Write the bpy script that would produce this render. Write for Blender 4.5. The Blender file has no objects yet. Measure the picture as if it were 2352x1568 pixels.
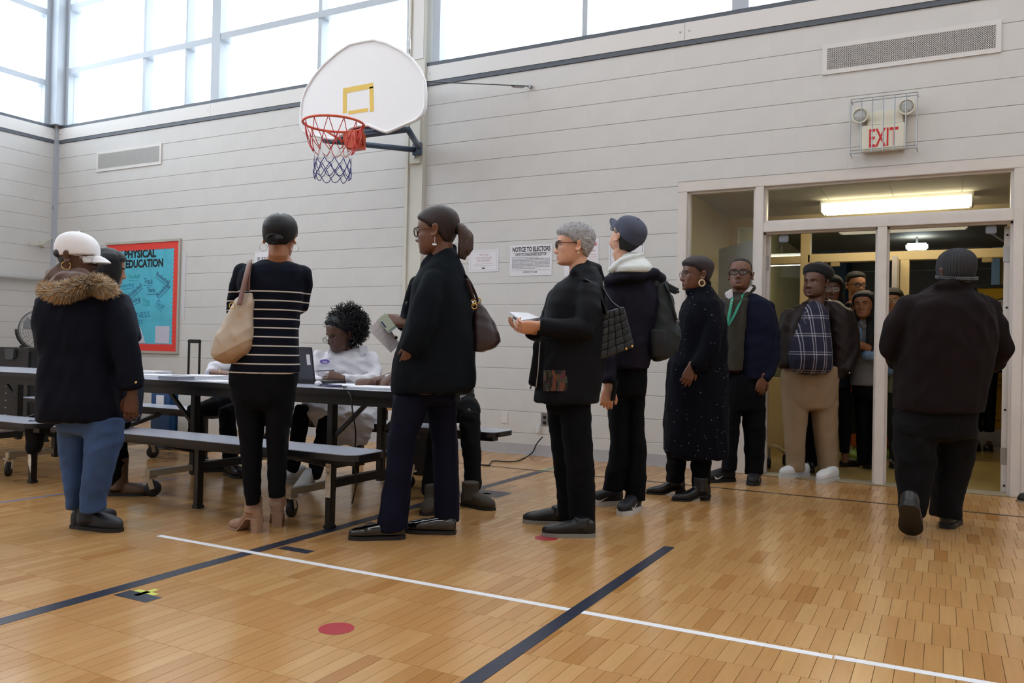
import bpy, bmesh, math, random
import numpy as np
from mathutils import Vector, Matrix

# ------------------------------------------------------------------ camera
SC = bpy.context.scene
COL = SC.collection
CF, CYAW, CPITCH, CROLL = 1886.0, math.radians(-27.75), math.radians(0.62), math.radians(1.2)
CAMH = 0.985
BACK = 6.96            # inner face of the back wall
LEFTX = -10.72         # inner face of the left wall
def _axes():
    cy, sy, cp, sp = math.cos(CYAW), math.sin(CYAW), math.cos(CPITCH), math.sin(CPITCH)
    Fw = Vector((sy*cp, cy*cp, sp)); R0 = Vector((cy, -sy, 0)); U0 = R0.cross(Fw)
    c, s = math.cos(CROLL), math.sin(CROLL)
    return R0*c + U0*s, U0*c - R0*s, Fw
CR, CU, CFW = _axes()
CAM = Vector((0, 0, CAMH))
cam_data = bpy.data.cameras.new('camera'); cam = bpy.data.objects.new('camera', cam_data); COL.objects.link(cam)
cam_data.sensor_width = 36.0; cam_data.lens = CF/2352*36.0; cam_data.clip_start = 0.05; cam_data.clip_end = 200
m = Matrix((CR, CU, -CFW)).transposed().to_4x4(); m.translation = CAM
cam.matrix_world = m
SC.camera = cam

# ------------------------------------------------------------------ world, exposure
world = bpy.data.worlds.new('sky'); SC.world = world; world.use_nodes = True
bg = world.node_tree.nodes['Background']; bg.inputs[0].default_value = (0.86, 0.93, 1.0, 1); bg.inputs[1].default_value = 4.3
LAMP_STRENGTH = 10.5
SC.view_settings.view_transform = 'Standard'; SC.view_settings.look = 'None'
SC.view_settings.exposure = 0.36; SC.view_settings.gamma = 1.0
try: SC.view_settings.use_curve_mapping = False
except Exception: pass
try:
    SC.cycles.max_bounces = 8; SC.cycles.diffuse_bounces = 4; SC.cycles.glossy_bounces = 3
    SC.cycles.transparent_max_bounces = 12; SC.cycles.caustics_reflective = False; SC.cycles.caustics_refractive = False
except Exception: pass

# ------------------------------------------------------------------ pixel helpers (2352 x 1568 frame)
def ray(px, py): return CR*((px-1176)/CF) - CU*((py-784)/CF) + CFW
def on_z(px, py, z=0.0):
    d = ray(px, py); return CAM + d*((z-CAMH)/d.z)
def on_y(px, py, y=BACK):
    d = ray(px, py); return CAM + d*(y/d.y)
def on_x(px, py, x):
    d = ray(px, py); return CAM + d*(x/d.x)

# ------------------------------------------------------------------ materials
def lin(c):
    return tuple(((v/255)/12.92 if v/255 <= 0.04045 else ((v/255+0.055)/1.055)**2.4) for v in c)
MATS = {}
def mat(name, rgb, rough=0.6, metal=0.0, var=0.0, vscale=20.0, bump=0.0, bscale=200.0, spec=0.5, sheen=0.0, stretch=None, alpha=None, trans=0.0, coat=0.0):
    if name in MATS: return MATS[name]
    m = bpy.data.materials.new(name); m.use_nodes = True; nt = m.node_tree; b = nt.nodes['Principled BSDF']
    c = lin(rgb) + (1,)
    b.inputs['Base Color'].default_value = c; b.inputs['Roughness'].default_value = rough; b.inputs['Metallic'].default_value = metal
    b.inputs['Specular IOR Level'].default_value = spec
    if sheen: b.inputs['Sheen Weight'].default_value = sheen
    if trans: b.inputs['Transmission Weight'].default_value = trans
    if coat: b.inputs['Coat Weight'].default_value = coat; b.inputs['Coat Roughness'].default_value = 0.08
    tc = nt.nodes.new('ShaderNodeTexCoord'); src = tc.outputs['Object']
    if stretch:
        mp = nt.nodes.new('ShaderNodeMapping'); mp.inputs['Scale'].default_value = stretch
        nt.links.new(src, mp.inputs['Vector']); src = mp.outputs[0]
    if var:
        n = nt.nodes.new('ShaderNodeTexNoise'); n.inputs['Scale'].default_value = vscale; n.inputs['Detail'].default_value = 4
        nt.links.new(src, n.inputs['Vector'])
        r = nt.nodes.new('ShaderNodeMapRange'); r.inputs[1].default_value = 0.3; r.inputs[2].default_value = 0.7
        r.inputs[3].default_value = 1-var; r.inputs[4].default_value = 1+var
        nt.links.new(n.outputs[0], r.inputs[0])
        x = nt.nodes.new('ShaderNodeVectorMath'); x.operation = 'SCALE'; x.inputs[0].default_value = c[:3]
        nt.links.new(r.outputs[0], x.inputs['Scale']); nt.links.new(x.outputs[0], b.inputs['Base Color'])
    if bump:
        n = nt.nodes.new('ShaderNodeTexNoise'); n.inputs['Scale'].default_value = bscale; n.inputs['Detail'].default_value = 3
        nt.links.new(src, n.inputs['Vector'])
        bp = nt.nodes.new('ShaderNodeBump'); bp.inputs['Strength'].default_value = bump; bp.inputs['Distance'].default_value = 0.01
        nt.links.new(n.outputs[0], bp.inputs['Height']); nt.links.new(bp.outputs[0], b.inputs['Normal'])
    MATS[name] = m
    return m
def emit(name, rgb, strength):
    if name in MATS: return MATS[name]
    m = bpy.data.materials.new(name); m.use_nodes = True; nt = m.node_tree; b = nt.nodes['Principled BSDF']
    b.inputs['Base Color'].default_value = (0.8, 0.8, 0.8, 1)
    b.inputs['Emission Color'].default_value = lin(rgb)+(1,); b.inputs['Emission Strength'].default_value = strength
    MATS[name] = m; return m
def glass(name, tint=(1, 1, 1), gloss=0.06, rough=0.02):
    """thin sheet glass: mostly clear with a weak mirror"""
    if name in MATS: return MATS[name]
    m = bpy.data.materials.new(name); m.use_nodes = True; nt = m.node_tree; nt.nodes.clear()
    o = nt.nodes.new('ShaderNodeOutputMaterial'); mx = nt.nodes.new('ShaderNodeMixShader')
    t = nt.nodes.new('ShaderNodeBsdfTransparent'); t.inputs[0].default_value = tint+(1,)
    g = nt.nodes.new('ShaderNodeBsdfGlossy'); g.inputs['Roughness'].default_value = rough
    mx.inputs[0].default_value = gloss
    nt.links.new(t.outputs[0], mx.inputs[1]); nt.links.new(g.outputs[0], mx.inputs[2]); nt.links.new(mx.outputs[0], o.inputs[0])
    MATS[name] = m; return m

# ------------------------------------------------------------------ mesh helpers
class MB:
    def __init__(s): s.v = []; s.f = []
    def add(s, v, f):
        o = len(s.v); s.v += [tuple(p) for p in v]; s.f += [tuple(i+o for i in q) for q in f]; return s
    def box(s, x0, x1, y0, y1, z0, z1, ch=0.0):
        if ch <= 0:
            v = [(x, y, z) for z in (z0, z1) for y in (y0, y1) for x in (x0, x1)]
            return s.add(v, [(0, 2, 3, 1), (4, 5, 7, 6), (0, 1, 5, 4), (2, 6, 7, 3), (0, 4, 6, 2), (1, 3, 7, 5)])
        bm = bmesh.new(); bmesh.ops.create_cube(bm, size=1)
        bmesh.ops.scale(bm, vec=(x1-x0, y1-y0, z1-z0), verts=bm.verts)
        bmesh.ops.translate(bm, vec=((x0+x1)/2, (y0+y1)/2, (z0+z1)/2), verts=bm.verts)
        bmesh.ops.bevel(bm, geom=bm.edges[:], offset=ch, segments=2, affect='EDGES')
        return s.bm(bm)
    def bm(s, bm, mtx=None):
        if mtx is not None: bm.transform(mtx)
        bm.verts.index_update()
        s.add([v.co[:] for v in bm.verts], [[v.index for v in f.verts] for f in bm.faces]); bm.free(); return s
    def obox(s, c, sx, sy, sz, M, ch=0.0):
        """box of size sx,sy,sz centred at c, axes from 3x3 matrix M"""
        t = MB().box(-sx/2, sx/2, -sy/2, sy/2, -sz/2, sz/2, ch); c = Vector(c)
        return s.add([(M @ Vector(p)) + c for p in t.v], t.f)
    def bar(s, p0, p1, w, h=None, up=(0, 0, 1), ch=0.0):
        """rectangular bar from p0 to p1"""
        p0, p1 = Vector(p0), Vector(p1); d = p1-p0; L = d.length; d.normalize(); u = Vector(up)
        if abs(d.dot(u)) > 0.98: u = Vector((0, 1, 0))
        r = d.cross(u).normalized(); u = r.cross(d)
        return s.obox((p0+p1)/2, w, L, h or w, Matrix((r, d, u)).transposed(), ch)
    def cyl(s, p0, p1, r0, r1=None, n=16):
        return s.tube([p0, p1], [r0, r1 if r1 is not None else r0], n)
    def tube(s, pts, r, n=8, closed=False, flat=1.0):
        pts = [Vector(p) for p in pts]; k = len(pts)
        rr = r if isinstance(r, (list, tuple)) else [r]*k
        T = []
        for i in range(k):
            a = pts[i-1] if (i > 0 or closed) else pts[i]; b = pts[(i+1) % k] if (i < k-1 or closed) else pts[i]
            t = b-a; T.append(t.normalized() if t.length > 1e-9 else Vector((0, 0, 1)))
        u = Vector((0, 0, 1)) if abs(T[0].z) < 0.9 else Vector((0, 1, 0))
        v = []; f = []
        for i in range(k):
            u = (u - T[i]*u.dot(T[i])).normalized(); w = T[i].cross(u)
            for j in range(n):
                a = 2*math.pi*j/n; v.append(pts[i] + (u*math.cos(a)*flat + w*math.sin(a))*rr[i])
        for i in range(k if closed else k-1):
            for j in range(n):
                a, b = i*n+j, i*n+(j+1) % n; c, d = ((i+1) % k)*n+(j+1) % n, ((i+1) % k)*n+j
                f.append((a, b, c, d))
        if not closed:
            f.append(tuple(range(n))[::-1]); f.append(tuple((k-1)*n+j for j in range(n)))
        return s.add(v, f)
    def sphere(s, c, r, n=12, sc=(1, 1, 1), M=None):
        bm = bmesh.new(); bmesh.ops.create_uvsphere(bm, u_segments=n, v_segments=max(6, n*2//3), radius=r)
        for v in bm.verts:
            q = Vector((v.co.x*sc[0], v.co.y*sc[1], v.co.z*sc[2]))
            if M is not None: q = M @ q
            v.co = q + Vector(c)
        return s.bm(bm)
    def torus(s, c, R, r, nrm, n=24, k=8, sx=1.0, up=(0, 0, 1)):
        nrm = Vector(nrm).normalized(); u = Vector(up); u = (u-nrm*u.dot(nrm)).normalized(); w = nrm.cross(u)
        return s.tube([Vector(c)+w*math.cos(2*math.pi*i/n)*R*sx+u*math.sin(2*math.pi*i/n)*R for i in range(n)], r, k, True)
    def prism(s, pts, o, u, w, t):
        """2D outline pts in plane (o,u,w), extruded t along u x w"""
        o, u, w = Vector(o), Vector(u), Vector(w); nn = u.cross(w).normalized()*t; k = len(pts)
        a = [o+u*p[0]+w*p[1] for p in pts]
        return s.add(a+[p+nn for p in a], [tuple(range(k))[::-1], tuple(range(k, 2*k))]+[(i, (i+1) % k, (i+1) % k+k, i+k) for i in range(k)])
def rootloc(o):
    v = Vector((0, 0, 0))
    while o is not None: v = v + o.location; o = o.parent
    return v
def tag(o, label=None, cat=None, group=None, kind=None):
    for k, v in (('label', label), ('category', cat), ('group', group), ('kind', kind)):
        if v: o[k] = v
    return o
def empty(name, loc, label=None, cat=None, group=None, kind=None):
    o = bpy.data.objects.new(name, None); COL.objects.link(o); o.location = loc; o.empty_display_size = 0.1
    return tag(o, label, cat, group, kind)
def mesh_obj(name, V, F, material, parent=None, smooth=False, label=None, cat=None, group=None, kind=None, mats=None, midx=None):
    V = np.asarray(V, dtype=float).reshape(-1, 3)
    if parent is not None: off = rootloc(parent)
    else:
        lo, hi = V.min(0), V.max(0); off = Vector(((lo[0]+hi[0])/2, (lo[1]+hi[1])/2, lo[2]))
    me = bpy.data.meshes.new(name); me.from_pydata((V-np.array(off)).tolist(), [], [tuple(f) for f in F])
    for mm in ([material] if mats is None else mats): me.materials.append(mm)
    if midx is not None: me.polygons.foreach_set('material_index', np.asarray(midx, dtype=np.int32))
    if smooth: me.polygons.foreach_set('use_smooth', np.ones(len(me.polygons), dtype=bool))
    me.update()
    o = bpy.data.objects.new(name, me); COL.objects.link(o)
    if parent is not None: o.parent = parent
    else: o.location = off
    return tag(o, label, cat, group, kind)
def B(name, mb, material, parent=None, smooth=False, **k):
    return mesh_obj(name, mb.v, mb.f, material, parent, smooth, **k)
# a scratch scene in which modifiers are evaluated
TMP = bpy.data.scenes.new('scratch')
def evaluate(o):
    TMP.collection.objects.link(o); vl = TMP.view_layers[0]; vl.update()
    dg = vl.depsgraph; me = bpy.data.meshes.new_from_object(o.evaluated_get(dg), depsgraph=dg)
    TMP.collection.objects.unlink(o); d = o.data; bpy.data.objects.remove(o)
    return me, d
def text_geo(s, size, bold=0.0, shear=0.0, sx=1.0, align='LEFT', thick=0.0006):
    cu = bpy.data.curves.new('t', 'FONT'); cu.body = s; cu.size = size; cu.offset = bold*size; cu.shear = shear; cu.align_x = align
    cu.extrude = thick; cu.resolution_u = 3
    me, d = evaluate(bpy.data.objects.new('t', cu)); bpy.data.curves.remove(d)
    V = [(v.co.x*sx, v.co.y, v.co.z) for v in me.vertices]; Fc = [tuple(p.vertices) for p in me.polygons]
    bpy.data.meshes.remove(me); return V, Fc
def text_on(name, s, o, u, w, size, material, parent, width=None, rot=0.0, **k):
    """lettering on plane (o,u,w); width fits the line to a width in metres"""
    V, Fc = text_geo(s, size, **k)
    if not V: return None
    if width:
        x0 = min(v[0] for v in V); x1 = max(v[0] for v in V); q = width/(x1-x0); V = [((v[0]-x0)*q, v[1], v[2]) for v in V]
    o, u, w = Vector(o), Vector(u).normalized(), Vector(w).normalized(); nn = u.cross(w); c, sn = math.cos(rot), math.sin(rot)
    return mesh_obj(name, [o+u*(v[0]*c-v[1]*sn)+w*(v[0]*sn+v[1]*c)+nn*v[2] for v in V], Fc, material, parent)
# ================================================================== MATERIALS OF THE PLACE
M_WALL = mat('painted_block', (207, 206, 204), 0.55, var=0.03, vscale=3, bump=0.12, bscale=110)
M_JOINT = mat('block_joint', (204, 202, 198), 0.8)
M_TRIM = mat('white_trim', (216, 214, 212), 0.45)
M_DARKLINE = mat('dark_flashing', (84, 90, 100), 0.5)
M_ALU = mat('window_frame_paint', (176, 184, 194), 0.4)
M_COLUMN = mat('column_paint', (205, 203, 192), 0.45)
M_DOORFR = mat('door_frame_paint', (212, 206, 201), 0.35, var=0.04, vscale=8)
M_CREAM = mat('cream_paint', (218, 198, 152), 0.4, var=0.03, vscale=4)
M_YWALL = mat('vestibule_wall', (202, 184, 132), 0.6, var=0.04, vscale=3)
M_CEIL = mat('ceiling_tile', (190, 184, 166), 0.8, bump=0.3, bscale=60)
M_GLASS = glass('window_glass', (0.97, 0.99, 1.0), 0.05)
M_WIRE = glass('door_glass', (0.95, 0.96, 0.93), 0.03)
M_BASE = mat('rubber_base', (176, 176, 180), 0.5, var=0.06, vscale=10)
M_STEEL = mat('bare_steel', (168, 168, 170), 0.35, metal=0.9)
M_BLACK = mat('black_powder_coat', (14, 14, 16), 0.4)
M_WHITE = mat('white_plastic', (226, 226, 224), 0.4)
M_DARK = mat('dark_void', (20, 20, 20), 0.9)

# maple floor: short staves in rows, tint by stave
STW, STL = 0.0572, 0.267
def floor_material():
    m = bpy.data.materials.new('maple_staves'); m.use_nodes = True; nt = m.node_tree; b = nt.nodes['Principled BSDF']; L = nt.links.new
    def math_(op, a, bb=None):
        n = nt.nodes.new('ShaderNodeMath'); n.operation = op
        for i, q in enumerate((a, bb)):
            if q is None: continue
            if isinstance(q, (int, float)): n.inputs[i].default_value = q
            else: L(q, n.inputs[i])
        return n.outputs[0]
    g = nt.nodes.new('ShaderNodeNewGeometry'); sp = nt.nodes.new('ShaderNodeSeparateXYZ'); L(g.outputs['Position'], sp.inputs[0])
    row = math_('FLOOR', math_('DIVIDE', sp.outputs[1], STL))
    off = math_('MULTIPLY', math_('MODULO', math_('MULTIPLY', math_('ABSOLUTE', row), 0.618), 1.0), STW)
    st = math_('FLOOR', math_('DIVIDE', math_('ADD', sp.outputs[0], off), STW))
    cb = nt.nodes.new('ShaderNodeCombineXYZ'); L(st, cb.inputs[0]); L(row, cb.inputs[1])
    wn = nt.nodes.new('ShaderNodeTexWhiteNoise'); wn.noise_dimensions = '2D'; L(cb.outputs[0], wn.inputs['Vector'])
    cr = nt.nodes.new('ShaderNodeValToRGB'); e = cr.color_ramp.elements
    e[0].position = 0; e[0].color = lin((172, 122, 69))+(1,); e[1].position = 1; e[1].color = lin((199, 156, 104))+(1,)
    for p, c in ((0.10, (184, 137, 84)), (0.5, (190, 144, 91)), (0.9, (195, 151, 98))):
        q = e.new(p); q.color = lin(c)+(1,)
    L(wn.outputs[0], cr.inputs[0])
    mp = nt.nodes.new('ShaderNodeMapping'); mp.inputs['Scale'].default_value = (60, 5, 1); L(g.outputs['Position'], mp.inputs[0])
    av = nt.nodes.new('ShaderNodeVectorMath'); av.operation = 'ADD'; L(mp.outputs[0], av.inputs[0]); L(wn.outputs[1], av.inputs[1])
    n = nt.nodes.new('ShaderNodeTexNoise'); n.inputs['Scale'].default_value = 1.0; n.inputs['Detail'].default_value = 5; L(av.outputs[0], n.inputs['Vector'])
    n2 = nt.nodes.new('ShaderNodeTexNoise'); n2.inputs['Scale'].default_value = 1.3; L(g.outputs['Position'], n2.inputs['Vector'])
    k = math_('ADD', math_('MULTIPLY', n.outputs[0], 0.22), math_('MULTIPLY', n2.outputs[0], 0.18)); k = math_('ADD', k, 0.72)
    sc = nt.nodes.new('ShaderNodeVectorMath'); sc.operation = 'SCALE'; L(cr.outputs[0], sc.inputs[0]); L(k, sc.inputs['Scale'])
    L(sc.outputs[0], b.inputs['Base Color'])
    n3 = nt.nodes.new('ShaderNodeTexNoise'); n3.inputs['Scale'].default_value = 5; n3.inputs['Detail'].default_value = 5; L(g.outputs['Position'], n3.inputs['Vector'])
    L(math_('ADD', math_('MULTIPLY', n3.outputs[0], 0.18), 0.10), b.inputs['Roughness'])
    b.inputs['Specular IOR Level'].default_value = 0.5
    bp = nt.nodes.new('ShaderNodeBump'); bp.inputs['Strength'].default_value = 0.06; bp.inputs['Distance'].default_value = 0.01
    n4 = nt.nodes.new('ShaderNodeTexNoise'); n4.inputs['Scale'].default_value = 3.5; L(g.outputs['Position'], n4.inputs['Vector'])
    L(n4.outputs[0], bp.inputs['Height']); L(bp.outputs[0], b.inputs['Normal'])
    return m
M_FLOOR = floor_material()
M_SUB = mat('floor_joint', (120, 86, 52), 0.8)

# ================================================================== FLOOR
FX0, FX1, FY0, FY1 = LEFTX, 6.0, -9.0, BACK+0.03
floor = B('floor', MB().box(FX0, FX1, FY0, FY1, -0.12, -0.004), M_SUB, label='gym floor of short maple staves laid in rows', kind='structure')
def in_frame(p):
    d = Vector(p)-CAM; z = d.dot(CFW)
    if z < 0.3: return None
    return 1176+CF*d.dot(CR)/z, 784-CF*d.dot(CU)/z, z
def build_floor():
    g = 0.0004; near = []; rest = MB()
    def piece(x0, x1, y0, y1, mb, top=0.0, ox=0, oy=0):
        c = 0.0006
        mb.add([(x0+c-ox, y0+c-oy, top), (x1-c-ox, y0+c-oy, top), (x1-c-ox, y1-c-oy, top), (x0+c-ox, y1-c-oy, top),
                (x0-ox, y0-oy, -0.0035), (x1-ox, y0-oy, -0.0035), (x1-ox, y1-oy, -0.0035), (x0-ox, y1-oy, -0.0035)],
               [(0, 1, 2, 3), (4, 5, 1, 0), (5, 6, 2, 1), (6, 7, 3, 2), (7, 4, 0, 3)])
    allp = []
    for r in range(int(math.floor(-0.6/STL)), int(math.ceil(FY1/STL))):
        off = ((abs(r)*0.618) % 1.0)*STW
        k0 = math.floor((FX0+off)/STW); k1 = math.ceil((2.6+off)/STW)
        for k in range(k0, k1):
            x0 = k*STW-off; y0 = r*STL
            x0c, x1c, y1c = max(x0, FX0), x0+STW, min(y0+STL, FY1)
            if x1c-x0c < 0.004 or y1c-y0 < 0.01: continue
            q = in_frame((x0+STW/2, y0+STL/2, 0)); vis = q is not None and 5 < q[0] < 2347 and q[1] < 1566
            allp.append((q[2] if vis else 1e9, x0c, x1c, y0, y1c, x1c-x0c > STW-1e-6 and y1c-y0 > STL-1e-6))
    allp.sort(key=lambda t: t[0])
    me = None
    for i, (z, x0, x1, y0, y1, full) in enumerate(allp):
        if i < 300 and full:
            if me is None:
                mb = MB(); piece(g, STW-g, g, STL-g, mb); me = bpy.data.meshes.new('stave'); me.from_pydata(mb.v, [], mb.f); me.materials.append(M_FLOOR)
            o = bpy.data.objects.new('stave', me); COL.objects.link(o); o.parent = floor
            o.location = Vector((x0, y0, 0))-floor.location
        else:
            piece(x0+g, x1-g, y0+g, y1-g, rest)
    # beyond the frame: plain surface
    rest.box(2.6, FX1, FY0, FY1, -0.0035, 0.0); rest.box(FX0, 2.6, FY0, math.floor(-0.6/STL)*STL, -0.0035, 0.0)
    B('stave_field', rest, M_FLOOR, floor, kind='stuff')
build_floor()
# painted and taped court lines (thin films on the staves)
M_LNAVY = mat('navy_court_paint', (32, 38, 56), 0.35, var=0.12, vscale=14)
M_LWHITE = mat('white_court_tape', (224, 224, 228), 0.45, var=0.04, vscale=9)
M_LTHIN = mat('black_court_paint', (44, 34, 30), 0.4)
M_LBLUE = mat('blue_tape', (92, 104, 150), 0.5)
M_LRED = mat('red_floor_dot', (160, 34, 46), 0.4)
M_LYEL = mat('yellow_green_tape', (196, 204, 84), 0.5)
def line(name, p0, p1, w, m, label=None, h=0.0007):
    p0, p1 = Vector(p0), Vector(p1); d = (p1-p0).normalized(); n = Vector((-d.y, d.x))*w/2
    return B(name, MB().prism([(p0+n)[:], (p0-n)[:], (p1-n)[:], (p1+n)[:]], (0, 0, 0.0002), (1, 0, 0), (0, 1, 0), h), m, floor, label=label)
line('court_line', (-2.905, 1.70), (-2.905, 6.05), 0.072, M_LNAVY, 'long navy court line passing under the bench')
line('court_line', (-1.225, 1.2), (-1.225, 4.10), 0.055, M_LNAVY, 'short navy court line in the foreground', h=.0014)
line('court_line', (-3.54, 2.895), (-0.31, 2.895), 0.034, M_LWHITE, 'white court line crossing the foreground', h=.0010)
line('court_line', (-0.305, 2.90), (0.9, 2.935), 0.034, M_LWHITE, 'white court line crossing the foreground', h=.0010)
line('court_line', (-6.2, 2.92), (-5.05, 2.91), 0.034, M_LWHITE, 'white court line by the rear table')
line('court_line', (LEFTX+0.3, 6.06), (2.4, 6.13), 0.035, M_LTHIN, 'thin dark line along the back wall')
line('court_line', (-5.05, 2.86), (-4.95, 4.2), 0.03, M_LBLUE, 'blue tape line behind the blue jeans')
line('court_line', (-2.905, 6.06), (-2.905, 6.75), 0.05, mat('green_tape', (120, 140, 110), 0.5), 'faded green tape near the wall')
line('court_tick', (-2.85, 2.165), (-2.665, 2.165), 0.075, M_LNAVY)
line('court_tick', (-2.85, 3.045), (-2.665, 3.045), 0.06, M_LNAVY)
line('court_tick', (-2.85, 3.72), (-2.60, 3.72), 0.05, M_LNAVY)
line('court_block', (-2.855, 4.93), (-2.62, 4.93), 0.22, M_LNAVY)
line('tape_cross', (-2.83, 2.215), (-2.715, 2.215), 0.026, M_LYEL); line('tape_cross', (-2.773, 2.165), (-2.773, 2.265), 0.026, M_LYEL)
line('tape_patch', (-2.79, 4.92), (-2.73, 4.92), 0.05, M_LYEL)
for c in ((-1.867, 2.275), (-1.842, 3.938)):
    B('floor_dot', MB().prism([(c[0]+0.062*math.cos(a*math.pi/12), c[1]+0.062*math.sin(a*math.pi/12)) for a in range(24)], (0, 0, 0.0002), (1, 0, 0), (0, 1, 0), 0.0007), M_LRED, floor, label='round red dot on the floor')

# ================================================================== BACK WALL of painted concrete block
DX0, DX1, DZ = -2.06, 1.16, 2.47           # opening of the entrance
BTOP = 3.66
CRS, BLK = 0.2032, 0.4064
ROOMX1, ROOMY0, ROOMZ = 6.0, -9.0, 6.9
wb = MB()
for (x0, x1, z0, z1) in ((LEFTX-0.2, DX0, 0, BTOP), (DX1, ROOMX1+0.2, 0, BTOP), (DX0, DX1, DZ, BTOP), (LEFTX-0.2, ROOMX1+0.2, 6.3, ROOMZ)):
    wb.box(x0, x1, BACK+0.0055, BACK+0.2, z0, z1)
wall_back = B('wall_back', wb, M_JOINT, label='white painted concrete block wall with an entrance and high windows', kind='structure')
wl = MB()
wl.box(LEFTX-0.2, LEFTX-0.0055, ROOMY0, BACK+0.2, 0, BTOP); wl.box(LEFTX-0.2, LEFTX-0.0055, ROOMY0, BACK+0.2, 6.3, ROOMZ)
wall_left = B('wall_left', wl, M_JOINT, label='white painted concrete block wall below corner windows', kind='structure')
_bc = {}
def block_mesh(L, h, axis):
    key = (round(L, 3), round(h, 3), axis)
    if key in _bc: return _bc[key]
    c, gz, gx, dp = 0.003, 0.0016, 0.0002, 0.007
    x0, x1, z0, z1 = gx, L-gx, gz, h-gz
    v = [(x0, 0, z0+c), (x1, 0, z0+c), (x1, 0, z1-c), (x0, 0, z1-c), (x0, c, z0), (x1, c, z0), (x1, c, z1), (x0, c, z1),
         (x0, dp, z0), (x1, dp, z0), (x1, dp, z1), (x0, dp, z1)]
    f = [(0, 1, 2, 3), (4, 5, 1, 0), (3, 2, 6, 7), (8, 9, 5, 4), (7, 6, 10, 11), (4, 0, 3, 7, 11, 8), (1, 5, 9, 10, 6, 2)]
    if axis == 'y':   # left wall: runs along +y, faces +x
        v = [(-p[1], p[0], p[2]) for p in v]; f = [tuple(reversed(q)) for q in f]
    _bc[key] = (v, f); return _bc[key]
def build_blocks():
    items = []
    nc = int(round(BTOP/CRS))
    for r in range(nc):
        z0 = r*CRS; z1 = min(z0+CRS, BTOP); off = BLK/2 if r % 2 else 0.0
        segs = [(LEFTX, DX0), (DX1, ROOMX1)] if z1 <= DZ+0.01 else [(LEFTX, ROOMX1)]
        if z0 < DZ < z1: segs = [(LEFTX, DX0, z0, z1), (DX1, ROOMX1, z0, z1), (DX0, DX1, DZ+0.004, z1)]
        for sg in segs:
            a, b_ = sg[0], sg[1]; zz0, zz1 = (sg[2], sg[3]) if len(sg) > 2 else (z0, z1)
            k = math.floor((a-off-0.12)/BLK); x = a
            while x < b_-1e-6:
                nx = min((k+1)*BLK+off+0.12, b_); k += 1
                if nx-x > 0.02: items.append(('x', x, nx-x, zz0, zz1-zz0)); x = nx
        # left wall, from the corner towards the camera
        y = BACK; k = 0; first = BLK/2 if r % 2 == 0 else BLK
        while y > ROOMY0+0.01:
            L = first if k == 0 else BLK; k += 1; y2 = max(y-L, ROOMY0); items.append(('y', y2, y-y2, z0, z1-z0)); y = y2
    vis = []
    for it in items:
        ax, s, L, z, h = it
        q = in_frame((s+L/2, BACK, z+h/2) if ax == 'x' else (LEFTX, s+L/2, z+h/2))
        ok = q is not None and -60 < q[0] < 2400 and -20 < q[1] < 1600
        vis.append((q[2] if ok else 1e9, it))
    vis.sort(key=lambda t: t[0])
    meshes = {}; rest = {'x': MB(), 'y': MB()}
    for i, (z_, (ax, s, L, z, h)) in enumerate(vis):
        v, f = block_mesh(L, h, ax); o_ = (s, BACK, z) if ax == 'x' else (LEFTX, s, z); par = wall_back if ax == 'x' else wall_left
        if i < 300 and z_ < 1e8:
            key = (round(L, 3), round(h, 3), ax)
            if key not in meshes:
                me = bpy.data.meshes.new('concrete_block'); me.from_pydata(v, [], f); me.materials.append(M_WALL); meshes[key] = me
            o = bpy.data.objects.new('concrete_block', meshes[key]); COL.objects.link(o); o.parent = par; o.location = Vector(o_)-par.location
        else:
            rest[ax].add([(p[0]+o_[0], p[1]+o_[1], p[2]+o_[2]) for p in v], f)
    B('concrete_block_field', rest['x'], M_WALL, wall_back, kind='stuff'); B('concrete_block_field', rest['y'], M_WALL, wall_left, kind='stuff')
build_blocks()
# other sides of the hall (behind the camera)
tm = MB()
tm.box(ROOMX1, ROOMX1+0.2, ROOMY0, BACK+0.2, 0, ROOMZ)
B('wall_right', tm, M_WALL, label='plain white painted wall out of view', kind='structure')
tm = MB(); tm.box(LEFTX-0.2, ROOMX1+0.2, ROOMY0-0.2, ROOMY0, 0, ROOMZ)
B('wall_rear', tm, M_WALL, label='plain white painted wall behind the viewer', kind='structure')
B('ceiling', MB().box(LEFTX-0.2, ROOMX1+0.2, ROOMY0-0.2, BACK+0.2, ROOMZ, ROOMZ+0.15), mat('hall_ceiling', (225, 225, 222), 0.8), label='high white hall ceiling', kind='structure')

# base strip, in lengths with a gap at the entrance
B('baseboard_back', MB().box(LEFTX, DX0, BACK-0.008, BACK, 0, 0.105).box(LEFTX, DX0, BACK-0.02, BACK-0.008, 0, 0.012), M_BASE, label='grey base strip along the block wall', kind='structure')
B('baseboard_right', MB().box(DX1, ROOMX1, BACK-0.008, BACK, 0, 0.105), M_BASE, label='grey base strip right of the entrance', kind='structure')
B('baseboard_left', MB().box(LEFTX, LEFTX+0.008, ROOMY0, BACK-0.02, 0, 0.105), M_BASE, label='grey base strip along the far end wall', kind='structure')

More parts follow.
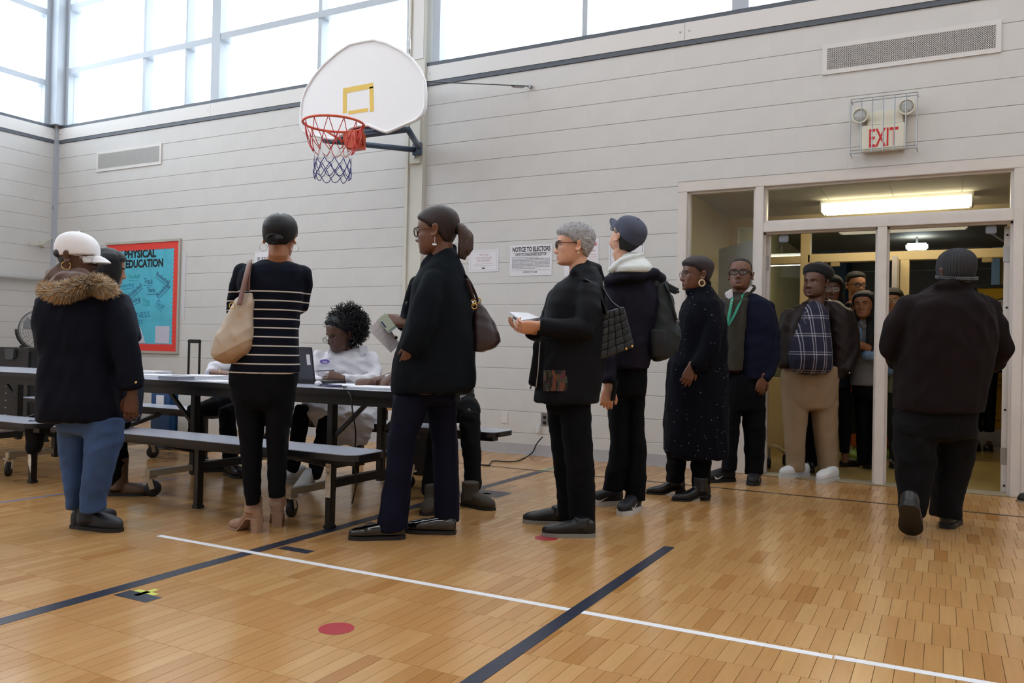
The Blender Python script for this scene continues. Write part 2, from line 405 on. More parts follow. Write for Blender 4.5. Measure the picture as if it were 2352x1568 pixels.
# ================================================================== HIGH WINDOWS
ZS0, ZS1 = BTOP, 3.895       # sill band
WT = 6.3
def sill_band(name, along, a, b, n_panels, label):
    """white panels between two dark flashings"""
    e = empty(name, (a, BACK, ZS0) if along == 'x' else (LEFTX, a, ZS0), label=label, kind='structure')
    def bx(s0, s1, d0, d1, z0, z1):
        mb = MB()
        if along == 'x': mb.box(s0, s1, BACK-d1, BACK-d0, z0, z1)
        else: mb.box(LEFTX+d0, LEFTX+d1, s0, s1, z0, z1)
        return mb
    B('flashing', bx(a, b, -0.15, 0.012, ZS0, ZS0+0.042), M_DARKLINE, e); B('flashing', bx(a, b, -0.15, 0.012, ZS1-0.04, ZS1), M_DARKLINE, e)
    w = (b-a)/n_panels
    for i in range(n_panels): B('sill_panel', bx(a+i*w+0.0015, a+(i+1)*w-0.0015, -0.1, 0.018, ZS0+0.042, ZS1-0.04), M_TRIM, e)
    for i in range(n_panels):
        for q in (0.04, w-0.04):
            s = a+i*w+q; zc = (ZS0+ZS1)/2; mb = MB()
            c = Vector((s, BACK-0.018, zc)) if along == 'x' else Vector((LEFTX+0.018, s, zc)); nn = Vector((0, -1, 0)) if along == 'x' else Vector((1, 0, 0))
            mb.cyl(c, c+nn*0.004, 0.008, n=10); B('screw_head', mb, M_STEEL, e)
PIL0, PIL1 = -4.90, -4.70
sill_band('trim_1', 'x', LEFTX+0.05, PIL0, 2, 'white sill panels with dark flashing under the rear windows')
sill_band('trim_2', 'x', PIL1, ROOMX1, 4, 'white sill panels with dark flashing above the entrance')
sill_band('trim_3', 'y', ROOMY0, BACK-0.05, 4, 'white sill panels with dark flashing on the end wall')
def window(name, along, a, b, muls, rails, label, fr=0.07, mw=0.06):
    """muls: [(pos,width)], rails: [(z, from, to)]"""
    e = empty(name, (a, BACK, ZS1) if along == 'x' else (LEFTX, a, ZS1), label=label, kind='structure')
    def bx(s0, s1, z0, z1, d0, d1):
        mb = MB()
        if along == 'x': mb.box(s0, s1, BACK+d0, BACK+d1, z0, z1)
        else: mb.box(LEFTX-d1, LEFTX-d0, s0, s1, z0, z1)
        return mb
    B('window_frame', bx(a, b, WT-fr, WT, 0.0, 0.16), M_ALU, e); B('window_frame', bx(a, a+fr, ZS1, WT-fr, 0.0, 0.16), M_ALU, e)
    B('window_frame', bx(b-fr, b, ZS1, WT-fr, 0.0, 0.16), M_ALU, e)
    ms = sorted(muls)
    for p, w in ms: B('mullion', bx(p-w/2, p+w/2, ZS1, WT-fr, 0.015, 0.14), M_ALU, e)
    for z, s0, s1 in rails: B('rail', bx(s0, s1, z-0.04, z+0.035, 0.005, 0.15), M_ALU, e)
    xs = [a+fr]+[p for p, w in ms]+[b-fr]
    for i in range(len(xs)-1):
        zc = sorted([ZS1]+[z for z, s0, s1 in rails if s0 < (xs[i]+xs[i+1])/2 < s1]+[WT-fr])
        for j in range(len(zc)-1): B('pane', bx(xs[i], xs[i+1], zc[j], zc[j+1], 0.075, 0.081), M_GLASS, e)
window('window_1', 'x', -10.58, -7.74, [(-9.02, 0.05), (-8.26, 0.03)], [(4.63, -10.55, -7.75), (5.5, -10.55, -7.75)], 'tall white framed window of many panes beside the corner')
window('window_2', 'x', -7.74, PIL0, [(-6.15, 0.05)], [(4.65, -7.7, PIL0)], 'bright window behind the basketball backboard')
window('window_3', 'x', PIL1+0.05, ROOMX1-0.4, [(-2.98, 0.05), (-1.56, 0.14), (0.2, 0.05), (1.8, 0.14)], [(5.5, PIL1, ROOMX1-0.4)], 'long window band above the entrance', fr=0.09)
window('window_4', 'y', ROOMY0+0.3, BACK-0.12, [(4.2, 0.06), (2.6, 0.14), (1.0, 0.06), (-1, .14), (-3, .06), (-5, .14), (-7, .06)], [(4.45, ROOMY0+0.3, BACK-0.12), (5.4, ROOMY0+0.3, BACK-0.12)], 'window band of the end wall')
# corner post
B('trim_4', MB().box(LEFTX-0.15, LEFTX+0.14, BACK-0.12, BACK+0.15, ZS1, WT).box(LEFTX, LEFTX+0.05, BACK-0.05, BACK, 0, ZS1), M_ALU, label='white corner post between the two window bands', kind='structure')
# steel column that carries the backboard
e = empty('trim_5', (-4.8, BACK, 0), label='white steel column between the two window bands', kind='structure')
B('column_flange', MB().box(PIL0, PIL0+0.035, BACK-0.075, BACK+0.15, 0, WT), M_COLUMN, e)
B('column_face', MB().box(PIL0+0.035, PIL1, BACK-0.055, BACK+0.15, 0, WT), M_COLUMN, e)
B('column_cover', MB().box(PIL0+0.06, PIL1-0.015, BACK-0.062, BACK-0.055, 3.93, WT), M_TRIM, e)

# ================================================================== ENTRANCE: frame, sidelights, transom, doors
def frame_bars(e, bars, y0, y1, m):
    for nm, x0, x1, z0, z1 in bars: B(nm, MB().box(x0, x1, y0, y1, z0, z1, 0.004), m, e)
f1 = empty('door_1', (-0.45, BACK, 0), label='off-white entrance frame with glazed sidelight, transom and open double doors', kind='structure')
JY0, JY1 = BACK-0.004, BACK+0.13
frame_bars(f1, [('head_casing', DX0, DX1, 2.385, DZ), ('jamb', DX0, -1.98, 0, 2.385), ('jamb', 1.08, DX1, 0, 2.385),
                ('mullion', -1.405, -1.335, 0, 2.385), ('transom_bar', -1.335, 0.435, 2.005, 2.085), ('center_mullion', -0.47, -0.40, 0, 2.005),
                ('mullion', 0.435, 0.50, 0, 2.385), ('sidelight_base', -1.98, -1.405, 0, 0.62), ('side_panel', 0.50, 1.08, 0, 1.03), ('side_panel', 0.50, 1.08, 1.95, 2.385)], JY0, JY1, M_DOORFR)
# glazing stops
for (x0, x1, z0, z1) in ((-1.98, -1.405, 0.62, 2.385), (-1.335, 0.435, 2.085, 2.385), (0.50, 1.08, 1.03, 1.95)):
    for a in ((x0, x0+0.018, z0, z1), (x1-0.018, x1, z0, z1), (x0+0.018, x1-0.018, z0, z0+0.018), (x0+0.018, x1-0.018, z1-0.018, z1)):
        B('glazing_stop', MB().box(a[0], a[1], BACK+0.03, BACK+0.10, a[2], a[3]), M_DOORFR, f1)
    B('pane', MB().box(x0+0.016, x1-0.016, BACK+0.062, BACK+0.068, z0+0.016, z1-0.016), M_WIRE, f1)
for (x0, x1) in ((-1.335, -0.47), (-0.40, 0.435)):
    B('door_stop', MB().box(x0, x0+0.015, BACK+0.04, BACK+0.09, 0, 2.005).box(x1-0.015, x1, BACK+0.04, BACK+0.09, 0, 2.005).box(x0, x1, BACK+0.04, BACK+0.09, 1.99, 2.005), M_DOORFR, f1)
B('threshold', MB().box(-1.335, 0.435, BACK-0.02, BACK+0.17, 0, 0.010, 0.004), mat('worn_threshold', (170, 158, 132), 0.4, metal=0.3, var=0.1, vscale=12), f1)
M_LEAF = mat('grey_door_paint', (158, 160, 160), 0.5, var=0.03, vscale=5)
def leaf(hx, hy, ang, width, mface, medge, flip, name, label):
    """open door leaf: hinge at (hx,hy), swung by ang"""
    c, s = math.cos(ang), math.sin(ang); u = Vector((c, s, 0)); n = Vector((-s, c, 0))*(1 if not flip else -1); t = 0.045
    e = empty(name, (hx, hy, 0), label=label, kind='structure')
    M = Matrix((u, n, Vector((0, 0, 1)))).transposed()
    def ob(nm, x0, x1, y0, y1, z0, z1, m):
        mb = MB().box(x0, x1, y0, y1, z0, z1); v = [(M @ Vector(p)) + Vector((hx, hy, 0)) for p in mb.v]; return mesh_obj(nm, v, mb.f, m, e)
    ob('door_panel', 0.004, width, 0, t, 0.012, 1.985, mface); ob('door_edge', 0.0, 0.004, 0, t, 0.012, 1.985, medge)
    for z in (0.22, 1.0, 1.72):
        ob('hinge', -0.006, 0.0, -0.012, t+0.004, z, z+0.12, M_STEEL)
    for z in (0.06, 0.62, 1.38, 1.92):
        mb = MB(); p = Vector((hx, hy, z))+n*t/2; mb.cyl(p-u*0.0045, p+u*0.001, 0.008, n=10); B('latch_hole', mb, M_DARK, e)
    return e, M
lf, LM = leaf(-1.345, BACK+0.16, math.radians(127), 0.86, M_LEAF, M_DOORFR, False, 'door_2', 'grey open door leaf seen through the sidelight')
tmp = MB().box(0.25, 0.52, 0.045, 0.048, 1.52, 1.66)
mesh_obj('notice', [(LM @ Vector(p))+Vector((-1.345, BACK+0.16, 0)) for p in tmp.v], tmp.f, mat('teal_notice', (24, 120, 96), 0.5), lf)
rf, RM = leaf(0.43, BACK+0.14, math.radians(82), 0.86, M_LEAF, M_DOORFR, False, 'door_3', 'off-white open door leaf seen edge-on beside the right post')
# closers
M_CLOSER = mat('closer_grey', (150, 158, 172), 0.4, metal=0.4)
for (x, nm) in ((-1.19, 0), (0.30, 1)):
    mb = MB().box(x-0.035, x+0.035, BACK+0.09, BACK+0.13, 1.93, 1.985, 0.006); B('door_closer', mb, M_CLOSER, f1)
    B('closer_arm', MB().bar((x, BACK+0.11, 1.93), (x+(-0.1 if not nm else 0.09), BACK+0.35, 1.90), 0.015, 0.008), M_CLOSER, f1)

for z in (.27, .98, 1.70):
    B('hinge', MB().box(-1.322, -1.300, BACK+0.085, BACK+0.135, z, z+.115), M_STEEL, f1)
B('door_edge', MB().box(-1.334, -1.295, BACK+0.092, BACK+0.132, 0.012, 1.985), M_DOORFR, f1)
# ---- vestibule behind the entrance
VX0, VX1, VY0, VY1, VZ = -2.13, 1.25, BACK+0.2, 9.2, 2.5
B('floor_vestibule', MB().box(VX0-0.1, VX1+0.1, BACK+0.031, VY1+0.06, -0.1, 0.0), mat('vestibule_floor', (176, 150, 92), 0.22, var=0.1, vscale=3), label='shiny tan floor of the vestibule', kind='structure')
B('wall_vestibule_left', MB().box(VX0-0.1, VX0, VY0, VY1+6.3, 0, 2.75), M_YWALL, label='mustard vestibule side wall', kind='structure')
B('wall_vestibule_right', MB().box(VX1, VX1+0.1, VY0, VY1, 0, 2.75), M_YWALL, label='mustard vestibule side wall by the open door', kind='structure')
vc = empty('ceiling_vestibule', (-0.4, 8.2, VZ), label='tan tiled vestibule ceiling', kind='structure')
nx, ny = 6, 4
for i in range(nx):
    for j in range(ny):
        x0 = VX0+(VX1-VX0)*i/nx; x1 = VX0+(VX1-VX0)*(i+1)/nx; y0 = VY0+(VY1-VY0)*j/ny; y1 = VY0+(VY1-VY0)*(j+1)/ny
        B('ceiling_tile', MB().box(x0+0.003, x1-0.003, y0+0.003, y1-0.003, VZ, VZ+0.02), M_CEIL, vc)
B('ceiling_grid', MB().box(VX0, VX1, VY0, VY1, VZ+0.008, VZ+0.04), M_JOINT, vc)
# fluorescent lamp of the vestibule
fl = empty('ceiling_lamp', (-0.42, 8.5, VZ-0.1), label='long warm fluorescent lamp above the entrance doors', cat='lamp')
B('lamp_housing', MB().box(-1.08, 0.22, 8.42, 8.66, VZ-0.03, VZ+0.0), M_WHITE, fl)
B('diffuser', MB().box(-1.07, 0.21, 8.40, 8.68, VZ-0.11, VZ-0.03, 0.02), emit('warm_tube', (255, 240, 206), 7.0), fl)
for x in (-1.08, 0.21): B('end_cap', MB().box(x-0.008, x+0.012, 8.40, 8.68, VZ-0.11, VZ-0.03, 0.004), M_WHITE, fl)
# inner frame of the vestibule
f2 = empty('door_4', (-0.4, VY1, 0), label='cream inner door frame of the vestibule', kind='structure')
frame_bars(f2, [('head_casing', VX0, VX1, 2.40, VZ+0.2), ('transom_bar', -1.30, VX1, 1.985, 2.075), ('jamb', VX0, VX0+0.09, 0, 2.4), ('mullion', -1.375, -1.275, 0, 2.40),
                ('center_mullion', -0.405, -0.32, 0, 1.985), ('mullion', 0.53, 0.61, 0, 2.4), ('sidelight_rail', VX0+0.09, -1.375, 1.98, 2.06), ('sidelight_base', VX0+0.09, -1.375, 0, 0.75)], VY1, VY1+0.12, M_CREAM)
for (x0, x1, z0, z1) in ((VX0+0.09, -1.375, 0.75, 1.98), (VX0+0.09, -1.375, 2.06, 2.4), (-1.275, 0.53, 2.075, 2.4)):
    B('pane', MB().box(x0, x1, VY1+0.055, VY1+0.061, z0, z1), M_WIRE, f2)
for x in (-1.02, 0.36):
    B('closer_shoe', MB().box(x-0.045, x+0.045, VY1-0.035, VY1, 1.935, 1.98, 0.006), mat('brass_shoe', (190, 168, 120), 0.35, metal=0.7), f2)
# open leaf of the inner doors (edge on)
B('door_5', MB().box(-0.455, -0.41, 8.72, VY1-0.01, 0.01, 1.975), M_DOORFR, label='pale inner door leaf standing open, seen edge-on', kind='structure')
# corridor beyond
CY1 = 15.2
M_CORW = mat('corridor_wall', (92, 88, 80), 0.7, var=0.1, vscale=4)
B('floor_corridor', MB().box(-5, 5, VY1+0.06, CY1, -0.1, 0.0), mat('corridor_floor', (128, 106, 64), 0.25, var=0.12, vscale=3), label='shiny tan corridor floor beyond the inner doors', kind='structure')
cw = empty('wall_corridor', (0, CY1, 0), label='dark block wall at the end of the corridor', kind='structure')
B('wall_backing', MB().box(-5, 5, CY1+0.01, CY1+0.1, 0, 2.9), M_JOINT, cw)
for r in range(7):
    B('block_course', MB().box(-5, 5, CY1, CY1+0.01, r*0.41, r*0.41+0.402), M_CORW, cw)
B('wall_corridor_right', MB().box(5, 5.1, VY1, CY1, 0, 2.9).box(VX1+0.1, 5.0, VY1, VY1+0.1, 0, 2.9), M_CORW, label='dark corridor side wall', kind='structure')
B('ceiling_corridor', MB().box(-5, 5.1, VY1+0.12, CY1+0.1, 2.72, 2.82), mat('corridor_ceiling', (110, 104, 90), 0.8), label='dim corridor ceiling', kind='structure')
B('trim_6', MB().box(-2.02, -1.42, 14.2, CY1, 0, 2.72), mat('teal_panel', (20, 52, 66), 0.6), label='dark teal panel in the corridor', kind='structure')
p0 = on_y(1776, 590, 11.0); p1 = on_y(1858, 588, 11.0)
cl = empty('corridor_lamp', (-1.6, 11, 2.5), label='pale fluorescent lamp in the corridor beyond the inner doors', cat='lamp')
B('diffuser', MB().box(max(p0.x-0.5, VX0+.05), p1.x, 10.9, 11.1, 2.16, 2.24, 0.01), emit('cool_tube', (236, 240, 226), 13.0), cl)
B('lamp_housing', MB().box(max(p0.x-0.5, VX0+.05), p1.x, 10.93, 11.07, 2.24, 2.30), M_WHITE, cl)
B('lamp_stem', MB().box(p0.x+0.1, p0.x+0.12, 10.99, 11.01, 2.30, 2.72), M_STEEL, cl)
p0 = on_y(2106, 568, 13.0)
cl = empty('spot_lamp', (p0.x, 13, p0.z), label='small cold lamp glowing above the inner doors', cat='lamp')
B('lamp_head', MB().box(p0.x-0.14, p0.x+0.14, 12.9, 13.1, p0.z-0.03, p0.z+0.05, 0.02), emit('cold_tube', (225, 240, 255), 14.0), cl)
B('lamp_stem', MB().box(p0.x-0.015, p0.x+0.015, 12.99, 13.01, p0.z+0.05, 2.72), M_STEEL, cl)

# ================================================================== HALL LAMPS (above the frame)
def hall_lamp(x, y, lab):
    e = empty('hall_lamp', (x, y, ROOMZ-0.25), label=lab, cat='lamp', group='hall lamps under the ceiling')
    B('lamp_housing', MB().box(x-0.62, x+0.62, y-0.32, y+0.32, ROOMZ-0.22, ROOMZ-0.1), M_WHITE, e)
    B('diffuser', MB().box(x-0.58, x+0.58, y-0.28, y+0.28, ROOMZ-0.24, ROOMZ-0.22), emit('hall_tube', (242, 247, 255), LAMP_STRENGTH), e)
    B('lamp_stem', MB().box(x-0.02, x+0.02, y-0.02, y+0.02, ROOMZ-0.1, ROOMZ-0.001), M_STEEL, e)
for x in (-8.6, -5.4, -2.2, 1.0, 4.0):
    for y in (-5.5, -1.4, 2.2, 4.9):
        hall_lamp(x, y, 'white hall lamp hanging under the ceiling')
# ================================================================== WALL FITTINGS
X, Y, Z = Vector((1, 0, 0)), Vector((0, 1, 0)), Vector((0, 0, 1))
WF = BACK-0.001
def paper_on_wall(px0, py0, px1, py1, label, m, name='notice_sheet', cat='notice'):
    a, b = on_y(px0, py1), on_y(px1, py0)
    e = empty(name, ((a.x+b.x)/2, BACK, a.z), label=label, cat=cat)
    B('sheet', MB().box(a.x, b.x, WF-0.003, WF, a.z, b.z), m, e); return e, a, b
M_PAPER = mat('white_paper', (226, 226, 232), 0.7)
M_INK = mat('black_ink', (28, 28, 32), 0.7); M_INKR = mat('red_ink', (190, 44, 40), 0.7); M_INKP = mat('pale_ink', (190, 170, 172), 0.7)
def fit(e, s, a, b, fx, fz, size, wfrac, m=M_INK, bold=0.02):
    """one printed line: left at fraction fx, baseline at fraction fz of the sheet"""
    w = b.x-a.x; h = b.z-a.z
    text_on('printed_line', s, (a.x+w*fx, WF-0.0036, a.z+h*fz), X, Z, size, m, e, width=w*wfrac, bold=bold, thick=0.0003)
def rule(e, a, b, fx0, fx1, fz, t=0.0015, m=M_INK):
    w = b.x-a.x; h = b.z-a.z; z = a.z+h*fz
    B('ruled_line', MB().box(a.x+w*fx0, a.x+w*fx1, WF-0.0038, WF-0.003, z-t/2, z+t/2), m, e)
e, a, b = paper_on_wall(1171, 560, 1269, 634, 'white notice to electors sheet with bold black heading on the block wall', M_PAPER)
fit(e, 'NOTICE TO ELECTORS', a, b, .06, .79, .062, .90, bold=.03); rule(e, a, b, .06, .95, .74)
fit(e, 'OATH TO CHALLENGED ELECTOR', a, b, .13, .65, .036, .74, bold=.02)
body = ['Section 168.729 of the Election Law of the State', 'If any person attempting to vote shall be challenged as unqualified, he shall be sworn by one', 'of the inspectors of election to truthfully answer all questions asked him concerning his',
        'qualifications as an elector and an inspector or qualified elector at the poll may question said', 'person as to such qualifications. If the answers to such questions show that said person is a', 'qualified elector in that precinct, he shall be entitled to receive a ballot and vote. Should the',
        'answers show that said person is not a qualified elector at that poll, he shall not be entitled to', 'receive a ballot and vote. If any one of his answers concerning a material matter shall not be', 'true he shall, upon conviction, be deemed guilty of perjury.']
for i, t in enumerate(body): fit(e, t, a, b, .05, .585-i*.045, .0115, (.62 if i == 0 else .56 if i == 8 else .9), bold=0.0)
rule(e, a, b, .05, .95, .175); fit(e, 'DETROIT CITY CLERK', a, b, .33, .09, .02, .33, bold=.01)
e, a, b = paper_on_wall(1077, 572, 1146, 625, 'white framed no-stickers notice beside the electors sheet', M_PAPER)
for q in ((.06, .94, .93), (.06, .94, .08)): rule(e, a, b, q[0], q[1], q[2], .002, M_INKP)
for x in (.06, .94): B('ruled_line', MB().box(a.x+(b.x-a.x)*x-.001, a.x+(b.x-a.x)*x+.001, WF-.0038, WF-.003, a.z+.08*(b.z-a.z), a.z+.93*(b.z-a.z)), M_INKP, e)
M_INKS = mat('soft_red_ink', (188, 158, 162), .7)
fit(e, 'NOTICE', a, b, .36, .72, .03, .3, M_INKS, .0); fit(e, 'DO NOT USE', a, b, .24, .58, .03, .53, M_INKS, .0); fit(e, 'STICKERS', a, b, .29, .45, .03, .43, M_INKS, .0)
for z, w in ((.36, .6), (.28, .72), (.22, .2)): rule(e, a, b, .5-w/2, .5+w/2, z, .003, M_INKP)
B('emblem', MB().prism([(.02*math.cos(k*math.pi/10), .006*math.sin(k*math.pi/10)) for k in range(20)], ((a.x+b.x)/2, WF-.003, a.z+.16*(b.z-a.z)), X, Z, .001), M_INK, e)
e, a, b = paper_on_wall(1296, 548, 1376, 634, 'white sheet with red lettering half hidden behind the grey-haired person', M_PAPER)
fit(e, 'VOTING', a, b, .14, .82, .05, .80, M_INKR); fit(e, 'ASSISTANCE TO VOTERS', a, b, .1, .66, .018, .8, M_INKR, .0)
for i in range(4): rule(e, a, b, .08, .94, .57-i*.06, .003, mat('pink_ink', (214, 150, 150), .7))
fit(e, 'AVAILABLE', a, b, .12, .3, .02, .6, M_INKR, .0)
e, a, b = paper_on_wall(1398, 545, 1481, 634, 'black-ruled white sheet mostly hidden behind the person in the slate cap', M_PAPER)
for x in (.05, .95): B('ruled_line', MB().box(a.x+(b.x-a.x)*x-.0015, a.x+(b.x-a.x)*x+.0015, WF-.0038, WF-.003, a.z+.06*(b.z-a.z), a.z+.96*(b.z-a.z)), M_INK, e)
rule(e, a, b, .05, .95, .96, .003); fit(e, 'AFFIDAVIT', a, b, .1, .8, .05, .82)
e, a, b = paper_on_wall(585, 576, 668, 628, 'white sign lettered IF YOU behind the striped sweater', M_PAPER)
fit(e, 'IF YOU ARE NOT', a, b, .08, .62, .05, .85, bold=.02); fit(e, 'REGISTERED HERE', a, b, .08, .25, .05, .85, bold=.02)
e, a, b = paper_on_wall(415, 580, 428, 735, 'narrow pale strip of paper beside the bulletin board', mat('pale_strip', (206, 206, 210), .7))

# bulletin board
a, b = on_y(247, 806), on_y(411, 553)
a = Vector((-9.60, BACK, 0.885)); b = Vector((-8.27, BACK, 2.235))
bb = empty('bulletin_board', ((a.x+b.x)/2, BACK, a.z), label='turquoise physical education bulletin board with red scalloped border', cat='bulletin board')
M_BFR = mat('board_frame', (188, 184, 172), .4, metal=.3)
for q in ((a.x-.03, b.x+.03, a.z-.03, a.z), (a.x-.03, b.x+.03, b.z, b.z+.03), (a.x-.03, a.x, a.z, b.z), (b.x, b.x+.03, a.z, b.z)):
    B('board_frame', MB().box(q[0], q[1], BACK-.022, WF, q[2], q[3]), M_BFR, bb)
B('backing_paper', MB().box(a.x, b.x, WF-.008, WF, a.z, b.z), mat('turquoise_paper', (84, 184, 208), .8, var=.12, vscale=4), bb)
M_RED = mat('red_border_paper', (226, 62, 52), .7)
def scallop(side):
    """strip with scalloped inner edge"""
    d = .075; n = 26; pts = []
    L = (b.x-a.x) if side in 'tb' else (b.z-a.z)
    pts = [(0, 0), (L, 0)]
    for i in range(n, 0, -1):
        for k in range(4):
            q = i/n-(k/4)/n; pts.append((q*L, d+.018*math.sin(math.pi*(k/4))))
    pts.append((0, d))
    o = {'t': (Vector((b.x, WF-.009, b.z)), -X, -Z), 'b': (Vector((a.x, WF-.009, a.z)), X, Z), 'l': (Vector((a.x, WF-.0095, b.z)), -Z, X), 'r': (Vector((b.x, WF-.0095, a.z)), Z, -X)}[side]
    B('scalloped_border', MB().prism(pts, o[0], o[1], o[2], .002), M_RED, bb)
for s_ in 'tblr': scallop(s_)
BP = lambda px, py: Vector((on_y(px, py).x, WF-.0085, on_y(px, py).z))
M_BLKL = mat('black_letter', (16, 16, 22), .7)
def word(s, px, py, px2, size, m, rot=0.0, bold=.0, nm='lettering'):
    p, p2 = BP(px, py), BP(px2, py); text_on(nm, s, p, X, Z, size, m, bb, width=(p2.x-p.x)/max(.3, math.cos(rot)), rot=rot, bold=bold, thick=.0006)
word('PHYSICAL', 287, 593, 360, .135, M_BLKL, .0, .045); word('EDUCATION', 290, 615, 376, .135, M_BLKL, .0, .045)
M_PEN = mat('navy_marker', (36, 60, 110), .7); M_PENT = mat('teal_marker', (32, 140, 150), .7); M_PENB = mat('blue_marker', (30, 110, 160), .7)
def underlined(s, px, py, px2, size, m, rot):
    word(s, px, py, px2, size, m, rot)
    p, p2 = BP(px, py), BP(px2, py); d = (X*math.cos(rot)+Z*math.sin(rot)); L = (p2.x-p.x)/max(.3, math.cos(rot)); n = d.cross(Y)
    q = p-(-X*math.sin(rot)+Z*math.cos(rot))*.025; B('underline', MB().bar(q, q+d*L, .0012, .006, up=(-math.sin(rot), 0, math.cos(rot))), m, bb)
underlined('Football', 298, 640, 322, .075, M_PENT, .02); underlined('Track', 332, 650, 352, .09, M_PEN, -.1)
underlined('Basketball', 360, 632, 389, .08, M_PEN, -.5); underlined('Swimming', 277, 661, 309, .065, M_PENB, .08)
underlined('Volleyball', 299, 684, 327, .085, M_PEN, .55); underlined('Tennis', 339, 671, 358, .09, M_PEN, -.03)
underlined('Bowling', 363, 683, 390, .085, M_PEN, .6); underlined('Bike Riding', 286, 704, 323, .075, M_PEN, .25)
underlined('Tag', 329, 696, 345, .08, M_PENT, -.02); underlined('Golf', 359, 697, 375, .1, M_PENB, -.6)
word('FITNESS', 297, 731, 345, .10, M_PENB, .05); word('TEST', 305, 744, 330, .07, M_PENB, .02)
for (px0, py0, px1, py1, sk) in ((297, 750, 330, 787, .05), (358, 749, 391, 788, 0)):
    p, q = BP(px0, py1), BP(px1, py0); B('pinned_sheet', MB().prism([(0, 0), (q.x-p.x+sk, 0), (q.x-p.x-sk, q.z-p.z), (0, q.z-p.z)], Vector((p.x, WF-.009, p.z)), X, Z, .002), mat('lilac_paper', (196, 196, 212), .8), bb)

# ventilation grilles: frame plus real bars
def grille(name, x0, x1, z0, z1, nx, nz, label):
    e = empty(name, ((x0+x1)/2, BACK, z0), label=label, cat='grille'); f = .035; yy = BACK-.012
    for q in ((x0, x1, z0, z0+f), (x0, x1, z1-f, z1), (x0, x0+f, z0+f, z1-f), (x1-f, x1, z0+f, z1-f)): B('grille_frame', MB().box(q[0], q[1], yy, WF, q[2], q[3]), M_TRIM, e)
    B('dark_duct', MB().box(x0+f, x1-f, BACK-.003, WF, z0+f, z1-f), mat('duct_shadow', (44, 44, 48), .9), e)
    wx = (x1-x0-2*f)/nx; wz = (z1-z0-2*f)/nz; mb = MB()
    for i in range(nx+1): x = x0+f+i*wx; mb.box(x-wx*.25, x+wx*.25, yy+.001, yy+.004, z0+f, z1-f)
    B('grille_bar_field', mb, M_TRIM, e, kind='stuff'); mb = MB()
    for i in range(nz+1): z = z0+f+i*wz; mb.box(x0+f, x1-f, yy+.001, yy+.004, z-wz*.25, z+wz*.25)
    B('grille_bar_field', mb, M_TRIM, e, kind='stuff')
grille('wall_grille', -0.895, 0.342, 3.245, 3.487, 76, 11, 'white perforated air grille above the exit sign')
grille('wall_grille', -9.87, -8.63, 3.205, 3.47, 76, 12, 'white perforated air grille above the bulletin board')

# exit sign with lamps, behind a wire guard
ex = empty('exit_sign', (-0.43, BACK, 2.58), label='white EXIT sign with two emergency lamps above the doors', cat='exit sign')
M_SIGN = mat('sign_ivory', (226, 224, 208), .45)
B('sign_face', MB().box(-0.59, -0.285, BACK-.075, WF, 2.585, 2.785, .006), M_SIGN, ex); B('battery_box', MB().box(-0.55, -0.30, BACK-.055, WF, 2.786, 2.895, .006), M_SIGN, ex)
text_on('exit_lettering', 'EXIT', (-0.535, BACK-.0755, 2.615), X, Z, .20, mat('exit_red', (206, 40, 42), .5), ex, width=.205, bold=.012, thick=.0008)
for c in (Vector((-0.60, BACK-.085, 2.865)), Vector((-0.275, BACK-.085, 2.895))):
    L = B('emergency_lamp', MB().cyl(c, c+Vector((0, .07, 0)), .058, .045, 24).torus(c, .055, .008, (0, 1, 0), 28, 8), M_SIGN, ex, True)
    B('lens', MB().sphere(c+Vector((0, .004, 0)), .049, 20, (1, .3, 1)), mat('lamp_lens', (176, 178, 176), .15, metal=.6, bump=.6, bscale=160), L, True)
gd = empty('wire_guard', (-0.43, BACK, 2.57), label='grey wire guard in front of the exit sign', cat='wire guard')
M_WIREG = mat('guard_wire', (148, 150, 154), .4, metal=.6)
gx0, gx1, gz0, gz1, gy = -0.665, -0.20, 2.565, 2.985, BACK-.13
for z in (gz0, gz0+.022, gz1, gz1-.022): B('guard_wire', MB().cyl((gx0, gy, z), (gx1, gy, z), .0035, n=6), M_WIREG, gd)
for i in range(7): x = gx0+(gx1-gx0)*i/6; B('guard_wire', MB().cyl((x, gy-.004, gz0), (x, gy-.004, gz1), .0045, n=6), M_WIREG, gd)
for x in (gx0, gx1):
    for z in (gz0, gz1): B('guard_wire', MB().cyl((x, gy, z), (x, WF, z), .0035, n=6), M_WIREG, gd)

# small fittings
B('wall_plate', MB().box(on_y(1152, 960).x, on_y(1167, 960).x, BACK-.006, WF, .285, .40, .002), M_TRIM, label='blank white wall plate low on the block wall', cat='wall plate')
ou = empty('wall_outlet', (-3.29, BACK, .29), label='steel wall outlet low on the wall with plugged charger', cat='outlet')
B('cover_plate', MB().box(-3.335, -3.26, BACK-.006, WF, .285, .405, .002), M_STEEL, ou)
for z in (.315, .365): B('socket', MB().cyl((-3.297, BACK-.006, z), (-3.297, BACK-.009, z), .017, n=14), M_BLACK, ou)
cd = empty('charger_cord', (-3.34, BACK-.06, 0), label='black cord from a clear plug trailing over the floor', cat='cord')
B('plug', MB().box(-3.36, -3.33, BACK-.05, BACK-.012, .225, .295, .006), mat('clear_plug', (220, 222, 228), .15), cd)
cp = [on_y(1246, 1003, BACK-.04), on_y(1232, 1020, BACK-.05), on_y(1225, 1036, BACK-.05), on_y(1214, 1046, BACK-.06)] + [on_z(px, py, .008) for px, py in ((1200, 1053), (1189, 1058), (1170, 1060), (1134, 1058), (1126, 1063), (1122, 1068), (1100, 1066), (1075, 1064))]
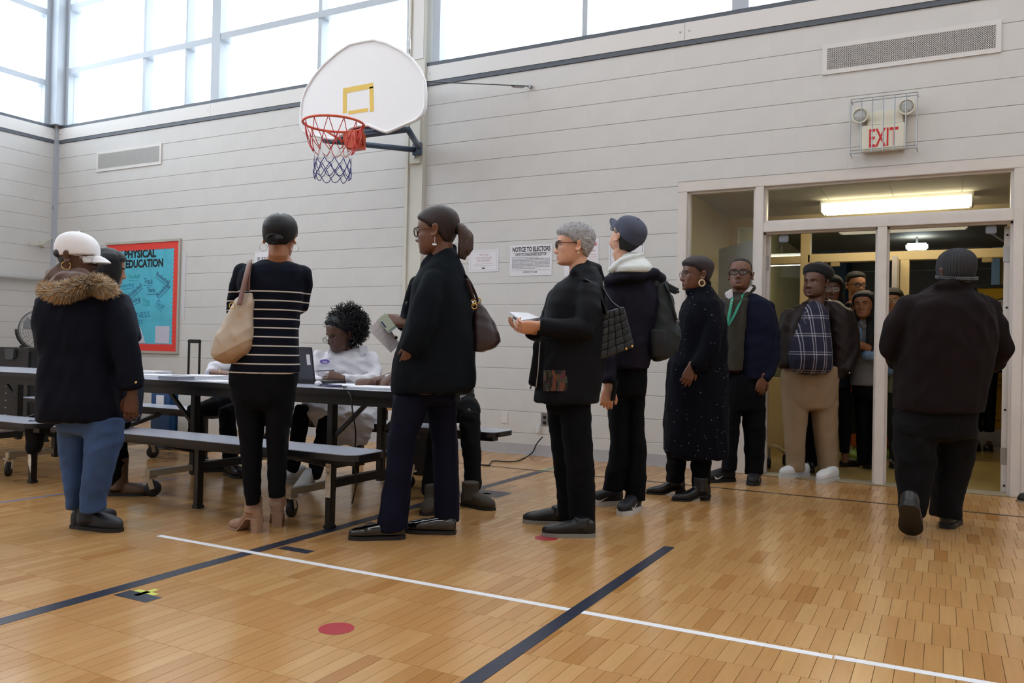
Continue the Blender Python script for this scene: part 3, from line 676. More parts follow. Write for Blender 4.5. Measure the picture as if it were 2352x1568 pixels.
def smooth_path(P, k=4):
    P = [Vector(p) for p in P]; out = []
    for i in range(len(P)-1):
        p0, p1, p2, p3 = P[max(i-1, 0)], P[i], P[i+1], P[min(i+2, len(P)-1)]
        for j in range(k):
            t = j/k; out.append(.5*((2*p1)+(p2-p0)*t+(2*p0-5*p1+4*p2-p3)*t*t+(3*p1-p0-3*p2+p3)*t**3))
    out.append(P[-1]); return out
B('cord', MB().tube(smooth_path(cp), .006, 6), M_BLACK, cd, True)
p = on_x(92, 636, LEFTX); pp = MB().cyl((LEFTX+.05, 2.5, 1.79), (LEFTX+.05, 6.86, 1.80), .028, n=14)
pe = empty('wall_pipe', (LEFTX+.05, 4.5, 1.79), label='white pipe running along the end wall', cat='pipe'); B('pipe', pp, M_TRIM, pe, True)
for y in (3.2, 4.6, 6.0): B('pipe_clamp', MB().box(LEFTX, LEFTX+.085, y-.02, y+.02, 1.755, 1.825), M_TRIM, pe)
hk = empty('wall_bracket', (LEFTX, 6.6, 2.25), label='pale folding bracket on the end wall near the corner', cat='bracket')
B('bracket_arm', MB().bar(on_x(66, 559, LEFTX+.05), on_x(100, 560, LEFTX+.05), .02), M_COLUMN, hk); B('bracket_arm', MB().bar(on_x(94, 560, LEFTX+.05), on_x(122, 546, LEFTX+.03), .015), M_COLUMN, hk)
B('bracket_plate', MB().box(LEFTX, LEFTX+.045, 6.74, 6.80, 2.24, 2.31), M_COLUMN, hk)
rg = on_x(121, 477, LEFTX); B('ring_bolt', MB().torus(rg+Vector((.03, 0, 0)), .022, .006, (1, 0, 0), 18, 6).cyl(rg, rg+Vector((.03, 0, .022)), .006), M_STEEL, label='small steel ring on the end wall by the corner', cat='ring')

# ================================================================== BASKETBALL GOAL
YB = 5.95; BCX = -4.745
gl = empty('basketball_hoop', (BCX, BACK, 2.4), label='white fan-shaped backboard with orange rim mounted on the column', cat='basketball hoop')
half = [(859.6, 92), (889, 100), (921, 116), (945, 135), (964, 159), (975, 184.5), (977, 215), (976, 245), (970, 262), (955, 276), (934.6, 284), (912, 294), (889, 303.7), (876, 300), (851.6, 290)]
hp = [(max(.02, on_y(x, y, YB).x-BCX), on_y(x, y, YB).z) for x, y in half]
hp = [(.0, hp[0][1]+.004)] + hp + [(.10, hp[-1][1]+.012), (0, hp[-1][1]+.02)]
outl = [(q[0], q[1]) for q in hp] + [(-q[0], q[1]) for q in hp[-2:0:-1]]
M_BOARD = mat('backboard_white', (236, 237, 240), .35)
board = B('backboard', MB().prism([(-x_, z_) for x_, z_ in outl], (BCX, YB, 0), -X, Z, .035), M_BOARD, gl)
edge = [Vector((BCX+x_, YB, z_)) for x_, z_ in outl]
B('board_lip', MB().tube(edge, .014, 8, True), M_BOARD, gl, True)
M_TAPE = mat('yellow_tape', (232, 198, 96), .6)
def tape(p, q, w):
    p, q = on_y(*p, YB-.001), on_y(*q, YB-.001); B('target_tape', MB().bar(p, q, .0016, w, up=(0, 0, 1) if abs(q.x-p.x) > abs(q.z-p.z) else (1, 0, 0)), M_TAPE, gl)
tape((788, 209), (857, 196), .05); tape((792, 208), (792, 260), .045); tape((853, 199), (854, 256), .045); tape((800, 259), (845, 252), .032)
RC = Vector((BCX+.01, 5.575, 2.925)); RR = .262
M_RIM = mat('orange_rim', (206, 84, 52), .45, var=.15, vscale=30)
B('rim', MB().torus(RC, RR, .011, (0, 0, 1), 48, 8, up=(0, 1, 0)), M_RIM, gl, True)
B('rim_bracket', MB().prism([(-.11, 0), (.11, 0), (.11, -.05), (.06, -.15), (-.06, -.15), (-.11, -.05)], RC+Vector((0, RR+.02, -.008)), X, Z, .02).box(RC.x-.06, RC.x+.06, RC.y+RR-.02, YB, RC.z-.15, RC.z-.01), M_RIM, gl)
for s_ in (-1, 1): B('rim_brace', MB().cyl(RC+Vector((s_*.20, .14, -.008)), RC+Vector((s_*.06, RR+.08, -.12)), .009, n=8), M_RIM, gl, True)
M_NR = mat('red_net', (196, 62, 62), .8); M_NW = mat('white_net', (205, 205, 210), .8); M_NB = mat('blue_net', (58, 66, 128), .8)
rings = [(0, RR-.012), (-.17, .215), (-.26, .165), (-.32, .158), (-.38, .158), (-.44, .163), (-.485, .15)]
N = 12; rnd = random.Random(3)
def knot(r, i, lv): 
    a_ = 2*math.pi*(i+.5*(lv % 2))/N; return RC+Vector((math.cos(a_)*rings[r][1], math.sin(a_)*rings[r][1], rings[r][0]+.008*rnd.uniform(-1, 1)))
K = [[knot(r, i, r) for i in range(N)] for r in range(len(rings))]
for r in range(len(rings)-1):
    mb = MB()
    for i in range(N):
        j = (i+1) % N if r % 2 else (i-1) % N
        for t in (i, j):
            p, q = K[r][i], K[r+1][t]; mid = (p+q)/2+Vector((rnd.uniform(-.006, .006), rnd.uniform(-.006, .006), -.012)); mb.tube([p, mid, q], .0036, 5)
    B('net', mb, M_NR if r < 2 else (M_NW if r < 3 else M_NB), gl, True, kind='stuff')
M_ARM = mat('blue_grey_pipe', (74, 88, 108), .4, metal=.2)
pr = on_y(937, 297, 6.02); pl = Vector((2*BCX-pr.x, 6.02, pr.z)); br = on_y(962, 345, 6.88)
for zz in (0.0, .55):
    B('arm_pipe', MB().cyl(pl+Z*zz, pr+Z*zz, .028, n=12), M_ARM, gl, True); B('arm_pipe', MB().cyl(pr+Z*zz, br+Z*(zz+.03), .028, n=12), M_ARM, gl, True); B('arm_pipe', MB().cyl(pl+Z*zz, br+Z*zz, .028, n=12), M_ARM, gl, True)
for x in (BCX-.16, BCX+.16): B('arm_pipe', MB().cyl((x, 6.02, pr.z), (x, 6.02, pr.z+.55), .02, n=10), M_ARM, gl, True)
B('standoff', MB().box(BCX-.2, BCX+.2, YB+.035, 6.0, pr.z+.02, pr.z+.12), M_ARM, gl)
B('mount_plate', MB().box(-4.84, -4.72, BACK-.085, BACK-.056, 2.86, 3.72), M_COLUMN, gl)
for z in (2.93, 3.36): B('mount_bolt', MB().cyl((-4.78, BACK-.085, z), (-4.78, BACK-.10, z), .016, n=8), M_STEEL, gl)
B('mount_hinge', MB().box(br.x-.05, br.x+.05, 6.83, BACK-.085, br.z-.06, br.z+.07, .008), M_ARM, gl)
# tie rod to the wall
an = on_y(1220, 200); st = on_y(978, 187, 5.98)
tr = empty('tie_rod', an, label='thin black tie rod with turnbuckle from backboard to wall', cat='tie rod')
B('rod', MB().cyl(st, an-Y*.03, .005, n=6), M_BLACK, tr); tb = st.lerp(an, .80); te = st.lerp(an, .93)
B('turnbuckle', MB().tube([tb, tb.lerp(te, .2), tb.lerp(te, .8), te], [.006, .016, .016, .006], 8), M_STEEL, tr, True); B('anchor', MB().cyl(an-Y*.045, an, .018, n=12), M_STEEL, tr)
s0 = on_y(940, 122, 5.97); s1 = Vector((-4.75, 6.6, 6.3))
cb_ = empty('stay_cable', s0, label='thin steel stay cable rising from the backboard', cat='cable'); B('cable', MB().cyl(s0, s1, .004, n=6), M_STEEL, cb_); B('turnbuckle', MB().tube([s0, s0.lerp(s1, .02), s0.lerp(s1, .05), s0.lerp(s1, .06)], [.005, .013, .013, .005], 8), M_STEEL, cb_, True)

# ================================================================== FOLDING CAFETERIA TABLES WITH BENCHES
M_LAM = mat('grey_laminate', (176, 180, 194), .22, var=.08, vscale=240)
M_EDGE = mat('black_edge', (22, 22, 26), .35)
M_CHROME = mat('worn_zinc', (190, 184, 168), .28, metal=.85)
M_RUB = mat('caster_rubber', (24, 24, 26), .6)
TZ = .735
def rounded(x0, x1, y0, y1, r, n=5):
    out = []
    for cx, cy, a0 in ((x1-r, y1-r, 0), (x0+r, y1-r, 90), (x0+r, y0+r, 180), (x1-r, y0+r, 270)):
        for k in range(n+1): a_ = math.radians(a0+90*k/n); out.append((cx+r*math.cos(a_), cy+r*math.sin(a_)))
    return out
def caster(par, p, yaw):
    x, y = p; d = Vector((math.cos(yaw), math.sin(yaw), 0)); n = Vector((-d.y, d.x, 0)); c = Vector((x, y, .05))+d*.02
    w = B('caster', MB().cyl(c-n*.014, c+n*.014, .05, n=20), M_RUB, par, True)
    B('caster_fork', MB().box(x-.03, x+.03, y-.03, y+.03, .115, .128).bar(c-n*.022, Vector((x, y, .118))-n*.022, .03, .004, up=n).bar(c+n*.022, Vector((x, y, .118))+n*.022, .03, .004, up=n).cyl((x, y, .128), (x, y, .165), .012, n=8), M_CHROME, w)
def cafeteria_table(name, x0, x1, label, legx, frames):
    yc = 4.20; e = empty(name, ((x0+x1)/2, yc, 0), label=label, cat='table', group='folding cafeteria tables with benches')
    t = B('tabletop', MB().prism(rounded(x0, x1, yc-.38, yc+.38, .10), (0, 0, TZ-.003), X, Y, .003), M_LAM, e)
    B('table_edge', MB().prism(rounded(x0-.004, x1+.004, yc-.384, yc+.384, .10), (0, 0, TZ-.034), X, Y, .0335), M_EDGE, e)
    for y in (yc-.32, yc+.32): B('apron', MB().box(x0+.12, x1-.12, y-.02, y+.02, TZ-.095, TZ-.034), M_BLACK, e)
    for by, s_ in ((3.49, -1), (4.98, 1)):
        B('bench_seat', MB().prism(rounded(x0+.02, x1-.02, by-.145, by+.145, .07), (0, 0, .427), X, Y, .003), M_LAM, e)
        B('bench_edge', MB().prism(rounded(x0+.016, x1-.016, by-.149, by+.149, .07), (0, 0, .395), X, Y, .0318), M_EDGE, e)
        B('bench_rail', MB().box(x0+.1, x1-.1, by-.03, by+.05, .355, .395), M_BLACK, e)
        for lx in legx:
            L = B('bench_leg', MB().box(lx-.021, lx+.021, by-.01, by+.032, .012, .395, .004), M_BLACK, e)
            B('foot_cap', MB().box(lx-.026, lx+.026, by-.015, by+.037, 0, .02, .004), M_RUB, L)
    for fx in frames:
        for yy in (-.25, .25):
            B('table_leg', MB().box(fx-.024, fx+.024, yc+yy-.024, yc+yy+.024, .10, TZ-.034, .004), M_BLACK, e)
            B('strut', MB().bar((fx, yc+yy, .42), (fx-.30*(1 if fx > (x0+x1)/2 else -1)*-1, yc+yy, TZ-.05), .022), M_BLACK, e)
        B('cross_bar', MB().box(fx-.02, fx+.02, yc-.25, yc+.25, .24, .28), M_BLACK, e)
        B('base_rail', MB().box(fx-.022, fx+.022, yc-.62, yc+.62, .128, .168, .004), M_CHROME, e)
        B('rail_sleeve', MB().box(fx-.026, fx+.026, yc-.28, yc+.28, .122, .174, .003), M_BLACK, e)
        for s_ in (-1, 1):
            caster(e, (fx, yc+s_*.60), 1.1*s_+fx)
            B('bench_arm', MB().bar((fx, yc+s_*.25, .26), (fx, yc+s_*.68, .37), .034), M_BLACK, e)
    return e
cafeteria_table('cafeteria_table', -5.18, -2.64, 'grey-topped cafeteria table with benches where poll workers sit', (-2.935, -3.946, -4.957), (-3.31, -4.50))
cafeteria_table('cafeteria_table', -8.0, -5.34, 'grey-topped cafeteria table with benches cut off by the picture edge', (-5.567, -6.65, -7.75), (-6.0, -7.3))
# peeling labels on bench legs
lb = on_z(757, 1213); 
e = empty('leg_label', (-2.935, 3.478, .18), label='torn white sticker on the bench leg nearest the dark jeans', cat='sticker')
B('sticker', MB().box(-2.953, -2.917, 3.4765, 3.4798, .17, .355), mat('worn_label', (206, 200, 188), .7, var=.25, vscale=40), e)
text_on('printed_line', 'MODEL', (-2.948, 3.476, .33), X, Z, .012, M_INK, e, width=.026, thick=.0002); text_on('printed_line', '53', (-2.940, 3.476, .295), X, Z, .02, M_INK, e, width=.014, bold=.03, thick=.0002)
B('leg_sticker', MB().prism([(-.018, 0), (.012, -.07), (.018, .02), (.008, .09), (-.018, .12)], (-5.567, 3.479, .14), X, Z, .0015), mat('worn_label', (206, 200, 188)), label='torn white sticker on the rear bench leg beside the jeans', cat='sticker')

# ================================================================== THINGS ON AND AROUND THE TABLE
def sheet_stack(name, px, py, w, d, h, rot, label, m=M_PAPER, z=TZ):
    c = on_z(px, py, z); M = Matrix.Rotation(rot, 3, 'Z'); mb = MB(); k = max(1, int(h/.008))
    for i in range(k): mb.obox((c.x, c.y, z+.0005+h*(i+.5)/k), w-.004*(i % 2), d-.003*(i % 3), h/k*.96, M)
    return B(name, mb, m, label=label, cat='paper')
def flat(name, x, y, w, d, h, rot, label, m=M_PAPER, z=TZ, cat='paper'):
    M = Matrix.Rotation(rot, 3, 'Z'); mb = MB(); k = max(1, min(6, int(h/.006)))
    for i in range(k): mb.obox((x+.002*(i % 2), y, z+.0008+h*(i+.5)/k), w-.003*(i % 3), d, h/k*.95, M)
    return B(name, mb, m, label=label, cat=cat)
def tx(px, y): return on_y(px, 870, y).x
M_GREYP = mat('grey_book_cover', (150, 150, 162), .6)
flat('paper_stack', tx(365, 4.1), 4.10, .30, .24, .020, .1, 'low stack of white forms at the table end behind the parka')
flat('bound_book', tx(405, 3.93), 3.93, .20, .14, .024, -.05, 'thin grey bound poll book among the forms', M_GREYP, cat='book')
flat('paper_stack', tx(462, 4.16), 4.16, .30, .24, .026, .15, 'thick stack of white forms before the bracelet arm')
flat('paper_sheet', tx(500, 3.95), 3.95, .28, .2, .006, -.2, 'loose white forms near the table edge beside the stack')
flat('paper_stack', tx(340, 4.35), 4.35, .26, .22, .03, .3, 'white pile of forms at the far left of the table')
flat('paper_sheet', tx(800, 4.25), 4.25, .30, .22, .004, .1, 'white sheet lying under the pen hand')
flat('paper_sheet', tx(868, 4.05), 4.05, .30, .24, .012, .15, 'white forms under the other seated person’s hands')
# laptop seen from behind
lx_ = tx(693, 4.2)
lp = empty('laptop', (lx_, 4.2, TZ), label='dark laptop open beside the striped sweater', cat='laptop')
B('laptop_base', MB().box(lx_-.10, lx_+.20, 4.19, 4.42, TZ+.001, TZ+.022, .004), M_EDGE, lp)
LM_ = Matrix.Rotation(math.radians(10), 3, 'X'); mb = MB().obox((lx_-.02, 4.20, TZ+.13), .24, .014, .23, LM_, .005); B('laptop_lid', mb, mat('laptop_grey', (58, 60, 70), .4), lp)
mb = MB().obox((lx_+.065, 4.188, TZ+.16), .03, .002, .07, LM_); B('asset_tag', mb, M_PAPER, lp)
kp = [Vector((tx(735, 4.0), 4.0, TZ+.006)), Vector((tx(760, 3.95), 3.95, TZ+.006)), Vector((tx(800, 3.97), 3.97, TZ+.006)), Vector((tx(790, 3.86), 3.86, TZ+.004)), Vector((tx(806, 3.805), 3.805, TZ-.03)), Vector((tx(812, 3.80), 3.80, .60)), Vector((tx(820, 3.85), 3.85, .48)), Vector((tx(818, 3.9), 3.9, .30)), Vector((tx(824, 4.0), 4.0, .16)), Vector((tx(815, 4.05), 4.05, .02))]
c_ = empty('computer_cord', kp[0], label='black computer cord hanging over the table edge', cat='cord'); B('cord', MB().tube(smooth_path(kp), .0045, 6), M_BLACK, c_, True)
B('lanyard_cord', MB().tube(smooth_path([Vector((tx(728, 4.08), 4.08, TZ+.01)), Vector((tx(742, 4.0), 4.0, TZ+.012)), Vector((tx(755, 4.03), 4.03, TZ+.01)), Vector((tx(770, 4.0), 4.0, TZ+.01)), Vector((tx(786, 4.02), 4.02, TZ+.01))]), .009, 6, flat=.6), mat('violet_cord', (70, 70, 120), .7), label='violet lanyard lying on the table by the laptop', cat='lanyard')
B('tissue', MB().sphere((tx(731, 4.0), 4.0, TZ+.018), .02, 10, (1.3, 1, .8)), M_PAPER, label='crumpled white tissue on the table by the laptop', cat='tissue')

# trolley case handle behind the table, blue bin, boxes under it
sx = on_y(446, 815, 6.1).x
sc_ = empty('trolley_case', (sx, 6.1, 0), label='black wheeled case with raised pull handle behind the table', cat='suitcase')
B('case_body', MB().box(sx-.22, sx+.22, 6.0, 6.25, .05, .62, .03), M_EDGE, sc_)
for s_ in (-1, 1): B('handle_tube', MB().cyl((sx+s_*.08, 6.1, .6), (sx+s_*.08, 6.1, 1.0), .012, n=10), M_BLACK, sc_)
B('handle_grip', MB().box(sx-.09, sx+.09, 6.08, 6.12, .99, 1.03, .01), M_BLACK, sc_)
for s_ in (-1, 1): B('wheel', MB().cyl((sx+s_*.18-.02, 6.2, .05), (sx+s_*.18+.02, 6.2, .05), .05, n=16), M_RUB, sc_, True)
bx_ = on_y(392, 940, 5.35).x
bn = empty('storage_bin', (bx_, 5.35, 0), label='blue plastic ballot bin under the table', cat='bin')
B('bin_body', MB().box(bx_-.16, bx_+.12, 5.25, 5.55, .01, .66, .015), mat('blue_plastic', (34, 74, 122), .4), bn); B('bin_handle', MB().tube(smooth_path([(bx_-.08, 5.245, .08), (bx_-.06, 5.215, .11), (bx_+.02, 5.215, .11), (bx_+.04, 5.245, .08)]), .01, 6), M_STEEL, bn)
B('bin_card', MB().box(bx_-.07, bx_+.03, 5.243, 5.249, .36, .5), M_PAPER, bn)
B('white_carton', MB().box(bx_+.15, bx_+.42, 5.3, 5.55, .01, .64, .008), mat('white_card', (206, 206, 204), .7), label='tall white carton standing beside the blue bin', cat='carton')
# chair-like cart on the right under the table
cx_ = on_y(866, 985, 5.75).x
ct = empty('wooden_stool', (cx_, 5.95, 0), label='low wooden stool piled with papers behind the table', cat='stool')
M_WOOD = mat('pale_plywood', (196, 148, 92), .5, var=.1, vscale=12)
B('stool_top', MB().box(cx_-.22, cx_+.25, 5.75, 6.15, .45, .475, .006), M_WOOD, ct)
for x in (-.19, .22):
    for y in (5.78, 6.12): B('stool_leg', MB().box(cx_+x-.018, cx_+x+.018, y-.018, y+.018, 0, .45), M_BLACK, ct)
flat('paper_stack', cx_+.06, 5.9, .3, .24, .04, .2, 'pile of white papers lying on the wooden stool', z=.475)
# tan jacket bundle on the far bench between the seated pair
bxp = on_y(884, 835, 5.0).x
tb_ = empty('tan_bag', (bxp, 5.42, 0), label='tan quilted bag standing on a black case behind the seated person', cat='bag')
B('bag_body', MB().sphere((bxp, 5.42, .93), .16, 20, (1.2, .75, .6)).sphere((bxp+.1, 5.42, .91), .13, 16, (1.1, .8, .7)), mat('tan_quilt', (150, 124, 84), .6, var=.15, vscale=9, bump=.6, bscale=14), tb_, True)
B('bag_base', MB().box(bxp-.16, bxp+.24, 5.32, 5.54, .0, .85, .03), M_EDGE, tb_)
# pedestal fan by the end wall
FC = on_y(95, 757, 6.05)
fn = empty('pedestal_fan', (FC.x, 6.05, 0), label='large grey pedestal fan behind the white-capped person', cat='fan')
fd = Vector((-FC.x, -FC.y, 0)).normalized(); FR = .235
M_FANW = mat('fan_wire', (150, 152, 156), .4, metal=.5)
for k, R_ in enumerate((.235, .215, .19, .165, .14, .115, .09, .065)):
    for s_ in (0, 1):
        dep = .07*(1-(R_/FR)**2)**.5 if R_ < FR else 0
        B('guard_ring', MB().torus(FC+fd*(dep if s_ == 0 else -dep), R_, .0035 if k else .009, fd, 36, 5), M_FANW, fn, True)
mb = MB(); up_ = Z; sd = fd.cross(up_)
for k in range(24):
    a_ = 2*math.pi*k/24; d_ = sd*math.cos(a_)+up_*math.sin(a_)
    mb.tube([FC+fd*.07+d_*.05, FC+fd*.055+d_*.14, FC+d_*FR], .0022, 4); mb.tube([FC-fd*.07+d_*.05, FC-fd*.055+d_*.14, FC+d_*FR], .0022, 4)
B('guard_spoke_field', mb, M_FANW, fn, kind='stuff')
for k in range(3):
    a_ = 2*math.pi*k/3+.4; d_ = sd*math.cos(a_)+up_*math.sin(a_); t_ = fd.cross(d_)
    mb = MB(); mb.prism([(.03, -.02), (.19, -.085), (.205, .0), (.17, .07), (.03, .03)], FC, d_, (t_*.92+fd*.35).normalized(), .004); B('blade', mb, mat('fan_blade', (120, 124, 128), .4), fn)
B('hub', MB().cyl(FC+fd*.08, FC-fd*.12, .055, n=18), M_BLACK, fn, True)
yk = [FC+sd*(-1)*(.26)*math.cos(t)+up_*(-.26*math.sin(t)) for t in [i*math.pi/14 for i in range(15)]]
B('yoke', MB().tube(yk, .014, 8), M_BLACK, fn, True); B('fan_post', MB().cyl((FC.x, FC.y, .04), FC-up_*.26, .022, n=12), M_BLACK, fn, True); B('fan_base', MB().cyl((FC.x, FC.y, 0), (FC.x, FC.y, .045), .24, .22, 28), M_BLACK, fn)
# black equipment case on wheels at the picture edge
ca = on_y(68, 800, 5.2); cb2 = on_y(-60, 800, 5.2)
kc = empty('equipment_case', ((ca.x+cb2.x)/2, 5.4, 0), label='black ballot machine case at the picture edge behind the table', cat='case')
M_CASE = mat('black_case', (30, 32, 36), .45)
B('case_body', MB().box(cb2.x, ca.x, 5.2, 5.75, .06, .90, .02), M_CASE, kc); B('case_lid', MB().box(cb2.x-.01, ca.x+.015, 5.19, 5.76, .86, .905, .01), M_CASE, kc)
hx = on_y(25, 815, 5.19).x; B('latch', MB().prism([(-.075, .05), (.075, .05), (.07, -.045), (.05, -.06), (-.05, -.06), (-.07, -.045)], (hx, 5.2, .84), X, Z, .03), mat('case_latch', (66, 70, 76), .4), kc)
B('side_handle', MB().box(ca.x, ca.x+.09, 5.3, 5.36, .79, .83, .01), M_CASE, kc); B('case_knob', MB().cyl((hx, 5.3, .905), (hx, 5.3, .93), .02, n=12), M_BLACK, kc)
for i in range(8): B('rivet', MB().sphere((on_y(12, 900, 5.19).x, 5.198, .12+i*.075), .008, 8), M_STEEL, kc)
for x in (cb2.x+.08, ca.x-.08):
    for y in (5.28, 5.68): B('wheel', MB().cyl((x-.015, y, .035), (x+.015, y, .035), .035, n=14), M_RUB, kc, True)
# yellow roll-up banner in the corridor
BY = 11.0; ba = on_y(2150, 658, BY); bb2 = on_y(2345, 658, BY); bz0 = on_y(2300, 985, BY).z
bnr = empty('banner_stand', ((ba.x+bb2.x)/2, BY, 0), label='yellow roll-up banner with bold black and white lettering in the corridor', cat='banner')
M_YB = mat('banner_yellow', (214, 168, 20), .6)
B('banner_sheet', MB().box(ba.x, bb2.x, BY, BY+.004, bz0, ba.z), M_YB, bnr); B('banner_rail', MB().box(ba.x, bb2.x, BY-.012, BY+.016, ba.z-.03, ba.z+.01), M_EDGE, bnr); B('banner_base', MB().box(ba.x-.02, bb2.x+.02, BY-.08, BY+.08, 0, bz0, .01), M_STEEL, bnr); B('banner_pole', MB().cyl((ba.x+.4, BY+.03, 0.05), (ba.x+.4, BY+.03, ba.z), .01, n=8), M_STEEL, bnr)
q0 = on_y(2245, 700, BY); q1 = on_y(2345, 672, BY); q2 = on_y(2345, 752, BY); q3 = on_y(2262, 760, BY); BO = Vector((0, BY-.001, 0))
B('printed_block', MB().prism([(q0.x, q0.z), (q1.x, q1.z), (q2.x, q2.z), (q3.x, q3.z)][::-1], BO, X, Z, .0008), M_INK, bnr)
M_BW = mat('banner_white', (216, 222, 218), .6)
p = on_y(2268, 718, BY); text_on('printed_line', 'ACTION', (p.x-.10, BY-.0022, p.z), X, Z, .155, M_BW, bnr, bold=.03, rot=.16, thick=.0003)
p = on_y(2292, 745, BY); text_on('printed_line', 'CIVIC', (p.x, BY-.0022, p.z), X, Z, .135, M_BW, bnr, bold=.03, rot=.14, thick=.0003)
for px, py, s_, sz in ((2255, 874, 'open to all', .07), (2255, 888, 'accepting now', .07), (2255, 950, 'schools', .05), (2255, 966, 'enrolment', .05)):
    p = on_y(px, py, BY); text_on('printed_line', s_, (p.x, BY-.0012, p.z), X, Z, sz, M_INK, bnr, thick=.0003)
# pale blue lit glass door at the corridor's end
wp = on_y(2278, 600, 13.5); wq = on_y(2345, 655, 13.5)
B('window_5', MB().box(wp.x, wp.x+.1, 13.5, 13.56, 1.5, wp.z+.12).box(wp.x, wp.x+.9, 13.5, 13.56, wp.z+.12, wp.z+.2), mat('pale_blue_frame', (150, 180, 205), .4), label='pale blue metal frame deep in the corridor', kind='structure')
B('window_6', MB().box(wp.x+.1, wp.x+.9, 13.52, 13.54, 1.5, wp.z+.12), mat('warm_pane', (206, 184, 120), .5), label='warm lit pane inside the pale blue corridor frame', kind='structure')

# wheeled rack foot just inside the doors
w0, w1 = on_z(1766, 1075), on_z(1802, 1066)
rk = empty('wheeled_rack', w0, label='cream rack foot on black casters just inside the doors', cat='rack')
B('rack_tube', MB().tube(smooth_path([w0+Z*.19, w0.lerp(w1, .5)+Z*.17, w1+Z*.11]), .018, 8), M_CREAM, rk, True)
for q_ in (w0, w1): B('caster', MB().cyl(q_+Vector((-.012, 0, .045)), q_+Vector((.012, 0, .045)), .045, n=16), M_RUB, rk, True); B('caster_stem', MB().cyl(q_+Z*.05, q_+Z*.17, .01, n=8), M_STEEL, rk)
# ================================================================== PEOPLE: building kit
def npv(v): return np.array(v, dtype=float)
RGT = npv(CR); FWD = npv(CFW); UPV = npv(CU)
RGTH = npv(Vector((CR.x, CR.y, 0)).normalized()); FWDH = npv(Vector((CFW.x, CFW.y, 0)).normalized()); ZUP = np.array([0, 0, 1.0])
class Tube:
    """closed elliptical tube; rings = [(centre, axisA*a, axisB*b)]"""
    def __init__(s, rings, e=2.0, n=22, caps=(.5, .5)): s.r = rings; s.e = e; s.n = n; s.caps = caps
    def geo(s, k=1.0):
        R = [(c, A*k, Bv*k) for c, A, Bv in s.r]
        def extra(r0, r1, f):
            d = r0[0]-r1[0]; L = np.linalg.norm(d); d = d/L if L > 1e-9 else d
            q = min(np.linalg.norm(r0[1]), np.linalg.norm(r0[2]))*f
            return [(r0[0]+d*q*.55, r0[1]*.86, r0[2]*.86), (r0[0]+d*q, r0[1]*.45, r0[2]*.45)]
        if s.caps[0]: R = extra(R[0], R[1], s.caps[0])[::-1]+R
        if s.caps[1]: R = R+extra(R[-1], R[-2], s.caps[1])
        th = np.linspace(0, 2*np.pi, s.n, endpoint=False); ct, st = np.cos(th), np.sin(th)
        ce = np.sign(ct)*np.abs(ct)**(2/s.e); se = np.sign(st)*np.abs(st)**(2/s.e)
        V = np.concatenate([c+np.outer(ce, A)+np.outer(se, Bv) for c, A, Bv in R]+[[R[0][0]], [R[-1][0]]]); m = len(R); n = s.n; F = []
        for i in range(m-1):
            for j in range(n): F.append((i*n+j, i*n+(j+1) % n, (i+1)*n+(j+1) % n, (i+1)*n+j))
        for j in range(n): F.append((m*n, (j+1) % n, j)); F.append((m*n+1, (m-1)*n+j, (m-1)*n+(j+1) % n))
        return V, F
def thin(t): t.thin = True; return t
class Raw:
    def __init__(s, V, F): s.V = np.asarray(V, float); s.F = F
    def geo(s, k=1.0): return s.V, s.F
def join(shells, k=1.0):
    Vs, Fs, o = [], [], 0
    for t in shells:
        V, F = t.geo(k); V = np.asarray(V, float); Vs.append(V); Fs += [tuple(i+o for i in f) for f in F]; o += len(V)
    return np.concatenate(Vs), Fs
def remesh(shells, voxel, smooth=3, k=1.0):
    V, F = join(shells, k); me = bpy.data.meshes.new('s'); me.from_pydata(V.tolist(), [], F)
    o = bpy.data.objects.new('s', me); r = o.modifiers.new('r', 'REMESH'); r.mode = 'VOXEL'; r.voxel_size = voxel
    if smooth: q = o.modifiers.new('q', 'SMOOTH'); q.factor = .5; q.iterations = smooth
    me2, d = evaluate(o); bpy.data.meshes.remove(d)
    n = len(me2.vertices); V = np.empty(n*3); me2.vertices.foreach_get('co', V); V = V.reshape(-1, 3)
    N = np.empty(n*3); me2.vertex_normals.foreach_get('vector', N); N = N.reshape(-1, 3)
    L = np.empty(len(me2.loops), dtype=np.int32); me2.loops.foreach_get('vertex_index', L)
    S = np.empty(len(me2.polygons), dtype=np.int32); me2.polygons.foreach_get('loop_total', S)
    F = [tuple(q) for q in np.split(L, np.cumsum(S)[:-1])] if not np.all(S == 4) else L.reshape(-1, 4).tolist()
    bpy.data.meshes.remove(me2)
    return V, N, F
def folds(V, N, amp, lam=(.05, .16), aniso=(1, 1, 1), seed=1, n=12):
    """cloth folds: sum of creased waves, patchy, squashed by aniso"""
    if amp <= 0: return V
    rg = np.random.RandomState(seed); h = np.zeros(len(V))
    for i in range(n):
        d = rg.normal(size=3)*np.array(aniso); d /= np.linalg.norm(d); k = 2*np.pi/rg.uniform(*lam)
        w = rg.normal(size=3); w /= np.linalg.norm(w)
        t = V@d*k+rg.uniform(0, 6.28)+1.8*np.sin(V@w*9+rg.uniform(0, 6.28)); patch = .5+.5*np.sin(V@rg.normal(size=3)*6+rg.uniform(0, 6.28))
        h += (1-2*np.abs(np.sin(t*.5)))*patch if i % 2 else np.sin(t)*patch
    h /= math.sqrt(n/4)
    return V+N*(amp*np.tanh(h))[:, None]
def smoothstep(a, b, x): t = np.clip((x-a)/(b-a), 0, 1); return t*t*(3-2*t)

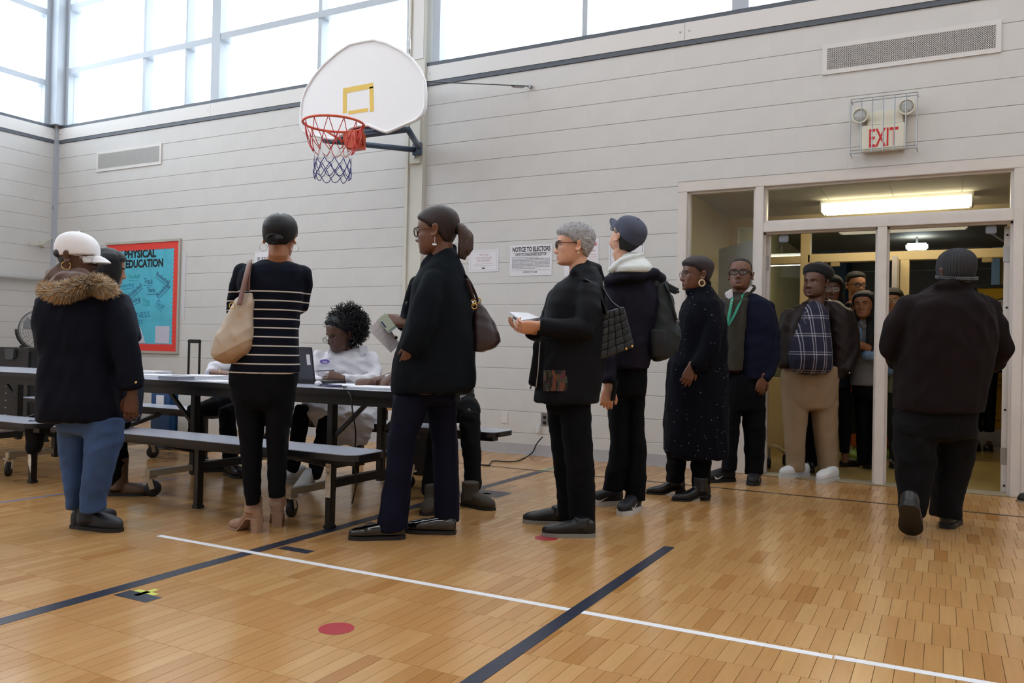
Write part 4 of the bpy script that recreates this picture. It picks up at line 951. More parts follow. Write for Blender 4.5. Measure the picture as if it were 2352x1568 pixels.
# ---- head
_HZ = np.array([-.116, -.112, -.104, -.092, -.075, -.055, -.03, 0, .03, .055, .08, .1, .115, .123, .126])
_HF = np.array([-.060, -.078, -.088, -.0925, -.0905, -.0915, -.0905, -.0885, -.093, -.0915, -.083, -.066, -.043, -.022, -.004])
_HB = np.array([-.036, -.018, .008, .030, .046, .060, .075, .091, .101, .1035, .098, .084, .062, .04, .022])
_HW = np.array([.012, .026, .040, .050, .0575, .0625, .067, .0715, .0745, .0755, .072, .062, .046, .028, .011])
def head_grid(nu=56, nv=52, fat=0.0, features=True, jaw=1.0):
    t = np.linspace(0, 1, nv); t = .5-.5*np.cos(np.pi*t); z = _HZ[0]+(_HZ[-1]-_HZ[0])*t
    fz, bz, wz = np.interp(z, _HZ, _HF), np.interp(z, _HZ, _HB), np.interp(z, _HZ, _HW)
    for _ in range(3):
        for q in (fz, bz, wz): q[1:-1] = .25*q[:-2]+.5*q[1:-1]+.25*q[2:]
    low = smoothstep(.0, -.07, z); wz = wz*(1+low*(jaw-1)+fat*low)
    th = np.linspace(0, 2*np.pi, nu, endpoint=False); Zm, Th = np.meshgrid(z, th, indexing='ij')
    Fm, Bm, Wm = fz[:, None], bz[:, None], wz[:, None]; yc = (Fm+Bm)/2*.6+.006; c, s = np.cos(Th), np.sin(Th)
    Xm = Wm*np.sign(s)*np.abs(s)**.86
    Ym = np.where(c > 0, yc-(yc-Fm)*np.abs(c)**.80, yc+(Bm-yc)*np.abs(c)**.92)
    fr = smoothstep(.15, .6, c)
    if features:
        ax = np.abs(Xm); g = lambda u, m, sg: np.exp(-((u-m)/sg)**2)
        nh = np.interp(Zm, [-.052, -.047, -.040, -.033, -.02, .0, .016, .03], [0, .008, .023, .0285, .022, .013, .006, 0]); ns = np.interp(Zm, [-.05, -.035, -.015, .01], [.0165, .0155, .0115, .0095])
        Ym = Ym-fr*nh*np.exp(-(Xm/ns)**2)
        Ym = Ym-fr*.009*g(ax, .014, .0075)*g(Zm, -.040, .008)                       # nostril wings
        Ym = Ym+fr*.0115*g(ax, .031, .0155)*g(Zm, .006, .0125)                      # eye sockets
        Ym = Ym-fr*.0045*g(ax, .030, .024)*g(Zm, .0275, .008)                       # brow
        Ym = Ym-fr*.0075*g(Xm, 0, .022)*g(Zm, -.0635, .0062)-fr*.0070*g(Xm, 0, .019)*g(Zm, -.0765, .0062)+fr*.0035*g(Xm, 0, .024)*g(Zm, -.070, .0028)
        Ym = Ym+fr*.004*g(Xm, 0, .02)*g(Zm, -.088, .006)-fr*.006*g(Xm, 0, .02)*g(Zm, -.103, .010)
        Xm = Xm+np.sign(Xm)*.0035*g(ax, .055, .02)*g(Zm, -.022, .018)*fr
    P = np.stack([Xm, Ym, Zm], -1)
    return P, z, th
def grid_shell(P):
    nv, nu = P.shape[:2]; V = np.concatenate([P.reshape(-1, 3), P[0].mean(0, keepdims=True), P[-1].mean(0, keepdims=True)]); F = []
    for i in range(nv-1):
        for j in range(nu): F.append((i*nu+j, i*nu+(j+1) % nu, (i+1)*nu+(j+1) % nu, (i+1)*nu+j))
    for j in range(nu): F.append((nv*nu, (j+1) % nu, j)); F.append((nv*nu+1, (nv-1)*nu+j, (nv-1)*nu+(j+1) % nu))
    return V, F
class Head:
    def __init__(s, fig, px, py, yaw, pitch=0, roll=0, scale=1.0, d=0.0, fat=0.0, jaw=1.0):
        s.fig = fig; s.C = fig.P(px, py, d); y = math.radians(yaw)
        f = -FWDH*math.cos(y)+RGTH*math.sin(y); up = ZUP.copy()
        yl = -f; xl = np.cross(yl, up); p = math.radians(pitch)      # pitch > 0 looks up
        f2 = f*math.cos(p)+up*math.sin(p); up2 = up*math.cos(p)-f*math.sin(p); yl = -f2
        r = math.radians(roll); xl, up2 = xl*math.cos(r)+up2*math.sin(r), up2*math.cos(r)-xl*math.sin(r)
        s.M = np.stack([xl, yl, up2*.945], 0)*scale; s.k = scale; s.fat = fat; s.jaw = jaw; s.f = f2
    def W(s, p): return np.asarray([list(q) for q in p] if isinstance(p, list) else p, float)@s.M+s.C
    def L(s, V): return (V-s.C)@np.linalg.inv(s.M)
    def shells(s, ears=True):
        P, z, th = head_grid(fat=s.fat, jaw=s.jaw); V, F = grid_shell(P); out = [Raw(s.W(V), F)]
        if ears:
            for sg in (-1, 1):
                E = lambda t, q: s.W((sg*(.0775+.010*q*(.4+.6*math.sin(t)**2)), .017+.0165*math.cos(t)*(1+.12*math.sin(t))+.006*math.sin(t), -.001+.031*math.sin(t)))
                pts = [(E(t, 1.0), .0046 if math.sin(t) > -.6 else .0062) for t in np.linspace(-2.6, 2.4, 15)]
                out.append(s.fig.limb3(pts, (.5, .5), 8))
                out.append(Tube([(s.W((sg*(.0755+.004*i), .017+.004*t, -.026+.05*t)), s.M[1]*.0135*math.sin(math.pi*(.15+.7*t))**.6, s.M[0]*.005) for i, t in enumerate(np.linspace(0, 1, 5))], 2, 12))
        return out
    def shell_part(s, off, mask, name, m, parent, inside=.008, smooth=True, noise=None, post=None, nu=72, nv=64, label=None):
        """layer over the skull (hair, cap): off(x,y,z,th) outward thickness where mask -> 1, tucked inside where 0"""
        P, z, th = head_grid(nu, nv, s.fat, False, s.jaw); Th = np.broadcast_to(th[None, :], P.shape[:2]); C0 = np.array([0, .012, .02])
        D = (P-C0).astype(float); D[..., 2] *= .8; D /= np.linalg.norm(D, axis=-1, keepdims=True)
        x_, y_, z_ = P[..., 0], P[..., 1], P[..., 2]; phi = np.abs(np.arctan2(x_, -(y_-.01)))    # 0 front .. pi back
        mk = mask(x_, y_, z_, phi); th_ = off(x_, y_, z_, phi)
        Q = P+D*(th_*mk-inside*(1-mk))[..., None]
        if noise is not None: Q = Q+D*(noise(Q)*mk)[..., None]
        if post is not None: Q = post(Q, phi)
        V, F = grid_shell(Q)
        return mesh_obj(name, s.W(V), F, m, parent, smooth, label=label)
def hairline(front=.078, temple=.03, ear=.022, back=-.06, soft=.016):
    def f(x, y, z, phi):
        zl = np.interp(phi, [0, .55, 1.0, 1.35, 1.62, 1.9, 2.3, 3.15], [front, front-.006, temple+.02, temple-.012, ear, -.02, back+.012, back])
        return smoothstep(-soft, soft, z-zl)
    return f
class Fig:
    def __init__(s, gpx, label, y=None, group=None, gz=0.0):
        s.g = on_z(gpx[0], gpx[1], gz) if y is None else Vector((on_y(gpx[0], gpx[1], y).x, y, 0))
        s.g.z = 0; s.dep = (s.g-CAM).dot(CFW); s.ppm = CF/s.dep; s.skin_shells = []; s.core = []; s.hands = []; s.seed = int(gpx[0])
        s.e = empty('person', s.g, label=label, cat='person', group=group)
    def P(s, px, py, d=0.0): return npv(CAM)+npv(ray(px, py))*(s.dep+d)
    def rows(s, rr, e=2.3, caps=(.35, .15), n=26):
        """rr: [(y, xl, xr, half_depth, d)]"""
        R = []
        for q in rr:
            y, xl, xr, b_ = q[:4]; d = q[4] if len(q) > 4 else 0.0
            c = s.P((xl+xr)/2, y, d); a = (xr-xl)/2/CF*(s.dep+d); R.append((c, RGT*a, FWD*b_))
        return Tube(R, e, n, caps)
    def limb(s, pts, caps=(.6, .6), n=18, e=2.0):
        """pts: [(px,py,d,ra[,rb])] radii in metres"""
        C = [s.P(p[0], p[1], p[2]) for p in pts]; return s.limb3([(c,)+tuple(p[3:]) for c, p in zip(C, pts)], caps, n, e)
    def limb3(s, pts, caps=(.6, .6), n=18, e=2.0):
        R = []; k = len(pts)
        for i in range(k):
            a, b_ = pts[max(i-1, 0)][0], pts[min(i+1, k-1)][0]; t = b_-a; t = t/np.linalg.norm(t)
            n2 = FWD-t*(FWD@t)
            if np.linalg.norm(n2) < .2: n2 = ZUP-t*(ZUP@t)
            n2 /= np.linalg.norm(n2); n1 = np.cross(n2, t); ra = pts[i][1]; rb = pts[i][2] if len(pts[i]) > 2 else ra
            R.append((pts[i][0], n1*ra, n2*rb))
        return Tube(R, e, n, caps)
    def wear(s, name, shells, m, voxel=.010, smooth=4, amp=.004, lam=(.05, .16), aniso=(1, 1, 1), core=True, label=None, parent=None, mfun=None, mats=None):
        V, N, F = remesh(shells, voxel, smooth); V = folds(V, N, amp, lam, aniso, s.seed+len(name))
        if core: s.core += [t for t in shells if isinstance(t, Tube) and not getattr(t, 'thin', False)]
        mi = None
        if mfun is not None: fc = V[np.array([f[0] for f in F])]; mi = mfun(fc)
        return mesh_obj(name, V, F, m, parent or s.e, True, label=label, mats=mats, midx=mi)
    def body(s, head, neck, skin, lips=None, beard=None, voxel=.004, extra=()):
        """head, neck and hands at fine resolution, joined with the body under the clothes"""
        Vs, Fs, Ms, o = [], [], [], 0
        sh = head.shells()+[s.limb3(neck, (.3, .3), 20)]+list(extra) if head is not None else list(extra)
        parts = []
        if sh: parts.append((remesh(sh, voxel, 2), 1))
        for h in s.hands: parts.append((remesh(h, .0035, 2), 0))
        if s.core: parts.append((remesh(s.core, .016, 4, .78), 0))
        for (V, N, F), isH in parts:
            mi = np.zeros(len(F), dtype=np.int32)
            if isH and head is not None and (lips is not None or beard is not None):
                c = head.L(V[np.array([f[0] for f in F])]); x_, y_, z_ = np.abs(c[:, 0]), c[:, 1], c[:, 2]
                if beard is not None:
                    mi[(z_ < -.048) & (y_ < -.03) & (z_ > -.125) & ~((z_ > -.056) & (x_ < .01))] = 2
                if lips is not None: mi[((x_/.0245)**2+((z_+.0695)/.0105)**2 < 1) & (y_ < -.07)] = 1
            Vs.append(V); Fs += [tuple(int(i)+o for i in f) for f in F]; Ms.append(mi); o += len(V)
        # weld each piece to the body under the clothes so that the surface is one
        if len(Vs) > 1:
            base = len(Vs)-1; off = np.cumsum([0]+[len(v) for v in Vs]); mp = np.arange(off[-1])
            for k in range(base):
                tgt = Vs[base]; c = tgt[::7]
                dd = ((Vs[k][:, None, :]-c[None, ::5, :])**2).sum(-1); i = int(np.unravel_index(dd.argmin(), dd.shape)[0])
                j = int(((tgt-Vs[k][i])**2).sum(1).argmin()); mp[off[k]+i] = off[base]+j
            Fs = [tuple(int(mp[i]) for i in f) for f in Fs]
        return mesh_obj('body', np.concatenate(Vs), Fs, skin, s.e, True, mats=[skin, lips or skin, beard or skin], midx=np.concatenate(Ms))
    def face(s, head, iris=(40, 26, 18), brow=(22, 16, 14), eyes=True, brows=True, open_=.5, gaze=(0, 0)):
        if eyes:
            m1 = mat('eye_white', (172, 164, 156), .35); m2 = mat('iris_%d_%d_%d' % iris, iris, .2)
            for sg in (-1, 1):
                mb = MB().sphere((0, 0, 0), .0128, 16, (1, 1, open_)); V = npv(mb.v); c = np.array([sg*.0315, -.0655, .006])
                fc = np.array([V[list(f)].mean(0) for f in mb.f]); g_ = np.array([gaze[0], -1.0, gaze[1]], dtype=float); g_ /= np.linalg.norm(g_)
                q = fc/np.linalg.norm(fc*np.array([1, 1, 1/open_]), axis=1, keepdims=True); mi = ((q*np.array([1, 1, 1/open_]))@g_ > .80).astype(np.int32)
                mesh_obj('eye', head.W(V+c), mb.f, m1, s.e, True, mats=[m1, m2], midx=mi)
        if brows:
            mb_ = mat('brow_%d_%d_%d' % brow, brow, .8)
            for sg in (-1, 1):
                pts = [head.W((sg*xx, yy, zz)) for xx, yy, zz in ((.013, -.0965, .0235), (.024, -.0945, .0275), (.036, -.0885, .029), (.047, -.077, .0245))]
                B('eyebrow', MB().tube([Vector(p) for p in pts], [.0022, .0034, .0030, .0016], 6), mb_, s.e, True)
    def glasses(s, head, m, hw=.0265, hh=.0195, r=.0022, y=-.101, z=.003, cx=.0325, drop=0.0, lens=True, e=3.0):
        g = empty('glasses', (0, 0, 0)); g.parent = s.e
        ge = None
        W = lambda p: Vector(head.W(p)); mb = MB()
        for sg in (-1, 1):
            pts = []
            for k in range(28):
                a = 2*math.pi*k/28; cx_, sz_ = math.cos(a), math.sin(a)
                xx = sg*cx+hw*math.copysign(abs(cx_)**(2/e), cx_); zz = z+hh*math.copysign(abs(sz_)**(2/e), sz_); pts.append(W((xx, y+.22*abs(xx)**1.5*1.0, zz)))
            mb.tube(pts, r, 6, True)
        mb.tube([W((-cx+hw, y+.002, z+.004)), W((0, y-.003, z+.008)), W((cx-hw, y+.002, z+.004))], r, 6)
        for sg in (-1, 1):
            mb.tube([W((sg*(cx+hw), y+.003, z+hh*.5)), W((sg*.0765, -.06, z+hh*.4+drop*.5)), W((sg*.0795, -.0, .012+drop)), W((sg*.0785, .018, .004+drop))], r*.85, 6)
        bpy.data.objects.remove(g)
        fr = B('glasses', mb, m, s.e, True)
        if lens:
            for sg in (-1, 1):
                pts = []
                for k in range(20):
                    a = 2*math.pi*k/20; cx_, sz_ = math.cos(a), math.sin(a)
                    pts.append(W((sg*cx+hw*math.copysign(abs(cx_)**(2/e), cx_), y+.22*abs(sg*cx)**1.5, z+hh*math.copysign(abs(sz_)**(2/e), sz_))))
                mesh_obj('lens', [p[:] for p in pts], [tuple(range(20))], glass('lens_glass', (.9, .92, .93), .1), fr)
        return fr
    def hand(s, W_, D, Nb, side, size=.185, curl=(.5, .5, .5, .5), thumb=(.7, .4), spread=.06):
        """W_ wrist, D to the finger tips, Nb back-of-hand normal, side: +1 thumb along D x Nb"""
        D = npv(D); D = D/np.linalg.norm(D); Nb = npv(Nb); Nb = Nb-D*(Nb@D); Nb /= np.linalg.norm(Nb); T = np.cross(D, Nb)*side; q = size/.185
        W_ = npv(W_); sh = []
        sh.append(Tube([(W_-D*.03*q, T*.026*q, Nb*.020*q), (W_, T*.027*q, Nb*.019*q), (W_+D*.03*q, T*.036*q, Nb*.0175*q), (W_+D*.065*q, T*.042*q, Nb*.0155*q), (W_+D*.092*q, T*.040*q, Nb*.0125*q)], 2.6, 18, (.3, .5)))
        for i, (xo, L) in enumerate(((.030, .074), (.010, .083), (-.010, .077), (-.029, .060))):
            base = W_+D*(.088-.004*abs(i-1))*q+T*xo*q; a = 0.0; p = base-D*.012*q; pts = [(p, .0098*q)]; dr = D+T*spread*(1.5-i)
            dr /= np.linalg.norm(dr); p = base; pts.append((p, .0095*q))
            for k, fr in enumerate((.44, .31, .25)):
                a += curl[i]*(.9 if k == 0 else 1.1); v = dr*math.cos(a)-Nb*math.sin(a); p = p+v*L*fr*q; pts.append((p, (.0088, .0080, .0066)[k]*q))
            sh.append(s.limb3(pts, (.5, .8), 10))
        b0 = W_+D*.020*q+T*.022*q-Nb*.004*q; v = D*.62+T*thumb[0]-Nb*.25; v /= np.linalg.norm(v)
        p1 = b0+v*.040*q; v2 = v+D*.35-T*thumb[1]-Nb*.25; v2 /= np.linalg.norm(v2); p2 = p1+v2*.032*q; v3 = v2+D*.2-T*thumb[1]*.6; v3 /= np.linalg.norm(v3)
        sh.append(s.limb3([(b0, .0145*q), (p1, .0112*q), (p2, .0102*q), (p2+v3*.026*q, .0078*q)], (.5, .8), 12))
        s.hands.append(sh); return sh
    def shoe(s, heel, toe, m, msole, L=None, w=.048, h=.075, toeh=.045, sole=.02, heelh=0.0, ankle=None, z0=0.0, name='shoe', voxel=.0055, pointy=0.0, amp=0.0, laces=None, place=None):
        """heel, toe: floor points (toe may be given with heel=None and place=(right, forward) direction). ankle: (height, radius) of a shaft"""
        toe = npv(toe)
        if heel is None: dd = RGTH*place[0]+FWDH*place[1]; heel = toe-dd/np.linalg.norm(dd)*L
        heel = npv(heel); d = toe-heel; d[2] = 0; LL = np.linalg.norm(d) if L is None else L; d = d/np.linalg.norm(d); sd = np.array([d[1], -d[0], 0]); up = ZUP
        H = lambda t: z0+heelh*float(smoothstep(.62, .28, t))
        tt = np.array([0, .04, .1, .2, .35, .5, .65, .78, .88, .95, 1.0]); ww = np.array([.36, .58, .74, .80, .78, .86, .98, .97-pointy*.2, .82-pointy*.32, .58-pointy*.3, .26-pointy*.15])
        hh = np.array([.78, .92, 1.0, 1.0, .98, .86, toeh/h*1.22, toeh/h*1.04, toeh/h*.92, toeh/h*.78, toeh/h*.55])
        ts = np.linspace(0, 1, 22); wI = np.interp(ts, tt, ww); hI = np.interp(ts, tt, hh)
        for q in (wI, hI): q[1:-1] = .25*q[:-2]+.5*q[1:-1]+.25*q[2:]
        R = []
        for t, w1, h1 in zip(ts, wI, hI):
            c = heel+d*(t*LL); c[2] = H(t)+sole+h*h1*.40; R.append((c, sd*w*w1, up*h*h1*.60))
        sh = [Tube(R, 2.5, 22, (.2, .25))]
        if ankle:
            c = heel+d*(.25*LL); hz = H(.2)
            sh.append(s.limb3([(c+up*(hz+sole+.03), ankle[1]*1.0, ankle[1]*1.2), (c+up*(hz+sole+h*.95), ankle[1]*.96, ankle[1]*1.08), (c+up*(hz+ankle[0]), ankle[1], ankle[1])], (.3, .1)))
        o = s.wear(name, sh, m, voxel, 3, amp, core=False)
        # sole: outline follows the upper, slightly proud
        V = []; F = []; n = len(ts)
        for t, w1 in zip(ts, wI):
            for sg in (-1, 1):
                for zz in (0, 1):
                    c = heel+d*((t-.5)*LL*1.02+.5*LL)+sd*sg*w*(w1*1.0+.05); c[2] = H(t)+zz*sole; V.append(c)
        for k in range(n-1):
            a = k*4; b_ = a+4; F += [(a, b_, b_+1, a+1), (a+2, a+3, b_+3, b_+2), (a+1, b_+1, b_+3, a+3), (a, a+2, b_+2, b_)]
        F += [(0, 1, 3, 2), (n*4-4, n*4-2, n*4-1, n*4-3)]
        so = mesh_obj('sole', V, F, msole, o)
        if heelh:
            st = []
            for z_, k_ in ((0, .86), (heelh*.5, .88), (heelh+.004, 1.0)):
                c = heel+d*(.12*LL+.006*(1-k_)); c[2] = z0+z_; st.append((c, sd*w*.74*k_, d*LL*.13*k_))
            V_, F_2 = Tube(st, 3.2, 18, (0, 0)).geo(); mesh_obj('heel_block', V_, F_2, msole, o)
        if laces is not None:
            for k in range(4):
                t = .40+.075*k; c = heel+d*(t*LL); zt = H(t)+sole+h*np.interp(t, ts, hI)*1.0
                B('lace', MB().tube([Vector(c+sd*x+up*(zt-z_)) for x, z_ in ((-.022, .010), (0, -.001), (.022, .010))], .0035, 6), laces, o, True)
        return o
    def repose(s, o, origin, dirv, upv):
        """move a shoe built along +X from the origin to a new place and attitude"""
        dirv = Vector(dirv).normalized(); upv = Vector(upv); sdv = dirv.cross(upv).normalized(); upv = sdv.cross(dirv); MM = Matrix((dirv, -sdv, upv)).transposed(); off_ = rootloc(o.parent)
        for ob in [o]+list(o.children):
            for v in ob.data.vertices: v.co = MM @ (v.co+off_) + Vector(origin) - off_
    def strap(s, name, pts, w, t, m, parent=None):
        """flat band through world points"""
        pts = smooth_path([Vector(p) for p in pts], 5); return B(name, MB().tube(pts, w, 8, flat=t/w), m, parent or s.e, True)
# ---- colours
SK_D1 = mat('skin_deep', (86, 54, 40), .42, var=.06, vscale=30); SK_D2 = mat('skin_dark_brown', (106, 68, 50), .42, var=.06, vscale=30); SK_M = mat('skin_brown', (150, 100, 70), .45, var=.05, vscale=30)
SK_L = mat('skin_fair', (214, 162, 136), .45, var=.05, vscale=30); SK_T = mat('skin_tan', (196, 140, 106), .45, var=.05, vscale=30)
LIP_D = mat('lips_dark', (84, 48, 42), .4); LIP_M = mat('lips_rose', (142, 84, 68), .4); LIP_L = mat('lips_pink', (192, 126, 108), .4)
HAIR_B = mat('hair_black', (12, 12, 17), .42, spec=.3, stretch=(60, 60, 6), bump=.6, bscale=6); HAIR_BR = mat('hair_brown', (44, 31, 28), .45, spec=.3, stretch=(60, 60, 6), bump=.6, bscale=6, var=.3, vscale=4)
HAIR_G = mat('hair_grey', (158, 158, 162), .5, var=.35, vscale=60, bump=.5, bscale=90); HAIR_SH = mat('hair_short_dark', (26, 22, 22), .7, bump=.5, bscale=260); HAIR_SHB = mat('hair_short_brown', (44, 34, 36), .7, bump=.6, bscale=220, var=.2, vscale=20)
NAVY = mat('navy_wool', (9, 13, 26), .85, spec=.15, bump=.15, bscale=300); DKCOAT = mat('dark_teal_wool', (7, 14, 21), .85, spec=.15, bump=.15, bscale=300); BLKP = mat('black_trousers', (5, 6, 11), .85, spec=.15, bump=.1, bscale=260)
JEANS = mat('blue_denim', (46, 74, 118), .8, var=.22, vscale=7, bump=.2, bscale=400); DJEANS = mat('dark_denim', (9, 12, 32), .8, spec=.15, var=.15, vscale=8, bump=.15, bscale=400); BLKSHOE = mat('black_leather', (16, 16, 19), .35); GLOSSY = mat('patent_leather', (5, 5, 7), .06, coat=.8); SOLEB = mat('black_sole', (14, 14, 15), .6); SOLEW = mat('white_sole', (190, 190, 190), .5); WHITESH = mat('white_leather', (206, 208, 212), .4); M_GOLD = mat('gold_metal', (214, 178, 110), .25, metal=.9); M_SILV = mat('silver_metal', (206, 204, 206), .25, metal=.9)
# ================================================================== THE PEOPLE
def fur(fig, name, pts, rad, n, length, mats_, seed=1):
    """thick fur roll: core tube plus tapered locks"""
    rg = random.Random(seed); P = smooth_path([Vector(p) for p in pts], 8); mb = [MB() for _ in mats_]
    for i in range(n):
        t = rg.uniform(0, len(P)-1.001); k = int(t); c = P[k].lerp(P[k+1], t-k); T = (P[k+1]-P[k]).normalized()
        v = Vector((rg.gauss(0, 1), rg.gauss(0, 1), rg.gauss(0, 1))); v = (v-T*v.dot(T)).normalized()
        b0 = c+v*rad*.75; L = length*rg.uniform(.6, 1.25); tip = b0+(v+T*rg.uniform(-.5, .5)+Vector((0, 0, -.35))).normalized()*L
        s_ = v.cross(T).normalized()*.0028; mid = (b0+tip)/2+v*.25*L*.4
        mb[rg.randrange(len(mats_))].add([b0-s_, b0+s_, mid+s_*.7, mid-s_*.7, tip], [(0, 1, 2, 3), (3, 2, 4)])
    core = B(name, MB().tube(P, rad*.8, 12), mats_[0], fig.e, True)
    for q, m in zip(mb, mats_): B('fur_lock_field', q, m, core, kind='stuff')
    return core
def earring(fig, c, R, r, m, nrm=None, n=24): return B('earring', MB().torus(Vector(c), R, r, nrm or Vector(FWDH), n, 6), m, fig.e, True)
def cap_parts(fig, H, m, zb=.038, slope=-.12, off=.011, brim=(.075, .07), brimdrop=.02, mb_=None, gap=False):
    def mask(x, y, z, phi): 
        q = smoothstep(-.004, .004, z-(zb+slope*y))
        return q
    cap = H.shell_part(lambda x, y, z, p: off+.006*smoothstep(.06, .12, z), mask, 'cap', m, fig.e, inside=.014)
    # brim: curved plate
    V = []; F = []; n = 15; k = 5
    for j in range(k):
        for i in range(n):
            a = (i/(n-1)-.5)*2; t = j/(k-1); x = a*brim[0]*(1-.08*t*abs(a)); y0 = -.101+.062*abs(a)**2.2; y = y0-brim[1]*t*(1-abs(a)**2.6*.92); z = zb+slope*y0+.004-.016*a*a*(1-.3*t)-brimdrop*t*t-(.10*t*brim[1]); V.append((x, y, z))
    for j in range(k-1):
        for i in range(n-1): F.append((j*n+i, j*n+i+1, (j+1)*n+i+1, (j+1)*n+i))
    nV = len(V); V2 = [(x, y, z-.004) for x, y, z in V]; F2 = [tuple(reversed([q+nV for q in f])) for f in F]
    rim = [(i, i+1, nV+i+1, nV+i) for i in range(n-1)]+[((k-1)*n+i+1, (k-1)*n+i, nV+(k-1)*n+i, nV+(k-1)*n+i+1) for i in range(n-1)]
    mesh_obj('brim', H.W(V+V2), F+F2+rim, mb_ or m, cap, True)
    B('cap_button', MB().sphere(Vector(H.W((0, .012, .126+off+.006))), .007, 10), m, cap, True)
    return cap
def NK(H, base, r0=.052, r1=.056): return [(H.W((0, .022, -.045)), r0), (H.W((0, .028, -.10)), r0), (npv(base), r1)]

# ---------- woman in white cap and parka
f = Fig((225, 1215), 'person in a white cap, fur-trimmed dark parka and blue jeans, seen from behind')
f.wear('parka', [f.rows([(655, 128, 238, .13), (680, 104, 262, .17), (705, 94, 268, .19), (740, 91, 270, .20), (780, 93, 272, .20), (815, 101, 276, .19), (850, 101, 282, .20), (890, 98, 285, .21), (930, 97, 287, .215), (962, 99, 287, .21)], 2.5, (.5, .06)),
                 f.limb([(252, 690, -.05, .075), (270, 735, -.07, .078), (284, 790, -.09, .076), (296, 845, -.1, .066), (303, 893, -.11, .058)], (.6, .1)),
                 f.limb([(110, 695, .05, .07), (108, 780, .10, .07), (115, 850, .1, .06)])], NAVY, .011, 5, .006, (.07, .22), (1, 1, .6))
f.wear('trousers', [f.rows([(950, 140, 278, .155), (985, 138, 279, .15)], 2.4, (.2, .2)), f.rows([(960, 136, 212, .10), (1010, 138, 207, .095), (1060, 143, 202, .088), (1110, 152, 198, .078), (1145, 157, 192, .07), (1166, 158, 189, .066)], 2.2, (.2, .05)),
                    f.rows([(960, 196, 280, .11, -.05), (1010, 198, 279, .105, -.06), (1045, 198, 268, .10, -.07), (1080, 195, 258, .092, -.07), (1115, 190, 249, .084, -.07), (1150, 187, 241, .076, -.07), (1174, 187, 239, .072, -.07)], 2.2, (.2, .05))], JEANS, .009, 4, .0032, (.05, .14), (.8, .8, 1.2))
bs = mat('dark_boot', (26, 30, 40), .55)
f.shoe(on_z(178, 1212), on_z(290, 1222), bs, SOLEB, .275, .048, .085, .055, .02, ankle=(.135, .056)); f.shoe(on_z(166, 1214), on_z(210, 1205), bs, SOLEB, .26, .048, .085, .055, .02, ankle=(.135, .055))
H = Head(f, 177, 593, 96, -7, 0, 1.0)
wr = f.P(303, 906, -.11); f.hand(wr, (-.1, 0, -1), -FWD, 1, .18, (.35, .4, .45, .5))
f.body(H, NK(H, f.P(172, 660)), SK_D1, LIP_D); f.face(H)
H.shell_part(lambda x, y, z, p: .007+0*x, hairline(.07, .02, .015, -.075), 'hair', mat('hair_salt', (58, 58, 68), .7, var=.4, vscale=80), f.e)
M_CAPW = mat('white_cap_cloth', (232, 232, 236), .7)
cap = cap_parts(f, H, M_CAPW, .010, -.20, .014, (.068, .07), .024)
B('cap_opening', MB().sphere(Vector(H.W((-.058, .074, .010))), .022, 18, (1, 1, 1)), mat('hair_salt', (58, 58, 68)), cap, True)
f.glasses(H, mat('clear_white_frame', (190, 188, 190), .3), r=.0022)
earring(f, H.W((-.082, .014, -.052)), .021, .0026, M_GOLD, Vector(H.M[0]+.6*H.M[1]))
M_HOOD = mat('brown_hood_lining', (92, 66, 58), .9, sheen=.4, bump=.3, bscale=160)
f.wear('hood', [f.limb([(112, 662, .02, .045), (124, 638, .03, .05), (150, 626, .0, .056), (182, 632, -.04, .046), (206, 646, -.05, .036)]), f.limb([(124, 662, -.06, .045), (146, 640, -.08, .046), (180, 642, -.1, .040), (212, 655, -.09, .03)])], M_HOOD, .008, 3, .005)
FUR = [mat('fur_brown', (150, 124, 94), .9), mat('fur_tan', (214, 194, 160), .9), mat('fur_grey', (196, 192, 184), .9), mat('fur_ginger', (190, 150, 100), .9)]
fur(f, 'fur_trim', [f.P(*p) for p in ((112, 664, .05), (116, 672, -.10), (140, 672, -.19), (170, 663, -.21), (200, 654, -.20), (226, 654, -.16), (244, 664, -.1), (256, 684, -.04))], .030, 9000, .040, FUR, 5)
B('cuff_button', MB().sphere(Vector(f.P(312, 878, -.17)), .007, 8), M_GOLD, f.e)

# ---------- woman in grey coat beyond her
f = Fig((285, 1137), 'person with dark chin-length hair and slate coat beyond the white-capped one')
M_SLATE = mat('slate_coat', (38, 44, 56), .85, spec=.2, bump=.15, bscale=300)
f.wear('coat', [f.rows([(664, 225, 272, .10), (685, 212, 288, .14), (720, 206, 298, .16), (770, 206, 302, .16), (820, 206, 305, .16), (870, 208, 326, .17), (920, 205, 322, .17), (966, 205, 316, .17)], 2.4, (.5, .06)),
                f.limb([(276, 690, -.03, .066), (292, 730, -.05, .064), (303, 775, -.08, .058), (285, 790, -.2, .05), (262, 775, -.26, .045)])], M_SLATE, .010, 5, .005, (.06, .2))
f.wear('trousers', [f.rows([(950, 215, 300, .13), (1000, 220, 290, .1), (1090, 245, 292, .075), (1125, 250, 288, .065)], 2.2)], BLKP, .010)
M_BRB = mat('brown_boot', (92, 72, 58), .6, var=.1, vscale=8)
f.shoe(on_z(246, 1137), on_z(322, 1137), M_BRB, SOLEB, .265, .046, .075, .05, .018, ankle=(.24, .058)); f.shoe(on_z(215, 1132), on_z(250, 1132), M_BRB, SOLEB, .26, .046, .075, .05, .018, ankle=(.24, .058))
H = Head(f, 248, 618, 112, -10, 4, 1.0)
f.body(H, NK(H, f.P(246, 676)), SK_M, LIP_M); f.face(H)
H.shell_part(lambda x, y, z, p: .020+0*x, hairline(.075, .01, -.05, -.12), 'hair', HAIR_B, f.e)
f.wear('hair', [f.limb([(252, 594, -.03, .078, .085), (248, 622, -.03, .084, .09), (244, 650, -.02, .076, .08)], (.7, .2))], HAIR_B, .007, 3, .002, core=False)
